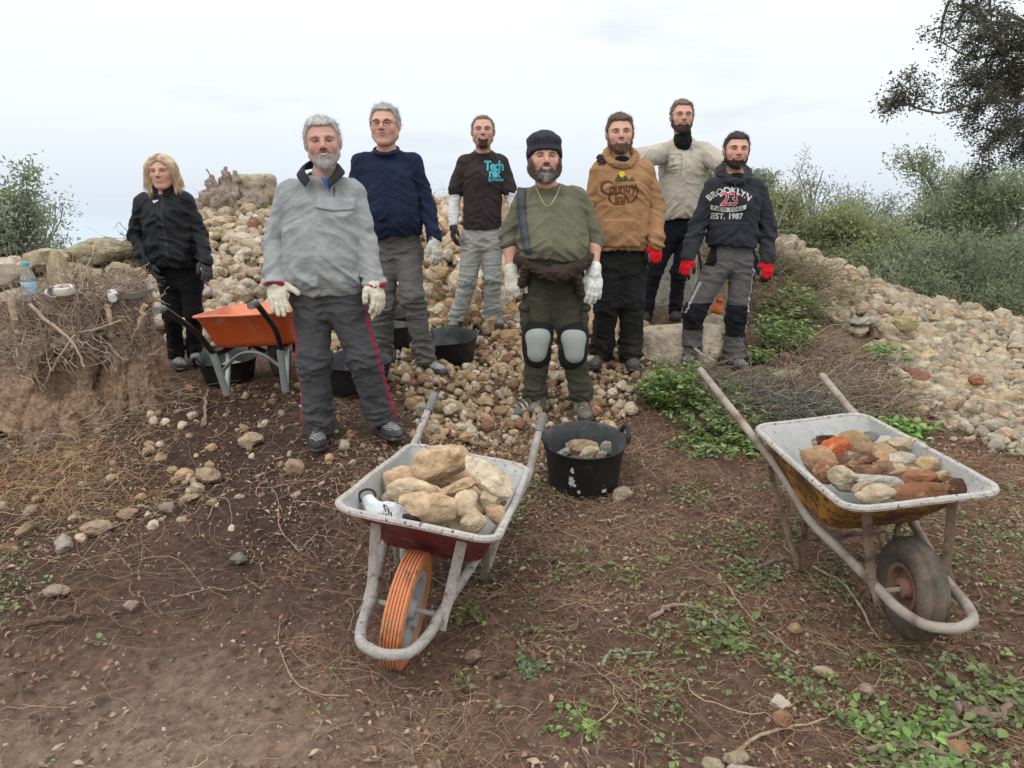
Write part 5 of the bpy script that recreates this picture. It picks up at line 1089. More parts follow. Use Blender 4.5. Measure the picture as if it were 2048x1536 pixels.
def woman_bits(p):
    c, R, s, o = p['c'], p['R'], p['s'], p['org']; n = p['neck']
    def pt(x, f, z): return c+R@(np.array([x, f, z])*s)
    BL = np.array((.60, .46, .30))
    def f(F):
        F.ell(pt(0, -.02, .040), np.array([.090, .106, .090])*s, R, 0)
        for sg in (-1, 1):
            F.cone(pt(sg*.072, .010, .045), pt(sg*.094, -.005, -.06), .036, .032, .03); F.cone(pt(sg*.094, -.005, -.06), pt(sg*.082, .012, -.125), .032, .014, .02)
            F.cone(pt(sg*.03, .062, .088), pt(sg*.078, .045, .028), .024, .018, .02)
        F.cone(pt(0, -.07, .0), pt(0, -.075, -.10), .08, .055, .03)
        F.ell(pt(.004, .085, -.022), np.array([.067, .066, .094])*s, R, .008, 'sub')
    def cf(V, cc):
        q = local(V, c, R, s); k = pn(np.stack([q[:, 0]*55, q[:, 1]*55, q[:, 2]*9], 1)); root = sst(.03, .0, np.abs(q[:, 0]+.005))*sst(.06, .11, q[:, 2])
        cc = BL*(1+.35*k[:, None]); return cc*(1-.6*root[:, None])
    h = quick('hair', c-.25, c+.22, .005, f, HAIRM, p['body'], o, BL, wrk=.004, colfn=cf)
    V = np.zeros(len(h.data.vertices)*3); h.data.vertices.foreach_get('co', V); V = V.reshape(-1, 3)+o; rng = np.random.default_rng(5)
    q = local(V, c, R, s); ok = np.argwhere((q[:, 1] < .075))[:, 0]; ids = rng.choice(ok, 2600); out_ = V[ids]-c; out_ /= np.linalg.norm(out_, axis=1)[:, None]
    d = out_*.10+np.array([0, 0, -1.])*(.6+.4*(q[ids, 2] < .05))[:, None]+np.stack([out_[:, 0]*.25, 0*out_[:, 0], 0*out_[:, 0]], 1)
    strands('hair_strands', V[ids], d, .060, .0018, BL*1.1, HAIRM, h, o, 4, .7, .22)
    # stand-up jacket collar and small chest emblem
    def cf2(F):
        pr = None
        for i in range(21):
            w = -pi*.5+.35+(2*pi-.7)*i/20; q = n+np.array([cos(w)*.082, sin(w)*.080+.01, .040-.02*(1-sin(w))/2])
            if pr is not None:
                for dz in (-.04, -.015, .012): F.cone(pr+[0, 0, dz], q+[0, 0, dz], .012, .012, .008)
            pr = q
    quick('collar', n-[.13, .14, .09], n+[.13, .14, .11], .006, cf2, NYLON, p['top'], o, (.014, .014, .016), wrk=.003)
    V, Fc = ribbon([(-.022, .004), (-.010, -.006), (.004, .000), (.022, .006)], [.005, .008, .007, .003]); put_poly(p, V, Fc, 307, 402, wh, 'printed_emblem', .004)
woman_bits(p8)
# ================================================================ wheelbarrows
def Mrot(yaw, pt, rl):
    return Matrix.Rotation(yaw, 3, 'Z') @ Matrix.Rotation(pt, 3, 'Y') @ Matrix.Rotation(rl, 3, 'X')
def rrect(u0, u1, w0, w1, rad, n=6, cache={}):
    """rounded outline: u from u0 (rear, half-width w0) to u1 (front, half-width w1)"""
    C = [(u1, w1, 0), (u0, w0, 1), (u0, -w0, 2), (u1, -w1, 3)]; o = []
    cs = [(u1-rad, w1-rad, 0), (u0+rad, w0-rad, 90), (u0+rad, -w0+rad, 180), (u1-rad, -w1+rad, 270)]
    for cu, cv, a0 in cs:
        for k in range(n+1):
            a = radians(a0+90*k/n); 
            o.append((cu+rad*cos(a), cv+rad*sin(a)))
    o2 = []
    for i, a in enumerate(o):      # subdivide straight runs
        b = o[(i+1) % len(o)]; m = (16 if i in (6, 20) else 12) if i in (6, 13, 20, 27) else 1; o2 += [(a[0]+(b[0]-a[0])*k/m, a[1]+(b[1]-a[1])*k/m) for k in range(m)]
    return o2
CEMIN = mat('cement-caked steel', (.40, .40, .385), .85, var=.16, vscale=14, coord='Object', bump=.7, bscale=60, bdist=.006, spot=(.20, .18, .165), spot_scale=38, spot_lo=.60, spot_hi=.68, spot2=(.30, .14, .11, 9, .64, .78))
CEMRIM = mat('cement-caked rim', (.47, .44, .41), .85, var=.2, vscale=30, coord='Object', bump=.9, bscale=70, bdist=.008, spot=(.16, .10, .08), spot_scale=55, spot_lo=.58, spot_hi=.63, spot2=(.34, .12, .10, 12, .60, .70))
REDP = mat('dull red paint', (.20, .035, .035), .6, var=.3, vscale=15, coord='Object', bump=.4, bscale=60, spot=(.24, .20, .18), spot_scale=14, spot_lo=.58, spot_hi=.70)
YELP = mat('rusting yellow paint', (.50, .25, .035), .65, var=.2, vscale=15, coord='Object', bump=.6, bscale=60, bdist=.004, spot=(.13, .045, .018), spot_scale=30, spot_lo=.47, spot_hi=.57, spot2=(.10, .045, .025, 2.6, .42, .56))
CEMTUBE = mat('cement-caked tube', (.40, .375, .35), .9, var=.2, vscale=25, coord='Object', bump=1, bscale=55, bdist=.010, spot=(.12, .095, .08), spot_scale=30, spot_lo=.55, spot_hi=.66, spot2=(.26, .215, .18, 6, .45, .65))
RUSTT = mat('muddy tube', (.36, .31, .265), .9, var=.25, vscale=18, coord='Object', bump=.9, bscale=55, bdist=.006, spot=(.17, .11, .075), spot_scale=9, spot_lo=.46, spot_hi=.66)
TYORG = mat('orange solid tyre', (.60, .22, .10), .75, var=.15, vscale=20, coord='Object', bump=.3, bscale=80, spec=.25, spot=(.16, .08, .045), spot_scale=15, spot_lo=.54, spot_hi=.68, spot2=(.50, .28, .17, 6, .5, .72))
TYBLK = mat('worn black tyre', (.095, .084, .072), .9, var=.3, vscale=30, coord='Object', bump=.6, bscale=90, spec=.15, spot=(.20, .145, .11), spot_scale=7, spot_lo=.46, spot_hi=.66)
RIMW = mat('grey wheel centre', (.42, .42, .40), .75, var=.2, vscale=14, coord='Object', bump=.4, bscale=50, spot=(.2, .15, .12), spot_scale=14, spot_lo=.58, spot_hi=.7)
RIMB = mat('mud-brown wheel centre', (.22, .12, .085), .85, var=.25, vscale=10, coord='Object', bump=.5, bscale=50)
GRIP = mat('dusty grip', (.16, .155, .15), .8, var=.3, vscale=40, coord='Object')
def barrow(name, q, label, outer, inner, rimm, tubem, wheel, wrim, gripm, kind='steel', lean=0, tyw=.075, hdz=(0, 0), deep=.215, legm=None):
    legm = legm or tubem
    x, y, z, yaw, pt, rl, Uf, Ur, hf, hr, wf, wr, Uh, hh, wh, R, Ul, wl = q
    root = empty(name, (0, 0, 0), label, 'wheelbarrow', 'wheelbarrows'); root.matrix_world = Matrix.Translation((x, y, z)) @ Mrot(yaw, pt, rl).to_4x4()
    rad = .075
    def ring(t, inset=0, sag=0):
        # t 0 rim .. 1 bottom
        e = t**.85; u0 = -Ur+e*.17+inset; u1 = Uf-e*.30-inset; w0 = wr-e*.050-inset; w1 = wf-e*.072-inset
        pts = rrect(u0, u1, w0, w1, rad+.02*t); hb = hf-deep-.06; o = []
        for u, v in pts:
            f_ = (u+Ur)/(Uf+Ur); hrim = hr+(hf-hr)*f_; hbot = (hr-deep)*(1-f_)+(hf-deep-.02)*f_
            o.append((u, v, hrim+(hbot-hrim)*t+.006*pn(np.array([[u*4, v*4, t*3.]]), 3)[0]))
        return o
    n = len(ring(0)); V = []; F = []; mi = []
    ts = [0, .15, .35, .6, .85, .96, 1.0]
    rings = [ring(t, 0 if t < 1 else .02) for t in ts]; rings.append([((a-(-Ur+Uf)/2)*.5+(-Ur+Uf)/2, b*.5, c) for a, b, c in rings[-1]])
    for sgn, off in ((1, 0), (-1, .006)):
        b = len(V)
        for rg in rings:
            for (u, v, w) in rg: V.append((u*(1 if not off else .992), v*(1 if not off else .975), w+off))
        for i in range(len(rings)-1):
            for k in range(n):
                f = (b+i*n+k, b+i*n+(k+1) % n, b+(i+1)*n+(k+1) % n, b+(i+1)*n+k); F.append(f if sgn < 0 else f[::-1]); mi.append(0 if sgn > 0 else 1)
        f = tuple(b+(len(rings)-1)*n+k for k in range(n)); F.append(f if sgn < 0 else f[::-1]); mi.append(0 if sgn > 0 else 1)
    t_ = mkmesh('tray', np.array(V), F, outer, root); t_.data.materials.append(inner); t_.data.polygons.foreach_set('material_index', mi); 
    mb = MB(); lip = [np.array(a)+[0, 0, .004] for a in ring(0)]; ctr = np.array([(-Ur+Uf)/2, 0, 0])
    lip = [a+(a-ctr)*[1, 1, 0]/np.linalg.norm((a-ctr)[:2])*.008 for a in lip]; mb.tube(lip+[lip[0]], .0135 if kind == 'steel' else .008, 8, caps=False); mb.build('tray_rim', rimm, t_)
    tb = .0185
    if kind == 'steel':
        path = []
        for sg, dz in ((-1, hdz[0]), (1, hdz[1])):
            e0 = np.array([-Uh, sg*wh, hh+dz]); e1 = np.array([-Ur-.01, sg*(wr+.005), hr-.045]); side = [tuple(e0), tuple(e0+(e1-e0)*.33), tuple(e0+(e1-e0)*.66), tuple(e1), (-Ur+.22, sg*(wr-.035), hr-.150), (-.42, sg*.20, hf-deep-.030), (-.22, sg*.165, R+.07), (.0, sg*.125, R+.015), (.12, sg*.115, R), (R+.03, sg*.085, R-.005), (R+.065, sg*.04, R-.005)]
            path = side if sg < 0 else path+[(R+.075, 0, R-.005)]+side[::-1]
        mb = MB(); pts = catm(path, 6); rr = [tb*(1+.03*pn(np.array([[i*.35, 0, 1.]]))[0]) for i in range(len(pts))]; mb.tube(pts, rr, 10); fr = mb.build('frame', tubem, root)
        for sg, dz in ((-1, hdz[0]), (1, hdz[1])):
            if gripm:
                mb = MB(); a = np.array([-Uh-.005, sg*wh, hh+dz]); b = a+(np.array([-Ur-.01, sg*(wr+.005), hr-.045])-a)*.30; mb.tube([a, b], .0215, 12); mb.tube([b, b+(b-a)*.03], .026, 12); mb.build('grip', gripm, root)
            mb = MB(); mb.tube([(-.43, sg*.205, hf-deep-.035), (-Ul+.01, sg*wl, .03), (-Ul-.02, sg*wl, .012), (-Ul-.045, sg*wl, .03), (-.78, sg*.225, hr-.16)], .014, 8, flat=.55)
            mb.build('leg', legm, root)
            mb = MB(); s0 = np.array([Uf-.10, sg*.155, hf-.05]); s1 = np.array([-.02, sg*.138, R+.05]); s2 = np.array([.0, sg*.13, R-.03]); s2 = np.array([.02, sg*.135, R+.0]); mb.tube([s0, s0+(s1-s0)*.5, s1, s2, s2+[.01, 0, -.035]], .019, 8, flat=.30); mb.build('strut', legm, root)
        mb = MB(); mb.tube([(-Ul-.06, -wl-.01, .13), (-Ul-.06, wl+.01, .13)], .010, 8); mb.build('cross_brace', legm, root)
    else:
        for sg in (-1, 1):
            mb = MB(); mb.tube(catm([(R+.05, sg*.05, R), (.05, sg*.10, R), (-.25, sg*.17, hf-deep-.03), (-.62, sg*.20, hr-deep-.025), (-.74, sg*.215, hr-deep-.01), (-.90, sg*.235, hr-.09), (-Uh+.04, sg*wh, hh-.012), (-Uh-.02, sg*wh, hh+.005), (-Uh-.085, sg*wh, hh-.0)], 6), .0175, 10)
            mb.build('frame', BLKT, root)
            mb = MB(); mb.tube([(-Uh-.01, sg*wh, hh+.004), (-Uh-.10, sg*wh, hh-.0)], .022, 12); mb.build('grip', GRIP, root)
            a = np.array([-Ul+.14, sg*(wl+.0), hr-deep-.02]); ft = np.array([-Ul, sg*(wl), 0.0]); bk = np.array([-Ul-.10, sg*(wl+.02), hr-deep-.02])
            mb = MB(); mb.tube([bk, ft+[-.01, 0, .03], ft], .024, 6, flat=.5); mb.tube([a, ft+[.012, 0, .03], ft], .018, 6, flat=.5); mb.build('leg', GALV, root, angle=30)
        mb = MB(); e = [(-Ul-.03, -wl, .16), (-Ul-.04, -wl*.55, .24), (-Ul-.05, -wl*.2, hr-deep-.03), (-Ul-.05, wl*.2, hr-deep-.03), (-Ul-.04, wl*.55, .24), (-Ul-.03, wl, .16)]
        mb.tube(catm(e, 5), .024, 6, flat=.45); mb.build('cross_brace', GALV, root)
    W_ = MB(); tw = tyw/2; ri = R*.66
    if kind == 'steel' and wheel is TYORG:
        prof = [(ri, -tw*.75), (R*.86, -tw), (R*.975, -tw*.86)]
        for k in range(6):
            v0 = -tw*.80+k*tw*.29; prof += [(R, v0), (R, v0+tw*.17), (R-.006, v0+tw*.19), (R-.006, v0+tw*.27)]
        prof += [(R*.975, tw*.86), (R*.86, tw), (ri, tw*.75)]
    else:
        prof = [(R-tw*1.05+tw*1.05*cos(a)*1.0-.004*(1+cos(a*14))*(abs(sin(a)) < .5), tw*sin(a)) for a in np.linspace(-2.6, 2.6, 30)]
        ri = R-tw*1.9
    W_.lathe(prof, 48, (0, 0, R), 'y'); ty = W_.build('tyre', wheel, None, angle=25)
    wh_ = bpy.data.objects.new('wheel', None); COL.objects.link(wh_); wh_.parent = root; wh_.location = (0, 0, R); wh_.rotation_euler = (radians(lean), 0, 0)
    ty.parent = wh_; ty.data.transform(Matrix.Translation((0, 0, -R)))
    D_ = MB(); D_.lathe([(.012, -tw*.9), (.035, -tw*.8), (.04, -tw*.2), (ri*.80, -tw*.15), (ri*.86, -tw*.72), (ri+.004, -tw*.78), (ri+.004, tw*.78), (ri*.86, tw*.72), (ri*.80, tw*.15), (.04, tw*.2), (.035, tw*.8), (.012, tw*.9)], 40, (0, 0, 0), 'y')
    D_.build('wheel_rim', wrim, wh_, angle=30)
    A_ = MB(); A_.tube([(0, -.135, R), (0, .135, R)], .010, 8); A_.build('axle', tubem if kind == 'steel' else GALV, root)
    return root
BLKT = mat('black coated tube', (.012, .012, .013), .4, var=.2, vscale=30, coord='Object')
GALV = mat('galvanised steel', (.33, .38, .37), .5, .35, var=.15, vscale=12, coord='Object', bump=.2)
ORGP = mat('orange plastic tray', (.60, .105, .022), .42, var=.08, vscale=6, coord='Object', spot=(.55, .28, .20), spot_scale=5, spot_lo=.56, spot_hi=.75)
ORGI = mat('dusty orange inside', (.66, .20, .10), .7, var=.12, vscale=8, coord='Object', spot=(.6, .38, .30), spot_scale=5, spot_lo=.5, spot_hi=.75)
ORGR = mat('orange rim', (.66, .20, .11), .55, var=.1, coord='Object')
qL = [-0.4, 2.352, .007, -1.717, -.027, -.154, .071, .906, .55, .466, .275, .272, 1.266, .628, .278, .202, .601, .188]
qR = [1.467, 2.453, .04, -1.535, -.021, .107, .079, .868, .553, .57, .267, .252, 1.465, .662, .33, .188, .515, .193]
qO = [-1.698, 5.386, .307, 1.613, .075, -.046, .05, .813, .54, .519, .33, .297, 1.298, .607, .253, .19, .65, .191]
bL = barrow('wheelbarrow', qL, 'cement-caked red wheelbarrow with an orange tyre, loaded with big tan rocks', REDP, CEMIN, CEMRIM, CEMTUBE, TYORG, RIMW, GRIP, tyw=.078)
bR = barrow('wheelbarrow', qR, 'rusty yellow wheelbarrow with a worn black tyre, loaded with small mixed stones', YELP, CEMIN, CEMRIM, RUSTT, TYBLK, RIMB, None, lean=-6, tyw=.105, hdz=(.07, -.04), legm=mat('rusty brown steel', (.17, .115, .08), .9, var=.3, vscale=18, coord='Object', bump=.8, bscale=55, spot=(.07, .045, .032), spot_scale=14, spot_lo=.48, spot_hi=.62))
bO = barrow('wheelbarrow', qO, 'bright orange plastic wheelbarrow with black handles behind the fleece man', ORGP, ORGI, ORGR, BLKT, TYBLK, mat('red wheel centre', (.5, .03, .04), .5), GRIP, kind='plastic', tyw=.09)
# ---- loads -----------------------------------------------------------------------
rng = np.random.default_rng(21)
LO = [(.60, .43, .27), (.64, .50, .34), (.54, .37, .23), (.68, .56, .41)]
Lr = [(874, 926, .575, 100, 80, 0, 'largest wedge-shaped orange-brown rock on top of the red barrow\'s load', 1, .95), (972, 955, .565, 112, 64, 3, 'broad pale orange rock at the right rear of the red barrow', 2, .9), (800, 966, .50, 60, 54, 0, 'brown rock at the left rear of the red barrow\'s load', 3, .85),
      (838, 985, .50, 96, 50, 1, 'rounded rock with a pale nose behind the big front rock, red barrow', 4, .6), (863, 1009, .53, 104, 66, 0, 'big smooth-faced orange rock at the front of the red barrow\'s load', 5, .7), (919, 974, .53, 78, 36, 0, 'long knobbly orange rock in the middle of the red barrow', 6, .9),
      (931, 1006, .53, 52, 48, 1, 'round tan rock in the middle of the red barrow', 7, .35), (984, 996, .50, 48, 46, 3, 'pale crumbly rock at the right side of the red barrow', 8, .9), (993, 1029, .47, 46, 46, 2, 'brown rock under the crumbly one, right side of the red barrow', 9, .8),
      (949, 1043, .47, 54, 66, 1, 'egg-shaped tan rock against the front rim of the red barrow', 10, .75), (865, 1050, .44, 46, 30, 2, 'small reddish rock behind the front rim of the red barrow', 11, .8), (902, 1052, .43, 40, 44, 1, 'low tan rock beside the egg-shaped one, red barrow', 12, .8),
      (792, 1005, .44, 44, 44, 1, 'tan rock behind the white glove in the red barrow', 13, .7), (925, 1032, .42, 60, 50, 2, 'dark rock down between the front rocks of the red barrow', 3, .8), (890, 960, .45, 90, 60, 2, 'rock buried under the wedge-shaped one, red barrow', 2, .8), (960, 990, .42, 90, 70, 2, 'rock buried under the crumbly one, red barrow', 5, .8)]  # hole filler and buried rocks: darker tan puts shade into the gaps
def load(px, py, z, w, h, c, label, v, ang, pal, rough=.055, deepf=.85, m=None):
    q = G(px, py, z); k = np.linalg.norm(q-[0, 0, CAM_H])/FPX; return rock(q, 1, np.array(Matrix.Rotation(rng.uniform(-.5, .5), 3, 'Z') @ Matrix.Rotation(rng.uniform(-.35, .35), 3, 'X') @ Matrix.Rotation(rng.uniform(-.3, .3), 3, 'Y')), pal[c], v, 4, ang, rough, 'rock', label, sc=(w*k*.66, (w+h)/2*k*.62*deepf, h*k*.76), m=m or ROCKW)
for a in Lr: load(a[0], a[1], a[2], a[3], a[4], a[5], a[6], a[7], a[8], LO)
Rr = [(1655, 882, .60, 32, 22, (.10, .06, .045), 'dark chip at the far end of the yellow barrow\'s load'), (1662, 908, .585, 52, 42, (.50, .13, .05), 'bright orange-red rock in the yellow barrow'), (1637, 925, .575, 52, 44, (.44, .27, .16), 'tan rock left of the bright orange-red one, yellow barrow'),
      (1695, 892, .60, 46, 32, (.36, .24, .13), 'mossy tan rock at the far side of the yellow barrow'), (1690, 955, .58, 38, 32, (.58, .48, .34), 'pale round ball-like stone near the side of the yellow barrow'), (1722, 928, .585, 62, 30, (.12, .06, .04), 'dark brown lump in the middle of the yellow barrow'),
      (1753, 963, .575, 60, 24, (.46, .42, .38), 'long grey-white stone in the yellow barrow'), (1761, 930, .59, 28, 36, (.46, .29, .15), 'upright tan block in the yellow barrow'), (1766, 907, .60, 38, 26, (.42, .30, .17), 'rounded ochre stone in the yellow barrow'), (1802, 922, .59, 46, 26, (.48, .42, .35), 'grey-white wedge in the yellow barrow'),
      (1793, 946, .575, 42, 26, (.44, .33, .22), 'tan stone under the grey-white wedge, yellow barrow'), (1858, 936, .575, 38, 30, (.48, .35, .19), 'yellowish round stone at the front of the yellow barrow\'s load'), (1809, 895, .59, 46, 24, (.48, .38, .26), 'pale tan stone at the far rim of the yellow barrow'), (1738, 884, .60, 30, 24, (.18, .17, .16), 'dark grey stone at the far side of the yellow barrow'),
      (1762, 885, .60, 30, 16, (.50, .46, .40), 'flat white chip at the far side of the yellow barrow'), (1832, 958, .565, 64, 26, (.32, .15, .08), 'rust-brown stone behind the long log-like rock, yellow barrow'), (1750, 992, .565, 54, 30, (.50, .40, .28), 'pale peach stone against the near side of the yellow barrow'), (1720, 978, .565, 34, 22, (.42, .34, .24), 'small tan stone near the near side of the yellow barrow'),
      (1655, 948, .56, 36, 32, (.26, .12, .07), 'brown stone at the left edge of the yellow barrow\'s load'), (1822, 946, .575, 30, 22, (.46, .33, .19), 'small ochre stone in the yellow barrow'), (1882, 955, .56, 28, 26, (.48, .38, .24), 'small yellow stone touching the log-like rock'), (1735, 945, .575, 60, 18, (.16, .08, .05), 'thin dark sliver in the yellow barrow'),
      (1720, 905, .585, 56, 36, (.30, .20, .12), 'earthy clod at the middle of the yellow barrow'), (1780, 925, .56, 60, 40, (.22, .14, .09), 'earthy clod under the ochre stones, yellow barrow'), (1700, 935, .54, 90, 50, (.20, .12, .08), 'wide earthy clod at the bottom left of the load'), (1820, 965, .53, 110, 44, (.22, .13, .09), 'wide earthy clod under the log-like rock'), (1690, 975, .54, 40, 22, (.40, .34, .26), 'pale chip against the near side of the yellow barrow'),
      (1660, 895, .555, 46, 24, (.24, .15, .1), 'crumb of earth at the far left of the load')]
for i, a in enumerate(Rr): load(a[0], a[1]-2, a[2]+.012, a[3]*1.14, a[4]*1.2, 0, a[6], i % 14, .8, [a[5]], m=ROCKW)
load(1845, 985, .555, 150, 46, 0, 'long log-like brown rock lying along the front of the yellow barrow', 5, .75, [(.25, .115, .06)], deepf=.42)
load(1905, 978, .56, 62, 34, 0, 'dark end lump of the log-like rock', 8, .8, [(.085, .04, .025)])
# ================================================================ tubs, stump, small things
TUB = mat('black rubber', (.014, .014, .015), .55, var=.3, vscale=14, coord='Object', bump=.25, bscale=30, spot=(.15, .15, .145), spot_scale=7, spot_lo=.60, spot_hi=.78, spec=.4)
TUBI = mat('dusty rubber inside', (.055, .060, .064), .85, var=.35, vscale=9, coord='Object', bump=.3, bscale=30, spot=(.17, .185, .195), spot_scale=5, spot_lo=.48, spot_hi=.70)
def tub(name, c, R_, h, label, tilt=(0, 0), rz=0, squeeze=0.0, taper=.78, handles=True, cat='tub'):
    root = empty(name, (0, 0, 0), label, cat, 'black rubber tubs' if cat == 'tub' else None)
    root.matrix_world = Matrix.Translation([float(a) for a in c]) @ Matrix.Rotation(tilt[0], 4, 'X') @ Matrix.Rotation(tilt[1], 4, 'Y') @ Matrix.Rotation(rz, 4, 'Z')
    n = 56; out_, inn = [], []
    prof = [(.0, 0), (.70, 0), (.76, .01), (.80, .06), (.86, .35), (.93, .75), (.985, .955), (1.02, .985), (1.03, 1.0), (1.0, 1.004), (.972, .985), (.92, .75), (.84, .35), (.775, .07), (.72, .035), (0, .03)]
    V = []; F = []; mi = []
    for j, (r, z) in enumerate(prof):
        rr = R_*(r if r < .7 else taper+(r-.78)*(1-taper)/.22 if z > .02 else r*taper/.78)
        if r < .7: rr = .001
        for k in range(n):
            w = 2*pi*k/n; e = 1+squeeze*cos(2*w)*z+.006*sin(5*w)*z; lift = (-.10*squeeze*h*4*cos(2*w)*z*z if squeeze else 0)
            V.append((rr*e*cos(w), rr*(2-e)*sin(w) if squeeze else rr*e*sin(w), h*z+lift))
    m = len(prof)
    for j in range(m-1):
        for k in range(n): F.append((j*n+k, j*n+(k+1) % n, (j+1)*n+(k+1) % n, (j+1)*n+k)); mi.append(1 if j >= 9 else 0)
    b = mkmesh('tub_body', np.array(V), F, TUB, root); b.data.materials.append(TUBI)
    if len(b.data.polygons) == len(mi): b.data.polygons.foreach_set('material_index', mi)
    if handles:
        for sg in (-1, 1):
            q = MB(); e = 1+squeeze; zt_ = h*(1-.4*squeeze) if squeeze else h
            q.tube(catm([(sg*R_*e*.99, -.065, zt_-.012), (sg*(R_*e*1.03), -.05, zt_+.03), (sg*(R_*e*1.06), 0, zt_+.050), (sg*(R_*e*1.03), .05, zt_+.03), (sg*R_*e*.99, .065, zt_-.012)], 6), .0125, 8); q.build('handle', TUB, root)
    return root
tb_ = tub('rubber_bucket', (.395, 3.93, -.01), .224, .34, 'large black rubber bucket with white smears beside the red wheelbarrow', tilt=(radians(9), 0), rz=.15, taper=.80, cat='bucket')
# white smears and a price sticker on the outside
def on_tub(name, ang, z0, w, h, mm, jag=.3, seed=0, root=tb_, R_=.224, H_=.34, rr=0):
    rg = np.random.default_rng(seed); pts = []; n = 18
    for k in range(n):
        a = 2*pi*k/n; r = 1+jag*rg.uniform(-1, 1); pts.append((ang+w/2/R_*cos(a)*r if jag else ang+w/2/R_*np.sign(cos(a))*min(1, abs(cos(a))*1.4), z0+h/2*sin(a)*r if jag else z0+h/2*np.sign(sin(a))*min(1, abs(sin(a))*1.4)))
    V = []; 
    for a, z in pts+[(ang, z0)]:
        t = z/H_; rad = R_*(.80+(.86-.78)*(1-.80)/.22+(t-.35)/.40*(.07*.2/.22)) if t < .75 else R_*(.80+.15*.2/.22+(t-.75)*.05); rad += .0035; V.append((rad*cos(a), rad*sin(a), z))
    return mkmesh(name, np.array(V), [(i, (i+1) % n, n) for i in range(n)], mm, root, smooth=False)
wsm = mat('white plaster smear', (.50, .52, .52), .9, var=.3, vscale=60, coord='Object')
on_tub('smear', -2.13, .185, .035, .062, wsm, .35, 1); on_tub('smear', -2.11, .255, .022, .035, wsm, .4, 2); on_tub('smear', -1.93, .125, .022, .022, wsm, .4, 3); on_tub('smear', -2.05, .165, .02, .02, wsm, .4, 5)
st = on_tub('sticker', -1.22, .120, .030, .020, mat('white sticker', (.65, .66, .66), .6, var=0), 0, 4)
rng = np.random.default_rng(33)
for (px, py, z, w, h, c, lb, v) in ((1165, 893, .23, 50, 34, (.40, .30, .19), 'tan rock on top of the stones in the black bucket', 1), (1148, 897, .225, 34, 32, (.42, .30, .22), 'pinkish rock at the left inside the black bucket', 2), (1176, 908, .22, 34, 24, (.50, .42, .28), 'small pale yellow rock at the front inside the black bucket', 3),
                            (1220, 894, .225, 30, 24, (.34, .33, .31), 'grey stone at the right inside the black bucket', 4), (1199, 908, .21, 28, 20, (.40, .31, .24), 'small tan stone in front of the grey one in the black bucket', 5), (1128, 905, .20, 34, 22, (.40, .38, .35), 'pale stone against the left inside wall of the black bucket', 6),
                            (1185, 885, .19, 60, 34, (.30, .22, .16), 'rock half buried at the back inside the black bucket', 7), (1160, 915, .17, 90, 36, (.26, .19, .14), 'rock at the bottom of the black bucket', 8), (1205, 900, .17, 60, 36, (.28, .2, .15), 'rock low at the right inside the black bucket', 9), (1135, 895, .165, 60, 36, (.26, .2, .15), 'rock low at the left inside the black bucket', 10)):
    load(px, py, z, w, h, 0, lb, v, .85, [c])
def tub_at(px, py, D, R_, h, label, **k):
    q = P(px, py, D); z = Hs(q[0], q[1]); return tub('rubber_tub', (q[0], q[1], z-.01), R_, h, label, **k)
t1 = tub_at(905, 735, 5.62, .205, .20, 'black rubber tub with raised handles in front of the T-shirt man', squeeze=.13, tilt=(radians(8), radians(-4)), rz=.5)
t2 = tub_at(716, 780, 4.95, .225, .22, 'black rubber tub seen between the legs of the fleece man', squeeze=.10, tilt=(radians(6), 0), rz=.2)
t3 = tub_at(785, 700, 5.9, .175, .20, 'black rubber tub with tan stones behind the navy shirt man\'s legs', squeeze=.08, rz=.3)
t4 = tub_at(788, 662, 6.35, .165, .17, 'empty black rubber tub farther up behind the navy shirt man\'s legs', rz=1.2, tilt=(radians(10), 0))
t5 = tub_at(462, 775, 5.35, .205, .20, 'black rubber tub under the orange wheelbarrow at the woman\'s feet', squeeze=.08, rz=.9, tilt=(radians(5), 0))
for t_, lb, dx in ((t5, 'flat pale stone in the tub under the orange wheelbarrow', .03), (t3, 'tan stone in the tub behind the navy shirt man\'s legs', -.03)):
    p_ = t_.matrix_world.translation; rock(np.array(p_)+[dx, -.03, .125], .11, eulR(rng, .15), (.46, .38, .26), 4, 3, .7, .05, label=lb, sc=(1, .9, .5))
# white crumpled glove in the red barrow
def wglove(F):
    a = G(738, 1003, .535); b = G(756, 1026, .515); c = G(788, 1031, .49); d = G(816, 1036, .485)
    F.cone(a, b, .028, .031, .02, ys=.8); F.cone(b, c, .032, .032, .03, ys=.8); F.cone(c, d, .028, .018, .02); F.cone(c, d+[.0, .04, .0], .020, .012, .012); F.cone(c+[0, -.03, 0], d+[-.02, -.03, -.01], .022, .013, .012); F.cone(b+[.02, .03, .01], b+[.07, .07, -.01], .018, .012, .01)
g0 = G(770, 1020, .5)
wg = quick('work_glove', g0-[.16, .16, .12], g0+[.16, .16, .13], .005, wglove, mat('white knitted glove', (1, 1, 1), .9, use_attr=True, var=.06, coord='Object', bump=.5, bscale=220), None, g0, (.62, .64, .65), wrk=.006)
tag(wg, 'crumpled white work glove with dark printing lying in the red wheelbarrow', 'glove')
mb = MB(); a = G(738, 1003, .535)+np.array([-.008, .010, .018]); r_ = [a+np.array([.030*cos(w), .018*sin(w), .018*sin(w)]) for w in np.linspace(0, 2*pi, 17)]; mb.tube(r_, .005, 6, caps=False); mb.build('cuff_trim', TUB, wg, org=g0)
q = MB(); d = G(826, 1036, .50); q.tube(catm([d+[-.03, -.0, .005], d+[.0, -.02, .012], d+[.02, .0, .0], d+[.005, .02, -.01]], 5), .012, 8); q.build('fingertip', TUB, wg, org=g0)
V, Fc = text_geo('KRIS', .042, .0008); 
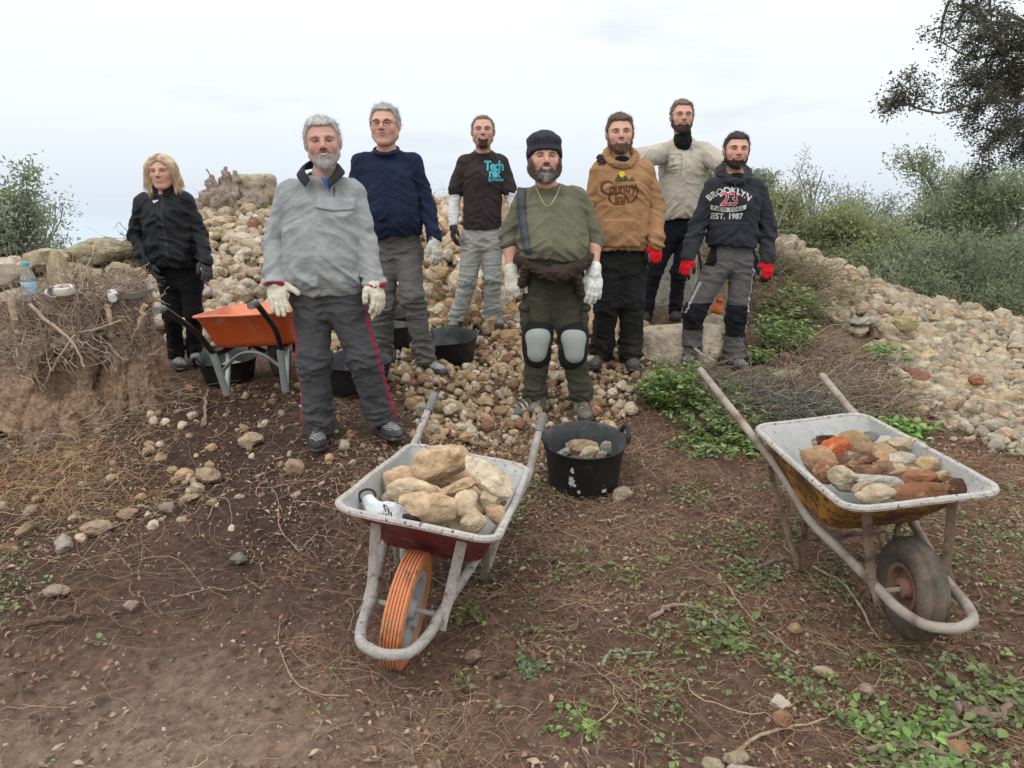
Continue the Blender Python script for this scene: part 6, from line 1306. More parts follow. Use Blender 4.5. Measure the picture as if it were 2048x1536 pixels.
def gl_txt(s, size, px, py, rot):
    V, Fc = text_geo(s, size, .0008); c_, s_ = cos(rot), sin(rot); V = V@np.array([[c_, s_], [-s_, c_]]); ctr = G(px, py, .53); me = wg.data; W_ = np.zeros(len(me.vertices)*3); me.vertices.foreach_get('co', W_); W_ = W_.reshape(-1, 3)+g0
    bvh = BVHTree.FromPolygons([tuple(v) for v in W_], [tuple(p.vertices) for p in me.polygons]); o_ = []
    for v in V:
        h_ = bvh.ray_cast(Vector((ctr[0]+v[0], ctr[1]+v[1], 1.2)), Vector((0, 0, -1))); o_.append((ctr[0]+v[0], ctr[1]+v[1], (h_[0].z if h_[0] else .5)+.003))
    mkmesh('printed_mark', np.array(o_), Fc, mat('print dark', (.05, .05, .05), .8), wg, org=g0)
gl_txt('SIL', .034, 778, 1022, .25)
# ---- bottle -----------------------------------------------------------------------
bq = P(67, 628, 4.75); bz = bq[2]
b_ = empty('water_bottle', bq, 'clear plastic water bottle with light blue label and cap on the left stump', 'bottle')
PET = mat('clear plastic', (.80, .86, .88), .08, var=0, trans=.9)
mb = MB(); mb.lathe([(.002, .006), (.030, 0), (.040, .004), (.043, .02), (.043, .055), (.040, .060), (.043, .066), (.043, .09), (.040, .095), (.043, .10), (.043, .225), (.041, .235), (.030, .270), (.016, .297), (.0145, .305), (.0145, .318)], 28); mb.build('bottle_body', PET, b_, angle=60)
mb = MB(); mb.lathe([(.0435, .125), (.0440, .127), (.0440, .205), (.0435, .207)], 28); mb.build('bottle_label', mat('light blue label', (.30, .56, .70), .5, var=.15, vscale=25, coord='Object', spot=(.55, .72, .80), spot_scale=22), b_)
mb = MB(); mb.lathe([(.0165, .305), (.0175, .307), (.0175, .326), (.015, .329), (.0, .3295)], 24); mb.build('bottle_cap', mat('blue cap', (.03, .38, .55), .45, var=0), b_)
V, Fc = text_geo('LCOYA', .024, .0006); V[:, 0] += -.006; Vw = np.stack([.0450*np.sin(V[:, 0]/.045), -.0450*np.cos(V[:, 0]/.045), V[:, 1]+.168], 1); mkmesh('label_text', Vw, Fc, mat('pink lettering', (.70, .10, .26), .5, var=0), b_)
# ---- white ring (roll of tape), cup, plastic lid ---------------------------------------
rq = P(128, 580, 4.72); mb = MB(); a1, a2 = .062, .036
mb.lathe([(a2, 0), (a1*.97, 0), (a1, .004), (a1, .040), (a1*.97, .044), (a2*1.05, .044), (a2, .040)], 40, close=True); o = mb.build('tape_roll', mat('off-white tape', (.66, .62, .55), .6, var=.05, coord='Object'), None, angle=50); o.location = tuple(rq-[0, 0, .02]); o.rotation_euler = (radians(10), radians(3), 0)
tag(o, 'thick off-white ring lying flat on the left tree stump', 'tape roll')
cq = P(97, 586, 4.70); mb = MB(); mb.lathe([(.0, 0), (.024, 0), (.032, .068), (.034, .070), (.031, .069), (.022, .004), (0, .004)], 28); o = mb.build('paper_cup', mat('white paper', (.75, .75, .76), .6, var=0), None); o.location = tuple(cq); o.rotation_euler = (radians(80), radians(10), radians(50)); tag(o, 'white cup lying next to the off-white ring', 'cup')
cq = P(226, 600, 4.84); mb = MB(); mb.lathe([(.0, 0), (.026, 0), (.036, .080), (.038, .083), (.034, .081), (.024, .004), (0, .004)], 28); o = mb.build('paper_cup', mat('white paper', (.75, .75, .76), .6, var=0), None); o.location = tuple(cq+[0, 0, .01]); o.rotation_euler = (radians(78), radians(0), radians(205)); tag(o, 'white cup tipped over on the rim of the sawn stump', 'cup')
lq = P(262, 585, 4.98); mb = MB(); mb.lathe([(.0, .004), (.10, .004), (.118, .020), (.135, .050), (.138, .052), (.132, .049), (.115, .022), (.098, .008), (0, .008)], 40); o = mb.build('plastic_dish', mat('hazy plastic', (.62, .62, .64), .25, var=0, trans=.6), None); o.location = tuple(lq-[0, 0, .015]); o.rotation_euler = (radians(12), radians(4), 0); tag(o, 'round clear plastic dish on top of the sawn stump', 'dish')
# ---- orange bag behind the charcoal hoodie man --------------------------------------------
bg_ = P(1434, 617, 6.35); 
def bagf(F): F.ell(bg_+[0, 0, -.01], (.050, .045, .046), None, .0); F.cone(bg_+[.0, 0, .02], bg_+[.025, -.01, .066], .018, .022, .02); F.cone(bg_+[.012, 0, .055], bg_+[-.01, -.02, .082], .012, .014, .01)
o = quick('mesh_bag', bg_-.15, bg_+.16, .005, bagf, mat('orange plastic net', (1, 1, 1), .6, use_attr=True, var=.3, vscale=50, bump=.7, bscale=60, coord='Object'), None, bg_, (.55, .13, .03), wrk=.007); tag(o, 'small knotted orange bag between the legs of the charcoal hoodie man', 'bag')
# handle of a tool leaning behind the charcoal hoodie man
mb = MB(); a = P(1388, 462, 6.1); b = P(1412, 590, 6.0); mb.tube([a, a+(b-a)*.5+[.005, 0, 0], b], [.010, .013, .014], 8); o = mb.build('tool_handle', mat('black coated tube'), None); tag(o, 'thin black tool handle leaning behind the charcoal hoodie man\'s arm', 'tool handle')
# ---- tree stumps ---------------------------------------------------------------------------
BARK = mat('reddish bark', (1, 1, 1), .95, use_attr=True, var=.35, vscale=26, bump=1, bscale=45, bdist=.03, spot=(.16, .10, .07), spot_scale=14, spot_lo=.54, spot_hi=.70, coord='Object', spec=.15)
def stump_col(V, cc, zt, zb):
    t = np.clip((V[:, 2]-zb)/(zt-zb), 0, 1); lo = np.array([.42, .28, .19]); hi = np.array([.40, .31, .24]); return (lo+(hi-lo)*sst(.3, .7, t)[:, None])*(1+.22*fbm(V*9, 3, 3)[:, None])
def st1(F):
    b = P(262, 800, 5.0); t = P(255, 596, 5.05); m = b+(t-b)*.55
    F.cone(b+[0, 0, -.1], m, .115, .085, .05); F.cone(m, t, .10, .145, .06); F.ell(t+[0, 0, -.02], (.15, .13, .055), None, .03); F.ell(t+[0, 0, .045], (.115, .10, .035), None, .02, 'sub')
    for dx, dy, r in ((-.20, -.05, .085), (-.10, -.22, .07), (.06, -.20, .085), (.21, -.02, .07), (.16, .15, .06)):
        e_ = b+[dx*1.1, dy, -.06]; F.cone(b+(m-b)*.75, b+[dx*.5, dy*.5, .10], .06, r, .07); F.cone(b+[dx*.5, dy*.5, .10], e_, r, r*.8, .05)
o1 = P(262, 800, 5.0)
def roots(F, b, t, rb, rt, n, seed, k=.009):
    rg = np.random.default_rng(seed)
    for i in range(n):
        w = pi+pi*(i+rg.uniform(-.3, .3))/(n-1)*1.0 if i % 5 else rg.uniform(0, 2*pi); u = np.array([cos(w), sin(w), 0]); r = rg.uniform(.028, .055); h = rg.uniform(.75, 1.0); w2 = w+rg.normal(0, .25); u2 = np.array([cos(w2), sin(w2), 0])
        p = [t*h+b*(1-h)+u*rt*rg.uniform(.85, 1.05), b*.45+t*.55+u*(rt*.45+rb*.30)*rg.uniform(.9, 1.15), b*.8+t*.2+u2*rb*.72, b+u2*rb*rg.uniform(.9, 1.25)-[0, 0, .05]]; c = catm(p, 4)
        for j in range(len(c)-1): F.cone(c[j], c[j+1], r*(1+.07*sin(j*1.3+i)), r*(1+.07*sin(j*1.3+1.3+i)), k)
F = Field.box(o1-[.42, .42, .12], o1+[.42, .42, .92], .0085); st1(F); roots(F, o1, P(255, 600, 5.05), .27, .125, 17, 3); V, Q = F.mesh(); Nn = normals(V, Q)
V = V+Nn*(.004*fbm(V*[45, 45, 15], 2, 8)+.006*fbm(V*[18, 18, 3], 3, 2)+.013*wr_noise(V, 24, 6, (1.5, 1.5, .22)))[:, None]
o = mkmesh('tree_stump', V, Q, BARK, None, col=np.clip(stump_col(V, None, o1[2]+.7, o1[2]), 0, 1), org=o1); tag(o, 'sawn tree stump with flaring reddish roots beside the woman', 'tree stump'); STV = [(o, o1, V, Nn, 650)]
o2 = P(95, 830, 4.75)
F = Field.box(o2-[.52, .45, .12], o2+[.62, .5, .95], .009)
a = P(50, 640, 4.8); b = P(165, 620, 4.9); m = o2+[.02, .05, .30]
F.cone(o2+[0, 0, -.1], m, .20, .19, .08); F.cone(m, a+[0, 0, -.02], .20, .15, .08); F.cone(m, b+[0, 0, .0], .20, .15, .08); F.ell((a+b)/2+[0, .04, -.07], (.33, .20, .07), None, .05)
for dx, dy, r in ((-.34, -.10, .10), (-.14, -.28, .09), (.16, -.26, .10), (.36, -.12, .085)): F.cone(m+[dx*.3, dy*.3, 0], o2+[dx*.8, dy*.8, .10], .12, r, .08); F.cone(o2+[dx*.8, dy*.8, .10], o2+[dx*1.25, dy*1.2, -.06], r, r*.75, .05)
roots(F, o2, (a+b)/2-[0, 0, .06], .40, .27, 24, 5)
F.ell(o2+[.20, -.16, .30], (.10, .14, .17), None, .05, 'sub'); F.ell(o2+[-.06, -.24, .42], (.05, .10, .08), None, .04, 'sub'); F.ell(o2+[.34, -.10, .42], (.07, .10, .08), None, .04, 'sub')
V, Q = F.mesh(); Nn = normals(V, Q); V = V+Nn*(.004*fbm(V*[45, 45, 15], 2, 8)+.007*fbm(V*[16, 16, 3], 3, 2)+.015*wr_noise(V, 22, 6, (1.5, 1.5, .22)))[:, None]
o = mkmesh('tree_stump', V, Q, BARK, None, col=np.clip(stump_col(V, None, o2[2]+.75, o2[2]), 0, 1), org=o2); tag(o, 'big hollow gnarled tree stump at the left edge carrying the bottle', 'tree stump'); STV.append((o, o2, V, Nn, 1300))
# weathered dead stump on the crest
o3 = P(455, 425, 8.85)
F = Field.box(o3-[.60, .35, .15], o3+[.65, .35, .62], .014); rg = np.random.default_rng(4)
F.ell(o3+[-.08, 0, .08], (.26, .2, .20), None, .0); F.ell(o3+[.28, .05, .12], (.22, .18, .18), None, .08)
for k in range(26):
    a = rg.uniform(-1.0, 1.0); bx = rg.uniform(-.28, .36); b0 = o3+[bx, rg.uniform(-.1, .1), .08]; L = rg.uniform(.18, .42)*(1-.4*abs(bx)); e_ = b0+[sin(a)*L*.6, rg.uniform(-.1, .05), L]; F.cone(b0, e_, .055, rg.uniform(.012, .03), .03)
V, Q = F.mesh(); Nn = normals(V, Q); V = V+Nn*(.04*fbm(V*[14, 14, 7], 4, 5))[:, None]
o = mkmesh('dead_stump', V, Q, mat('weathered grey wood', (.36, .29, .24), .95, var=.4, vscale=20, bump=1, bscale=40, bdist=.02, coord='Object', spec=.1, spot=(.16, .11, .08), spot_scale=9, spot_lo=.5, spot_hi=.68), None, org=o3); tag(o, 'ragged weathered dead stump on the crest between the woman and the fleece man', 'tree stump')
# ================================================================ vegetation and litter
class Fib:
    """collects many thin strands (three-sided tubes) in one mesh"""
    def __init__(s): s.V = []; s.F = []; s.C = []; s.n = 0
    def add(s, P_, r, c):
        """P_ (n,m,3) paths, r (n,) radius, c (n,3)"""
        n, m, _ = P_.shape; T = np.gradient(P_, axis=1); T /= np.linalg.norm(T, axis=2)[..., None]+1e-9; up = np.where(np.abs(T[..., 2:3]) < .8, np.array([0, 0, 1.]), np.array([1., 0, 0]))
        A = np.cross(T, up); A /= np.linalg.norm(A, axis=2)[..., None]+1e-9; B = np.cross(T, A); tp = np.linspace(1, .45, m)[None, :, None]
        R_ = r[:, None, None]*tp; rings = np.stack([P_+R_*(cos(w)*A+sin(w)*B) for w in (0, 2.094, 4.189)], 2)
        idx = (np.arange(n*m*3).reshape(n, m, 3))+s.n
        for k in range(3):
            s.F.append(np.stack([idx[:, :-1, k], idx[:, :-1, (k+1) % 3], idx[:, 1:, (k+1) % 3], idx[:, 1:, k]], -1).reshape(-1, 4))
        s.V.append(rings.reshape(-1, 3)); s.C.append(np.repeat(c, m*3, 0)); s.n += n*m*3; return s
    def build(s, name, m, parent=None, org=None): return mkmesh(name, np.concatenate(s.V), np.concatenate(s.F), m, parent, col=np.clip(np.concatenate(s.C), 0, 1), org=org)
def crawl(rng, x, y, L, curl, m=9, lift=.006, arch=.02):
    """paths wandering over the terrain"""
    n = len(x); a = rng.uniform(0, 2*pi, n); k = rng.normal(0, curl, n); P_ = np.zeros((n, m, 3)); X = x.copy(); Y = y.copy(); st = L/(m-1); ar = rng.uniform(0, arch, n)
    for i in range(m):
        P_[:, i, 0] = X; P_[:, i, 1] = Y; P_[:, i, 2] = H(X, Y)+lift+ar*sin(pi*i/(m-1))+rng.uniform(0, .004, n); a = a+k/m+rng.normal(0, curl*.35, n); X = X+np.cos(a)*st; Y = Y+np.sin(a)*st
    return P_
TWIG = mat('dry twig', (1, 1, 1), .9, use_attr=True, var=.2, vscale=40, spec=.15)
LEAF = mat('green leaf', (1, 1, 1), .55, use_attr=True, var=.2, vscale=25, transl=.25, spec=.35)
DLEAF = mat('dry leaf', (1, 1, 1), .85, use_attr=True, var=.2, vscale=40, transl=.1, spec=.2)
def leaves(P0, N0, up, ln, wd, col, name, m, parent=None, org=None, fold=.25, bend=.2):
    """folded diamond leaves: 6 verts, 4 tris->quads. P0 base (n,3), N0 direction (n,3), up (n,3)"""
    n = len(P0); d = N0/(np.linalg.norm(N0, axis=1)[:, None]+1e-9); s_ = np.cross(d, up); s_ /= np.linalg.norm(s_, axis=1)[:, None]+1e-9; u = np.cross(s_, d)
    ln = ln[:, None]; wd = wd[:, None]; tip = P0+d*ln-u*ln*bend*.6; mid = P0+d*ln*.45+u*ln*.04; m2 = P0+d*ln*.75-u*ln*bend*.2
    a = P0+d*ln*.40+s_*wd*.5+u*wd*fold; b = P0+d*ln*.40-s_*wd*.5+u*wd*fold; a2 = P0+d*ln*.74+s_*wd*.36+u*wd*fold*.4; b2 = P0+d*ln*.74-s_*wd*.36+u*wd*fold*.4
    V = np.stack([P0, a, mid, b, a2, m2, b2, tip], 1).reshape(-1, 3); i = np.arange(n)*8
    Fc = np.concatenate([np.stack([i, i+1, i+2, i+2], 1)[:, :3], np.stack([i, i+2, i+3], 1), np.stack([i+1, i+4, i+5], 1), np.stack([i+1, i+5, i+2], 1), np.stack([i+2, i+5, i+6], 1), np.stack([i+2, i+6, i+3], 1), np.stack([i+4, i+7, i+5], 1), np.stack([i+5, i+7, i+6], 1)])
    return mkmesh(name, V, Fc, m, parent, col=np.clip(np.repeat(col, 8, 0), 0, 1), org=org)
def tones(rng, pal, n, v=.25): pal = np.array(pal); return pal[rng.integers(len(pal), size=n)]*rng.uniform(1-v, 1+v, (n, 1))
rng = np.random.default_rng(77)
# --- bare twigs and fibres sprouting from the two stumps
for o_, g_, V_s, N_s, cnt in STV:
    zmin, zmax = V_s[:, 2].min()+.45*np.ptp(V_s[:, 2]), V_s[:, 2].max(); ok = np.argwhere((V_s[:, 2] > zmin) & (N_s[:, 1] < .3) & (rng.uniform(size=len(V_s)) < .25+.75*(V_s[:, 2]-zmin)/(zmax-zmin)))[:, 0]; ids = rng.choice(ok, cnt); n = cnt; P_ = np.zeros((n, 8, 3)); p = V_s[ids]+N_s[ids]*.003; t_ = rng.normal(0, 1, (n, 3)); d = N_s[ids]*rng.uniform(.2, 1.1, (n, 1))+t_*.8+[0, -.15, .15]; d /= np.linalg.norm(d, axis=1)[:, None]; L = rng.uniform(.06, .34 if cnt > 800 else .15, n)
    for i in range(8): P_[:, i] = p; d = d+rng.normal(0, .28, (n, 3)); d /= np.linalg.norm(d, axis=1)[:, None]; p = p+d*(L/7)[:, None]
    f = Fib(); f.add(P_, rng.uniform(.0012, .0042, n), tones(rng, [(.42, .32, .24), (.50, .40, .31), (.30, .22, .16), (.56, .45, .35)], n)); f.build('twigs', TWIG, o_, g_)
# --- fine dry litter lying on the soil
def region(n, fn, x0=-3.4, x1=3.8, y0=1.3, y1=6.2):
    x = rng.uniform(x0, x1, n*4); y = rng.uniform(y0, y1, n*4); px, py, _ = to_px(np.stack([x, y, H(x, y)], 1)); p = fn(px, py, x, y); k = rng.uniform(size=len(x)) < p; return x[k][:n], y[k][:n]
def clump(x, y, f, s): return np.clip(.5+1.1*pn(np.stack([x, y, 0*x], 1)*f, s), 0, 1)
dust = lambda px, py: np.exp(-(((px-420)/430)**2+((py-1330)/250)**2))
litter = lambda px, py, x, y: np.clip((.16+.9*clump(x, y, 2.2, 5)**2*(px > 640)+.5*(px < 330)*(py < 1280))*(1-.93*dust(px, py))*(py > 760), 0, 1)
f = Fib(); PALT = [(.30, .18, .11), (.36, .24, .155), (.22, .13, .09), (.44, .32, .22), (.28, .15, .10), (.15, .095, .07)]
x, y = region(12000, litter); L = rng.uniform(.04, .16, len(x)); f.add(crawl(rng, x, y, L, .8, 6, .004, .012), rng.uniform(.0007, .0015, len(x)), tones(rng, PALT, len(x)))
x, y = region(2600, lambda px, py, x, y: np.clip((.35+.5*(px > 600)+.5*(py < 1100))*(1-.85*dust(px, py)), 0, 1)*(py > 740)); L = rng.uniform(.15, .55, len(x)); f.add(crawl(rng, x, y, L, 1.6, 14, .006, .035), rng.uniform(.0012, .0026, len(x)), tones(rng, PALT, len(x)))
tag(f.build('dry_twigs', TWIG), kind='stuff')
f = Fib()       # straw-coloured dry grass tangle at left, reddish needles right of the red barrow
x, y = region(6500, lambda px, py, x, y: np.exp(-(((px-80)/200)**2+((py-965)/80)**2))); L = rng.uniform(.10, .34, len(x)); f.add(crawl(rng, x, y, L, 1.5, 9, .012, .07), rng.uniform(.0008, .0016, len(x)), tones(rng, [(.58, .40, .22), (.50, .33, .18), (.42, .27, .15)], len(x)))
x, y = region(1400, lambda px, py, x, y: np.exp(-(((px-130)/230)**2+((py-1180)/90)**2))); L = rng.uniform(.10, .5, len(x)); f.add(crawl(rng, x, y, L, .8, 9, .012, .05), rng.uniform(.0008, .0020, len(x)), tones(rng, [(.30, .22, .17), (.24, .17, .13), (.38, .26, .18)], len(x)))
x, y = region(12000, lambda px, py, x, y: np.clip(clump(x, y, 3.1, 9)*1.5-.45, 0, 1)*(px > 560)*(py > 900)+np.exp(-(((px-1150)/120)**2+((py-1080)/60)**2))); L = rng.uniform(.05, .16, len(x)); f.add(crawl(rng, x, y, L, .6, 5, .005, .02), rng.uniform(.0006, .0012, len(x)), tones(rng, [(.42, .24, .14), (.46, .31, .19), (.34, .19, .12), (.50, .37, .25)], len(x)))
tag(f.build('dry_grass', TWIG), kind='stuff')
# --- brown leaf litter
x, y = region(15000, lambda px, py, x, y: np.clip((.12+.8*clump(x, y, 3, 15)**2)*(1-.9*dust(px, py)), 0, 1)*(py > 760)); n = len(x); a = rng.uniform(0, 2*pi, n); z = H(x, y)+.006+rng.uniform(0, .008, n)
tag(leaves(np.stack([x, y, z], 1), np.stack([np.cos(a), np.sin(a), rng.normal(.1, .25, n)], 1), np.stack([rng.normal(0, .4, n), rng.normal(0, .4, n), np.ones(n)], 1), rng.uniform(.012, .042, n), rng.uniform(.006, .018, n), tones(rng, [(.26, .17, .12), (.32, .23, .16), (.17, .11, .08), (.38, .29, .21), (.27, .15, .10)], n, .35), 'leaf_litter', DLEAF, fold=.3, bend=.5), kind='stuff')
# --- low green weeds
GR = [(.155, .215, .07), (.205, .26, .09), (.12, .165, .06), (.24, .29, .12), (.17, .205, .10)]
def weedp(px, py, x, y):
    c = clump(x, y, 3.6, 21)**3.2*2.6+.10
    return np.clip(c*((px > 930)*(py > 960)*.55+(px > 1300)*(py > 1080)*.6+(px > 1700)*(py > 860)*.4)+.9*np.exp(-(((px-10)/70)**2+((py-1200)/55)**2))+.6*np.exp(-(((px-20)/60)**2+((py-1110)/30)**2))+.02*(py > 1250)*clump(x, y, 6, 3), 0, 1)
x, y = region(3400, weedp); n0 = len(x); k = rng.integers(3, 8, n0); X = np.repeat(x, k); Y = np.repeat(y, k); n = len(X); a = rng.uniform(0, 2*pi, n); rr = rng.uniform(.004, .045, n); X2 = X+np.cos(a)*rr; Y2 = Y+np.sin(a)*rr; z = H(X2, Y2)+rng.uniform(.008, .035, n)
tag(leaves(np.stack([X2, Y2, z], 1), np.stack([np.cos(a), np.sin(a), rng.normal(.15, .25, n)], 1), np.stack([rng.normal(0, .3, n), rng.normal(-.15, .3, n), np.ones(n)], 1), rng.uniform(.008, .030, n), rng.uniform(.006, .022, n), tones(rng, GR, n, .3), 'low_weeds', LEAF, fold=.12, bend=.15), kind='stuff')
# --- fine green grass blades around
f = Fib(); x, y = region(7000, lambda px, py, x, y: np.clip(weedp(px, py, x, y)*.9+.25*clump(x, y, 4.5, 33)**2*(px > 850)*(py > 900), 0, 1)); n = len(x); P_ = np.zeros((n, 4, 3)); a = rng.uniform(0, 2*pi, n); L = rng.uniform(.02, .07, n)
for i in range(4): t = i/3; P_[:, i] = np.stack([x+np.cos(a)*L*t*t*.8, y+np.sin(a)*L*t*t*.8, H(x, y)+L*t*(1-.25*t)], 1)
f.add(P_, rng.uniform(.0008, .0014, n), tones(rng, [(.16, .22, .07), (.24, .26, .10), (.12, .18, .06)], n)); tag(f.build('grass', LEAF), kind='stuff')
# --- named fallen sticks
def stick(pts, r, col, label, name='branch', z0=.012, catg='branch'):
    rng_ = np.random.default_rng(int(pts[0][0])); p = []
    for (px, py) in pts:
        g_ = G(px, py, 0)
        for _ in range(6): g_ = G(px, py, Hs(g_[0], g_[1]))
        p.append(g_+[0, 0, z0+r])
    c = catm(p, 6); c = [q+rng_.normal(0, r*.35, 3) for q in c]; m = len(c); mb = MB(); mb.tube(c, [r*(1.1-.7*i/m)*(1+.15*rng_.normal()) for i in range(m)], 7)
    o = mb.build(name, mat('branch bark '+str(col), col, .95, var=.35, vscale=40, bump=.8, bscale=70), None); return tag(o, label, catg)
stick([(1300, 1245), (1340, 1222), (1400, 1226), (1450, 1255), (1475, 1270)], .009, (.28, .21, .16), 'arched grey branch on the soil between the two wheelbarrows')
stick([(1205, 1335), (1225, 1310), (1262, 1316), (1310, 1312)], .006, (.33, .30, .24), 'forked pale twig on the soil at the lower middle', 'branch')
stick([(1450, 1530), (1520, 1480), (1600, 1460), (1660, 1440), (1680, 1408)], .006, (.36, .26, .17), 'long tan branch curving up from the bottom edge under the weeds')
stick([(1730, 1515), (1800, 1500), (1860, 1495), (1960, 1462), (2000, 1452)], .009, (.24, .17, .12), 'brown branch across the weeds in the lower right corner')
stick([(1840, 1500), (1900, 1525), (1960, 1536)], .008, (.30, .22, .15), 'short tan branch at the bottom right edge')
stick([(1912, 1430), (1950, 1445), (2000, 1438), (2020, 1415)], .018, (.19, .13, .10), 'thick dark crooked branch in the weeds at lower right')
stick([(60, 1262), (120, 1250), (195, 1238)], .014, (.12, .07, .05), 'short dark rotten branch among the dry stems at left')
stick([(1515, 1145), (1550, 1130), (1590, 1122)], .010, (.16, .12, .10), 'dark twig by the leg of the yellow wheelbarrow')
stick([(1625, 1140), (1690, 1180), (1740, 1260), (1760, 1290)], .006, (.34, .28, .22), 'long pale stem beside the wheel of the yellow wheelbarrow')
stick([(1420, 1010), (1470, 1000), (1520, 1030)], .005, (.26, .18, .12), 'thin twig on the soil between the bucket and the yellow barrow')
stick([(1385, 735), (1405, 750), (1428, 762)], .010, (.45, .42, .38), 'bleached stick on the dead brush under the charcoal hoodie man', z0=.14)
stick([(700, 1400), (640, 1395), (590, 1370), (562, 1310), (558, 1265), (575, 1235)], .0028, (.36, .25, .18), 'thin root curling over the trodden soil')
stick([(1455, 1180), (1500, 1240), (1560, 1290), (1610, 1330)], .005, (.33, .22, .16), 'straight thin twig across the soil below the yellow barrow')
stick([(600, 1110), (560, 1060), (555, 1000), (530, 960), (540, 930)], .0028, (.30, .2, .15), 'thin root on the dark soil left of the red barrow')
stick([(1790, 795), (1825, 792), (1870, 797)], .035, (.30, .18, .11), 'rotten log at the foot of the right rubble bank', z0=.0)
stick([(410, 860), (413, 820), (416, 790)], .013, (.32, .21, .16), 'short upright broken stick in the dark soil by the orange barrow', z0=.03)
# --- leafy plants
def plant(px, py, D, h, w, label, n=26, ll=.06, pal=GR, seed=0, name='leafy_plant', spread=.5, lw=.45, stems=True, nl=9):
    rg = np.random.default_rng(seed); q = P(px, py, D); x0, y0 = q[0], q[1]; root = empty(name, (x0, y0, Hs(x0, y0)), label, 'plant'); org = np.array(root.location); f = Fib(); Pn, Dn, Un = [], [], []
    paths = []
    for i in range(n):
        a = rg.uniform(0, 2*pi); r = w/2*math.sqrt(rg.uniform(0, 1)); bx = x0+r*cos(a)*.55; by = y0+r*sin(a)*.45; hh = h*rg.uniform(.55, 1.05)*(1-.45*(r/(w/2))**2); ox, oy = cos(a)*r*spread, sin(a)*r*spread; b = np.array([bx, by, Hs(bx, by)-.01]); m = 7; p = np.array([b+[ox*t**1.5+rg.normal(0, .004), oy*t**1.5, hh*t] for t in np.linspace(0, 1, m)]); paths.append(p)
        for k in range(nl):
            t = rg.uniform(.25, 1.0); s_ = p[min(m-1, int(t*(m-1)))]; aa = rg.uniform(0, 2*pi); Pn.append(s_+rg.normal(0, .006, 3)); Dn.append([cos(aa), sin(aa), rg.uniform(-.1, .7)]); Un.append([rg.normal(0, .25), rg.normal(-.2, .25), 1])
    paths = np.array(paths)
    if stems: f.add(paths, np.full(n, .0022), tones(rg, [(.13, .16, .07), (.18, .15, .08)], n)); f.build('stem', TWIG, root, org)
    k = len(Pn); leaves(np.array(Pn), np.array(Dn), np.array(Un), ll*rg.uniform(.5, 1.15, k), ll*lw*rg.uniform(.6, 1.15, k), tones(rg, pal, k, .3), 'foliage', LEAF, root, org)
    return root
GB = [(.17, .32, .06), (.23, .38, .09), (.13, .25, .06), (.27, .40, .14)]
plant(1345, 830, 4.75, .42, .54, 'mint-like leafy plant growing right of the beanie man\'s foot', 90, .05, seed=1, nl=18, pal=GR+GB[:2])
plant(1425, 880, 4.5, .26, .56, 'low leafy plant left of the yellow barrow\'s handle', 60, .05, seed=2, spread=.9)
plant(1400, 920, 4.2, .07, .34, 'sprawling weed on the soil left of the yellow barrow tray', 26, .05, seed=3, spread=1.1)
plant(1480, 915, 4.25, .12, .55, 'sprawling light green weed against the yellow barrow\'s left side', 60, .055, seed=4, spread=1.1, pal=GR+GB)
plant(1460, 800, 4.9, .20, .24, 'small leafy shoot poking through the grey brush under the charcoal hoodie man', 16, .055, seed=5, pal=GB)
plant(1570, 640, 6.1, .42, .62, 'bushy green nettle-like plant right of the charcoal hoodie man\'s leg', 56, .065, seed=6, pal=GR+GB, nl=13)
plant(1600, 605, 6.6, .46, .5, 'taller green plant at the top of the weeds on the right bank', 40, .06, seed=7, pal=GR+GB, nl=12)
plant(1535, 665, 5.9, .16, .34, 'pale green seedlings below the nettle-like plant', 26, .05, seed=8, pal=GB)
plant(1562, 740, 5.5, .12, .26, 'sparse grey-green weed above the flat leaning rock', 16, .055, seed=9, pal=[(.17, .22, .11), (.22, .27, .15)])
plant(1775, 672, 6.1, .16, .36, 'bright yellow-green plant among the stones of the right bank', 40, .065, seed=10, pal=GB, spread=.9)
plant(1790, 872, 4.55, .15, .42, 'bright green broad-leaved plant behind the yellow barrow\'s tray', 46, .075, seed=11, pal=GB, spread=.9, lw=.5)
plant(1720, 850, 4.8, .08, .26, 'small green plant just behind the rear rim of the yellow barrow', 18, .06, seed=12, pal=GB, spread=1)
plant(45, 745, 4.7, .34, .30, 'spindly grey-green shoots at the left edge in front of the hollow stump', 40, .035, seed=13, pal=[(.13, .17, .12), (.17, .21, .15), (.10, .13, .09)], lw=.25, nl=14)
plant(940, 1215, 2.62, .05, .16, 'tiny weed beside the leg of the red wheelbarrow', 10, .035, seed=14, spread=1)
plant(1070, 1230, 2.3, .03, .13, 'round-leaved weed in the open soil right of the red wheelbarrow', 8, .028, seed=15, pal=[(.12, .20, .09), (.15, .24, .12)], spread=1, lw=.8)
plant(1145, 1340, 2.0, .03, .16, 'light green weed near the bottom middle', 8, .026, seed=16, pal=GB, spread=1.1, lw=.8)
plant(1870, 1395, 1.9, .06, .40, 'dense clover-like weed patch below the yellow barrow\'s wheel', 60, .035, seed=17, pal=GR+GB, spread=1, lw=.75)
plant(1980, 1300, 2.1, .05, .34, 'round-leaved weed at the right edge below the yellow barrow', 34, .04, seed=18, spread=1, lw=.8)
plant(1520, 1045, 2.95, .05, .30, 'trailing weed under the left handle of the yellow barrow', 26, .04, seed=19, spread=1)
plant(1450, 1140, 2.5, .06, .26, 'leafy weed on the soil left of the yellow barrow\'s leg', 24, .045, seed=20, spread=1)
plant(1548, 590, 6.6, .30, .30, 'narrow green weeds just right of the charcoal hoodie man\'s red glove', 30, .05, seed=21, pal=GR+GB)
plant(1500, 700, 5.9, .14, .30, 'low green seedlings between the hoodie man and the nettles', 20, .05, seed=22, pal=GB)
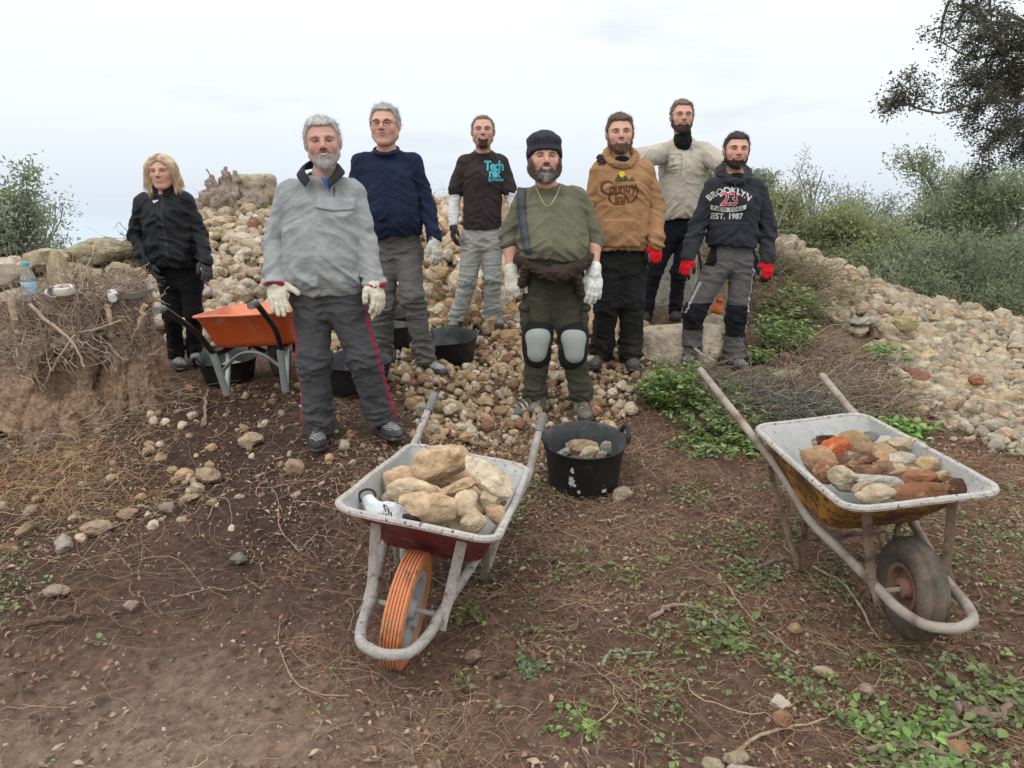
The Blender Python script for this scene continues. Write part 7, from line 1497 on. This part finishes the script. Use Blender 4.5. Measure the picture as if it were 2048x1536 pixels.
# --- dead brush
def brush(px, py, D, w, h, label, n, pal, seed, name='dead_brush', leaf=None):
    rg = np.random.default_rng(seed); q = P(px, py, D); root = empty(name, (q[0], q[1], Hs(q[0], q[1])), label, 'brushwood'); org = np.array(root.location); f = Fib(); P_ = np.zeros((n, 9, 3)); a = rg.uniform(0, 2*pi, n); r = w/2*np.sqrt(rg.uniform(0, 1, n)); X = q[0]+r*np.cos(a); Y = q[1]+r*np.sin(a)*.7; Z = H(X, Y)+rg.uniform(0, h, n)*(1-(r/(w/2))**2)
    d = rg.uniform(0, 2*pi, n); el = rg.normal(.15, .4, n); st = rg.uniform(.02, .06, n)
    for i in range(9): P_[:, i] = np.stack([X, Y, np.maximum(Z, H(X, Y)+.004)], 1); d += rg.normal(0, .35, n); el = el*.8+rg.normal(0, .2, n); X = X+np.cos(d)*np.cos(el)*st; Y = Y+np.sin(d)*np.cos(el)*st; Z = Z+np.sin(el)*st
    f.add(P_, rg.uniform(.0012, .0040, n), tones(rg, pal, n)); f.build('twigs', TWIG, root, org)
    if leaf:
        pts = P_[:, 2:].reshape(-1, 3); k = rg.choice(len(pts), leaf[0]); a = rg.uniform(0, 2*pi, leaf[0]); leaves(pts[k], np.stack([np.cos(a), np.sin(a), rg.normal(.2, .4, leaf[0])], 1), rg.normal(0, .4, (leaf[0], 3))+[0, 0, 1], rg.uniform(.012, .03, leaf[0]), rg.uniform(.006, .014, leaf[0]), tones(rg, leaf[1], leaf[0]), 'foliage', LEAF, root, org)
    return root
BRN = [(.30, .22, .15), (.37, .27, .19), (.22, .16, .12), (.44, .34, .25)]; GRY = [(.20, .19, .16), (.28, .27, .23), (.14, .13, .11)]
brush(1700, 790, 5.1, 1.0, .20, 'heap of dead brown brush with olive leaves behind the yellow barrow', 900, BRN, 1, leaf=(2600, [(.075, .085, .045), (.10, .10, .055), (.17, .11, .07)]))
brush(1640, 690, 5.9, 1.0, .16, 'tangle of brown stems on the slope above the yellow barrow', 700, BRN, 2, leaf=(700, [(.10, .10, .05), (.2, .14, .09)]))
brush(1450, 800, 4.95, .70, .12, 'grey-green dead brush under the feet of the charcoal hoodie man', 650, GRY+BRN[:2], 3, leaf=(3200, [(.10, .13, .065), (.14, .17, .09), (.16, .16, .11)]))
brush(1590, 850, 4.7, .6, .12, 'small grey dead brush left of the far handle of the yellow barrow', 420, GRY, 4, leaf=(900, [(.11, .14, .07)]))
brush(1600, 560, 7.0, .9, .40, 'dry yellowish herb tangle at the top of the right bank', 900, [(.28, .25, .15), (.22, .19, .12), (.34, .29, .17)], 5, leaf=(2600, [(.20, .22, .10), (.26, .26, .13), (.15, .18, .08)]))
brush(1530, 520, 7.3, .5, .36, 'pale seedy herbs behind the charcoal hoodie man\'s glove', 500, [(.28, .26, .19), (.36, .33, .25)], 6, leaf=(1500, [(.30, .30, .22), (.2, .22, .13)]))
brush(150, 660, 4.85, 1.15, .30, 'tangle of bare twigs over the hollow stump', 380, BRN+[(.46, .34, .25)]*3, 7)
brush(265, 650, 4.9, .5, .20, 'bare twigs bristling from the sawn stump', 60, BRN+[(.42, .31, .22)], 8)
brush(1570, 610, 6.7, .7, .24, 'grassy brown stems among the nettles on the right', 600, BRN, 15, leaf=(900, [(.16, .18, .08), (.22, .2, .11)]))
brush(1450, 500, 7.6, .8, .3, 'dry stems behind the hip of the charcoal hoodie man', 420, BRN, 16, leaf=(900, [(.2, .22, .11), (.26, .25, .15)]))
brush(265, 510, 7.3, .55, .42, 'dark dry shrub on the bank behind the woman\'s elbow', 500, [(.12, .09, .06), (.18, .13, .09)], 9, name='dry_shrub', leaf=(1800, [(.09, .10, .045), (.13, .11, .06)]))
brush(40, 900, 4.3, .8, .10, 'low brown twigs at the left edge below the stump', 200, BRN, 10)
brush(845, 590, 6.9, .8, .14, 'dead yellow-brown stems on the heap behind the navy shirt man', 420, [(.34, .26, .16), (.26, .18, .11)], 11)
brush(860, 425, 8.9, .9, .14, 'thin dry stems on the crest between navy and T-shirt men', 260, [(.38, .32, .22), (.28, .22, .15)], 12)
brush(425, 430, 8.8, .6, .16, 'olive-brown dry herbs below the dead stump on the crest', 300, [(.28, .22, .14), (.2, .17, .1)], 13, leaf=(500, [(.16, .19, .07)]))
brush(545, 385, 8.9, .3, .10, 'little green tuft beside the crest boulder', 120, [(.2, .24, .09)], 14, leaf=(500, [(.18, .26, .07), (.24, .32, .1)]))
for i, (pts, r, lb) in enumerate(([[(60, 610, 4.6), (105, 650, 4.5), (140, 680, 4.45), (170, 735, 4.4)], .010, 'long bare branch slanting down across the hollow stump'], [[(150, 670, 4.5), (125, 705, 4.45), (100, 745, 4.45)], .007, 'thin forked branch hanging on the hollow stump'], [[(215, 610, 4.8), (222, 650, 4.75), (228, 690, 4.8)], .016, 'pale upright stub on the left of the sawn stump'],
        [[(290, 610, 4.85), (278, 650, 4.8), (262, 690, 4.85)], .016, 'pale slanting stub on the right of the sawn stump'], [[(24, 600, 4.6), (30, 650, 4.55), (45, 690, 4.6)], .02, 'thick brown stub at the far left in front of the bottle'], [[(245, 640, 4.75), (200, 655, 4.7), (150, 665, 4.65), (110, 655, 4.6)], .006, 'long thin twig lying across both stumps'])):
    mb = MB(); c = catm([P(*q) for q in pts], 6); rg = np.random.default_rng(i); c = [q+rg.normal(0, r*.3, 3) for q in c]; m = len(c); mb.tube(c, [r*(1.2-.6*k/m) for k in range(m)], 8); tag(mb.build('branch', mat('bare branch wood', (.36, .26, .18), .9, var=.3, vscale=30, bump=.8, bscale=60), None), lb, 'branch')
mb = MB(); c = catm([P(1520, 560, 7.2), P(1560, 440, 7.2), P(1600, 345, 7.15), P(1614, 298, 7.1)], 8); mb.tube(c, [.007*(1-.8*k/len(c)) for k in range(len(c))], 6); rg = np.random.default_rng(3)
for k in range(6, len(c)):
    for s_ in (-1, 1): mb.tube([c[k], c[k]+[s_*rg.uniform(.03, .06), rg.normal(0, .02), rg.uniform(.02, .06)]], .0018, 4)
tag(mb.build('sapling', mat('grey sapling bark', (.30, .29, .26), .9), None), 'tall thin bare sapling rising right of the charcoal hoodie man', 'sapling')
# --- trees
def tree(px, D, zb, h, w, label, seed, pal, nleaf=9000, ll=.09, name='olive_tree', trunk=(.28, .24, .2), dens=1.0, gap=.25, cen=.58, group='trees beyond the rubble', tr=.12):
    nleaf = int(nleaf*2.4); rg = np.random.default_rng(seed); x0 = P(px, 500, D)[0]; b = np.array([x0, D, zb]); root = empty(name, b, label, 'tree', group); tips = []; mb = MB()
    def br(p, d, L, r, dep):
        n = 5; pts = [p]; 
        for k in range(n): d = d+rg.normal(0, .16, 3)+[0, 0, .03]; d /= np.linalg.norm(d); pts.append(pts[-1]+d*L/n)
        mb.tube(pts, [r*(1-.45*k/n) for k in range(n+1)], 6 if dep > 1 else 4)
        if dep <= 1: tips.extend(pts[2:])
        if dep == 0: return
        for k in range(rg.integers(3, 5)):
            a = rg.uniform(0, 2*pi); e_ = rg.uniform(.35, .95); nd = d*cos(e_)+np.array([cos(a), sin(a)*.9, rg.uniform(-.15, .3)])*sin(e_); br(pts[rg.integers(2, n+1)], nd/np.linalg.norm(nd), L*rg.uniform(.55, .8), r*.55, dep-1)
    for k in range(3 if h < 4 else 2): br(b+[rg.normal(0, .1), 0, 0], np.array([rg.normal(0, .35), rg.normal(0, .2), 1.]), h*.34, tr*.45, 3)
    tips = np.array(tips); c = np.array([x0, D, zb+h*.5]); tm = tips.mean(0); q = (tips-tm); pc = np.percentile(np.abs(q), 90, axis=0); s_ = np.array([w/2, w/2*.8, h*.45])/pc; tips2 = c+np.clip(q, -pc*1.32, pc*1.32)*s_
    # reshape branches with the same map so wood and foliage agree
    Vb = np.array(mb.v); t = np.clip((Vb[:, 2]-zb)/(h*.3), 0, 1)[:, None]; Vm = c+np.clip(Vb-tm, -pc*1.32, pc*1.32)*s_; Vb = Vb*(1-t)+Vm*t; mb.v = [tuple(v) for v in Vb]
    mb.build('trunk', mat('grey tree bark '+str(trunk), trunk, .95, var=.3, vscale=8, bump=.6, bscale=30), root, org=b)
    keep = rg.uniform(size=len(tips2)) > gap; tips2 = tips2[keep]; k = rg.integers(len(tips2), size=nleaf); cl = rg.normal(0, 1, (nleaf, 3))*np.array([.17, .17, .13])*(w/2.6)**.5*dens; Pn = tips2[k]+cl; n = nleaf; a = rg.uniform(0, 2*pi, n); el = rg.normal(.5, .6, n)
    tone = tones(rg, pal, len(tips2), .28)[k]*rg.uniform(.8, 1.2, (n, 1))
    leaves(Pn, np.stack([np.cos(a)*np.cos(el), np.sin(a)*np.cos(el), np.sin(el)], 1), rg.normal(0, 1, (n, 3)), ll*rg.uniform(.6, 1.3, n), ll*.34*rg.uniform(.7, 1.3, n), tone, 'crown', LEAFT, root, b, fold=.1)
    return root
LEAFT = mat('distant foliage', (1, 1, 1), .6, use_attr=True, var=.15, vscale=3, transl=.42, spec=.3)
OL = [(.26, .30, .17), (.30, .335, .205), (.205, .24, .135), (.34, .37, .25)]; OY = [(.30, .325, .16), (.34, .36, .195), (.245, .27, .13)]; OG = [(.35, .37, .29), (.39, .405, .33), (.28, .30, .235)]  # foliage tones lifted to carry the haze over the far trees
tree(1650, 11.5, -.1, 1.55, 1.5, 'yellow-green fluffy shrub directly right of the charcoal hoodie man', 1, OY, 16000, .07)
tree(1620, 15, -.6, 2.45, 1.7, 'sparse bare-twigged tree rising behind the yellow-green shrub', 2, OG, 3500, .07, trunk=(.26, .25, .23), gap=.4)
tree(1745, 12.5, -.5, 1.7, 2.2, 'olive-brown shrub in the middle of the right tree line', 3, OY+OL, 15000, .07)
tree(1740, 17, -1.0, 2.3, 2.0, 'greyish thin-leaved tree behind the right tree line', 4, OG, 6000, .08, gap=.35)
tree(1850, 13, -1.0, 2.9, 2.1, 'tall rounded olive tree on the right, left of the pale one', 5, OL, 24000, .07)
tree(1935, 15, -1.2, 2.95, 1.9, 'pale feathery olive tree, tallest at the right', 6, OG+OL, 15000, .075, gap=.35)
tree(1830, 10.5, -.6, 1.4, 1.9, 'low dense olive bush just beyond the rubble bank', 7, OL, 17000, .06)
tree(1965, 10.8, -.8, 1.6, 2.1, 'dark green low bush near the right edge', 8, [(.24, .27, .17), (.28, .31, .20)], 17000, .06)
tree(2070, 11.5, -.9, 1.6, 1.8, 'green bush cut by the right edge of the photo', 9, OL, 15000, .065)
tree(2110, 16, -1.2, 2.3, 2.2, 'grey-green tree behind the bush at the right edge', 10, OG+OL, 11000, .08)
tree(1515, 13.5, -.4, 2.1, .8, 'pale bushy tree seen behind the charcoal hoodie man\'s head', 11, OG, 9000, .07)
tree(1690, 19, -1.6, 2.6, 2.2, 'distant olive tree far behind the right tree line', 12, OL, 9000, .10)
tree(1425, 10.6, .5, 1.25, .7, 'small green bush between the two bearded men at right', 13, OL, 9000, .06)
tree(-40, 11.0, -.8, 2.5, 1.4, 'silvery olive tree rising behind the bank at the left edge', 14, OL+OG, 24000, .07, name='olive_tree', trunk=(.13, .10, .08), group=None)
tree(60, 12.5, -1.0, 2.4, 1.6, 'low olive branch mass behind the stumps at left', 15, OL+OG, 9000, .07, group=None)
# --- overhanging holm oak, its trunk outside the frame on the right
rg = np.random.default_rng(9); root = empty('oak_tree', (6.3, 8.2, Hs(6.3, 8.2)), 'dark holm oak reaching into the upper right corner', 'tree'); org = np.array(root.location); mb = MB(); tips = []
mb.tube(catm([org-[0, 0, .2], org+[.05, 0, 1.2], org+[-.15, -.1, 2.3], org+[-.2, -.2, 3.4]], 5), [.22-.006*i for i in range(16)], 10)
def limb(pts, r, sub=9, L=.45, dep=2):
    c = catm(pts, 6); n = len(c); mb.tube([q+rg.normal(0, r*.15, 3) for q in c], [r*(1-.8*i/n) for i in range(n)], 6)
    if dep == 0: tips.extend(c[n//3:]); return
    tips.extend(c[2*n//3:])
    for k in range(sub):
        i = rg.integers(n//4, n-1); d = (c[i+1]-c[i-1]); d /= np.linalg.norm(d); v = d*.5+rg.normal(0, .55, 3); v[2] -= .12; v /= np.linalg.norm(v); LL = L*rg.uniform(.5, 1.1)
        limb([c[i], c[i]+v*LL*.5+rg.normal(0, .03, 3), c[i]+v*LL], r*.42, 5, L*.5, dep-1)
S0 = org+[-.15, -.1, 2.3]; S1 = org+[-.2, -.2, 3.3]
limb([S0, P(2180, 240, 7.8), P(2040, 195, 7.5), P(1950, 160, 7.3)], .05, 14, .50)
limb([P(2060, 200, 7.5), P(1960, 205, 7.2), P(1880, 225, 7.0), P(1800, 205, 6.9)], .022, 10, .30)
limb([P(2090, 215, 7.6), P(2010, 270, 7.3), P(1960, 300, 7.2)], .02, 8, .26)
limb([S1, P(2200, 60, 7.9), P(2060, 50, 7.6), P(1920, 40, 7.4)], .05, 14, .50)
limb([P(2100, 60, 7.6), P(2020, 100, 7.3), P(1930, 120, 7.2)], .03, 12, .38)
limb([S1, P(2180, -60, 7.9), P(2040, -60, 7.7), P(1900, -30, 7.6)], .05, 12, .5)
limb([S0, P(2200, 300, 8.0), P(2120, 325, 7.9), P(2060, 325, 7.8), P(2015, 332, 7.8)], .012, 4, .10, dep=1)
limb([P(2130, 250, 7.8), P(2090, 150, 7.6), P(2030, 140, 7.5)], .03, 12, .4); limb([P(2130, 250, 7.8), P(2080, 250, 7.7), P(2040, 290, 7.6)], .02, 9, .3)
mb.build('trunk', mat('dark oak bark', (.10, .085, .075), .95, var=.3, vscale=12, bump=.6, bscale=30), root, org=org)
tips = np.array(tips); tips = tips[rg.uniform(size=len(tips)) > .30]; n = 24000; k = rg.integers(len(tips), size=n); Pn = tips[k]+rg.normal(0, .040, (n, 3)); a = rg.uniform(0, 2*pi, n); el = rg.normal(0, .6, n)
leaves(Pn, np.stack([np.cos(a)*np.cos(el), np.sin(a)*np.cos(el), np.sin(el)], 1), rg.normal(0, 1, (n, 3)), rg.uniform(.020, .044, n), rg.uniform(.010, .019, n), tones(rg, [(.085, .088, .062), (.11, .11, .078), (.065, .07, .048)], n, .3), 'crown', mat('oak leaf', (1, 1, 1), .5, use_attr=True, var=.2, transl=.25, spec=.5), root, org, fold=.2)
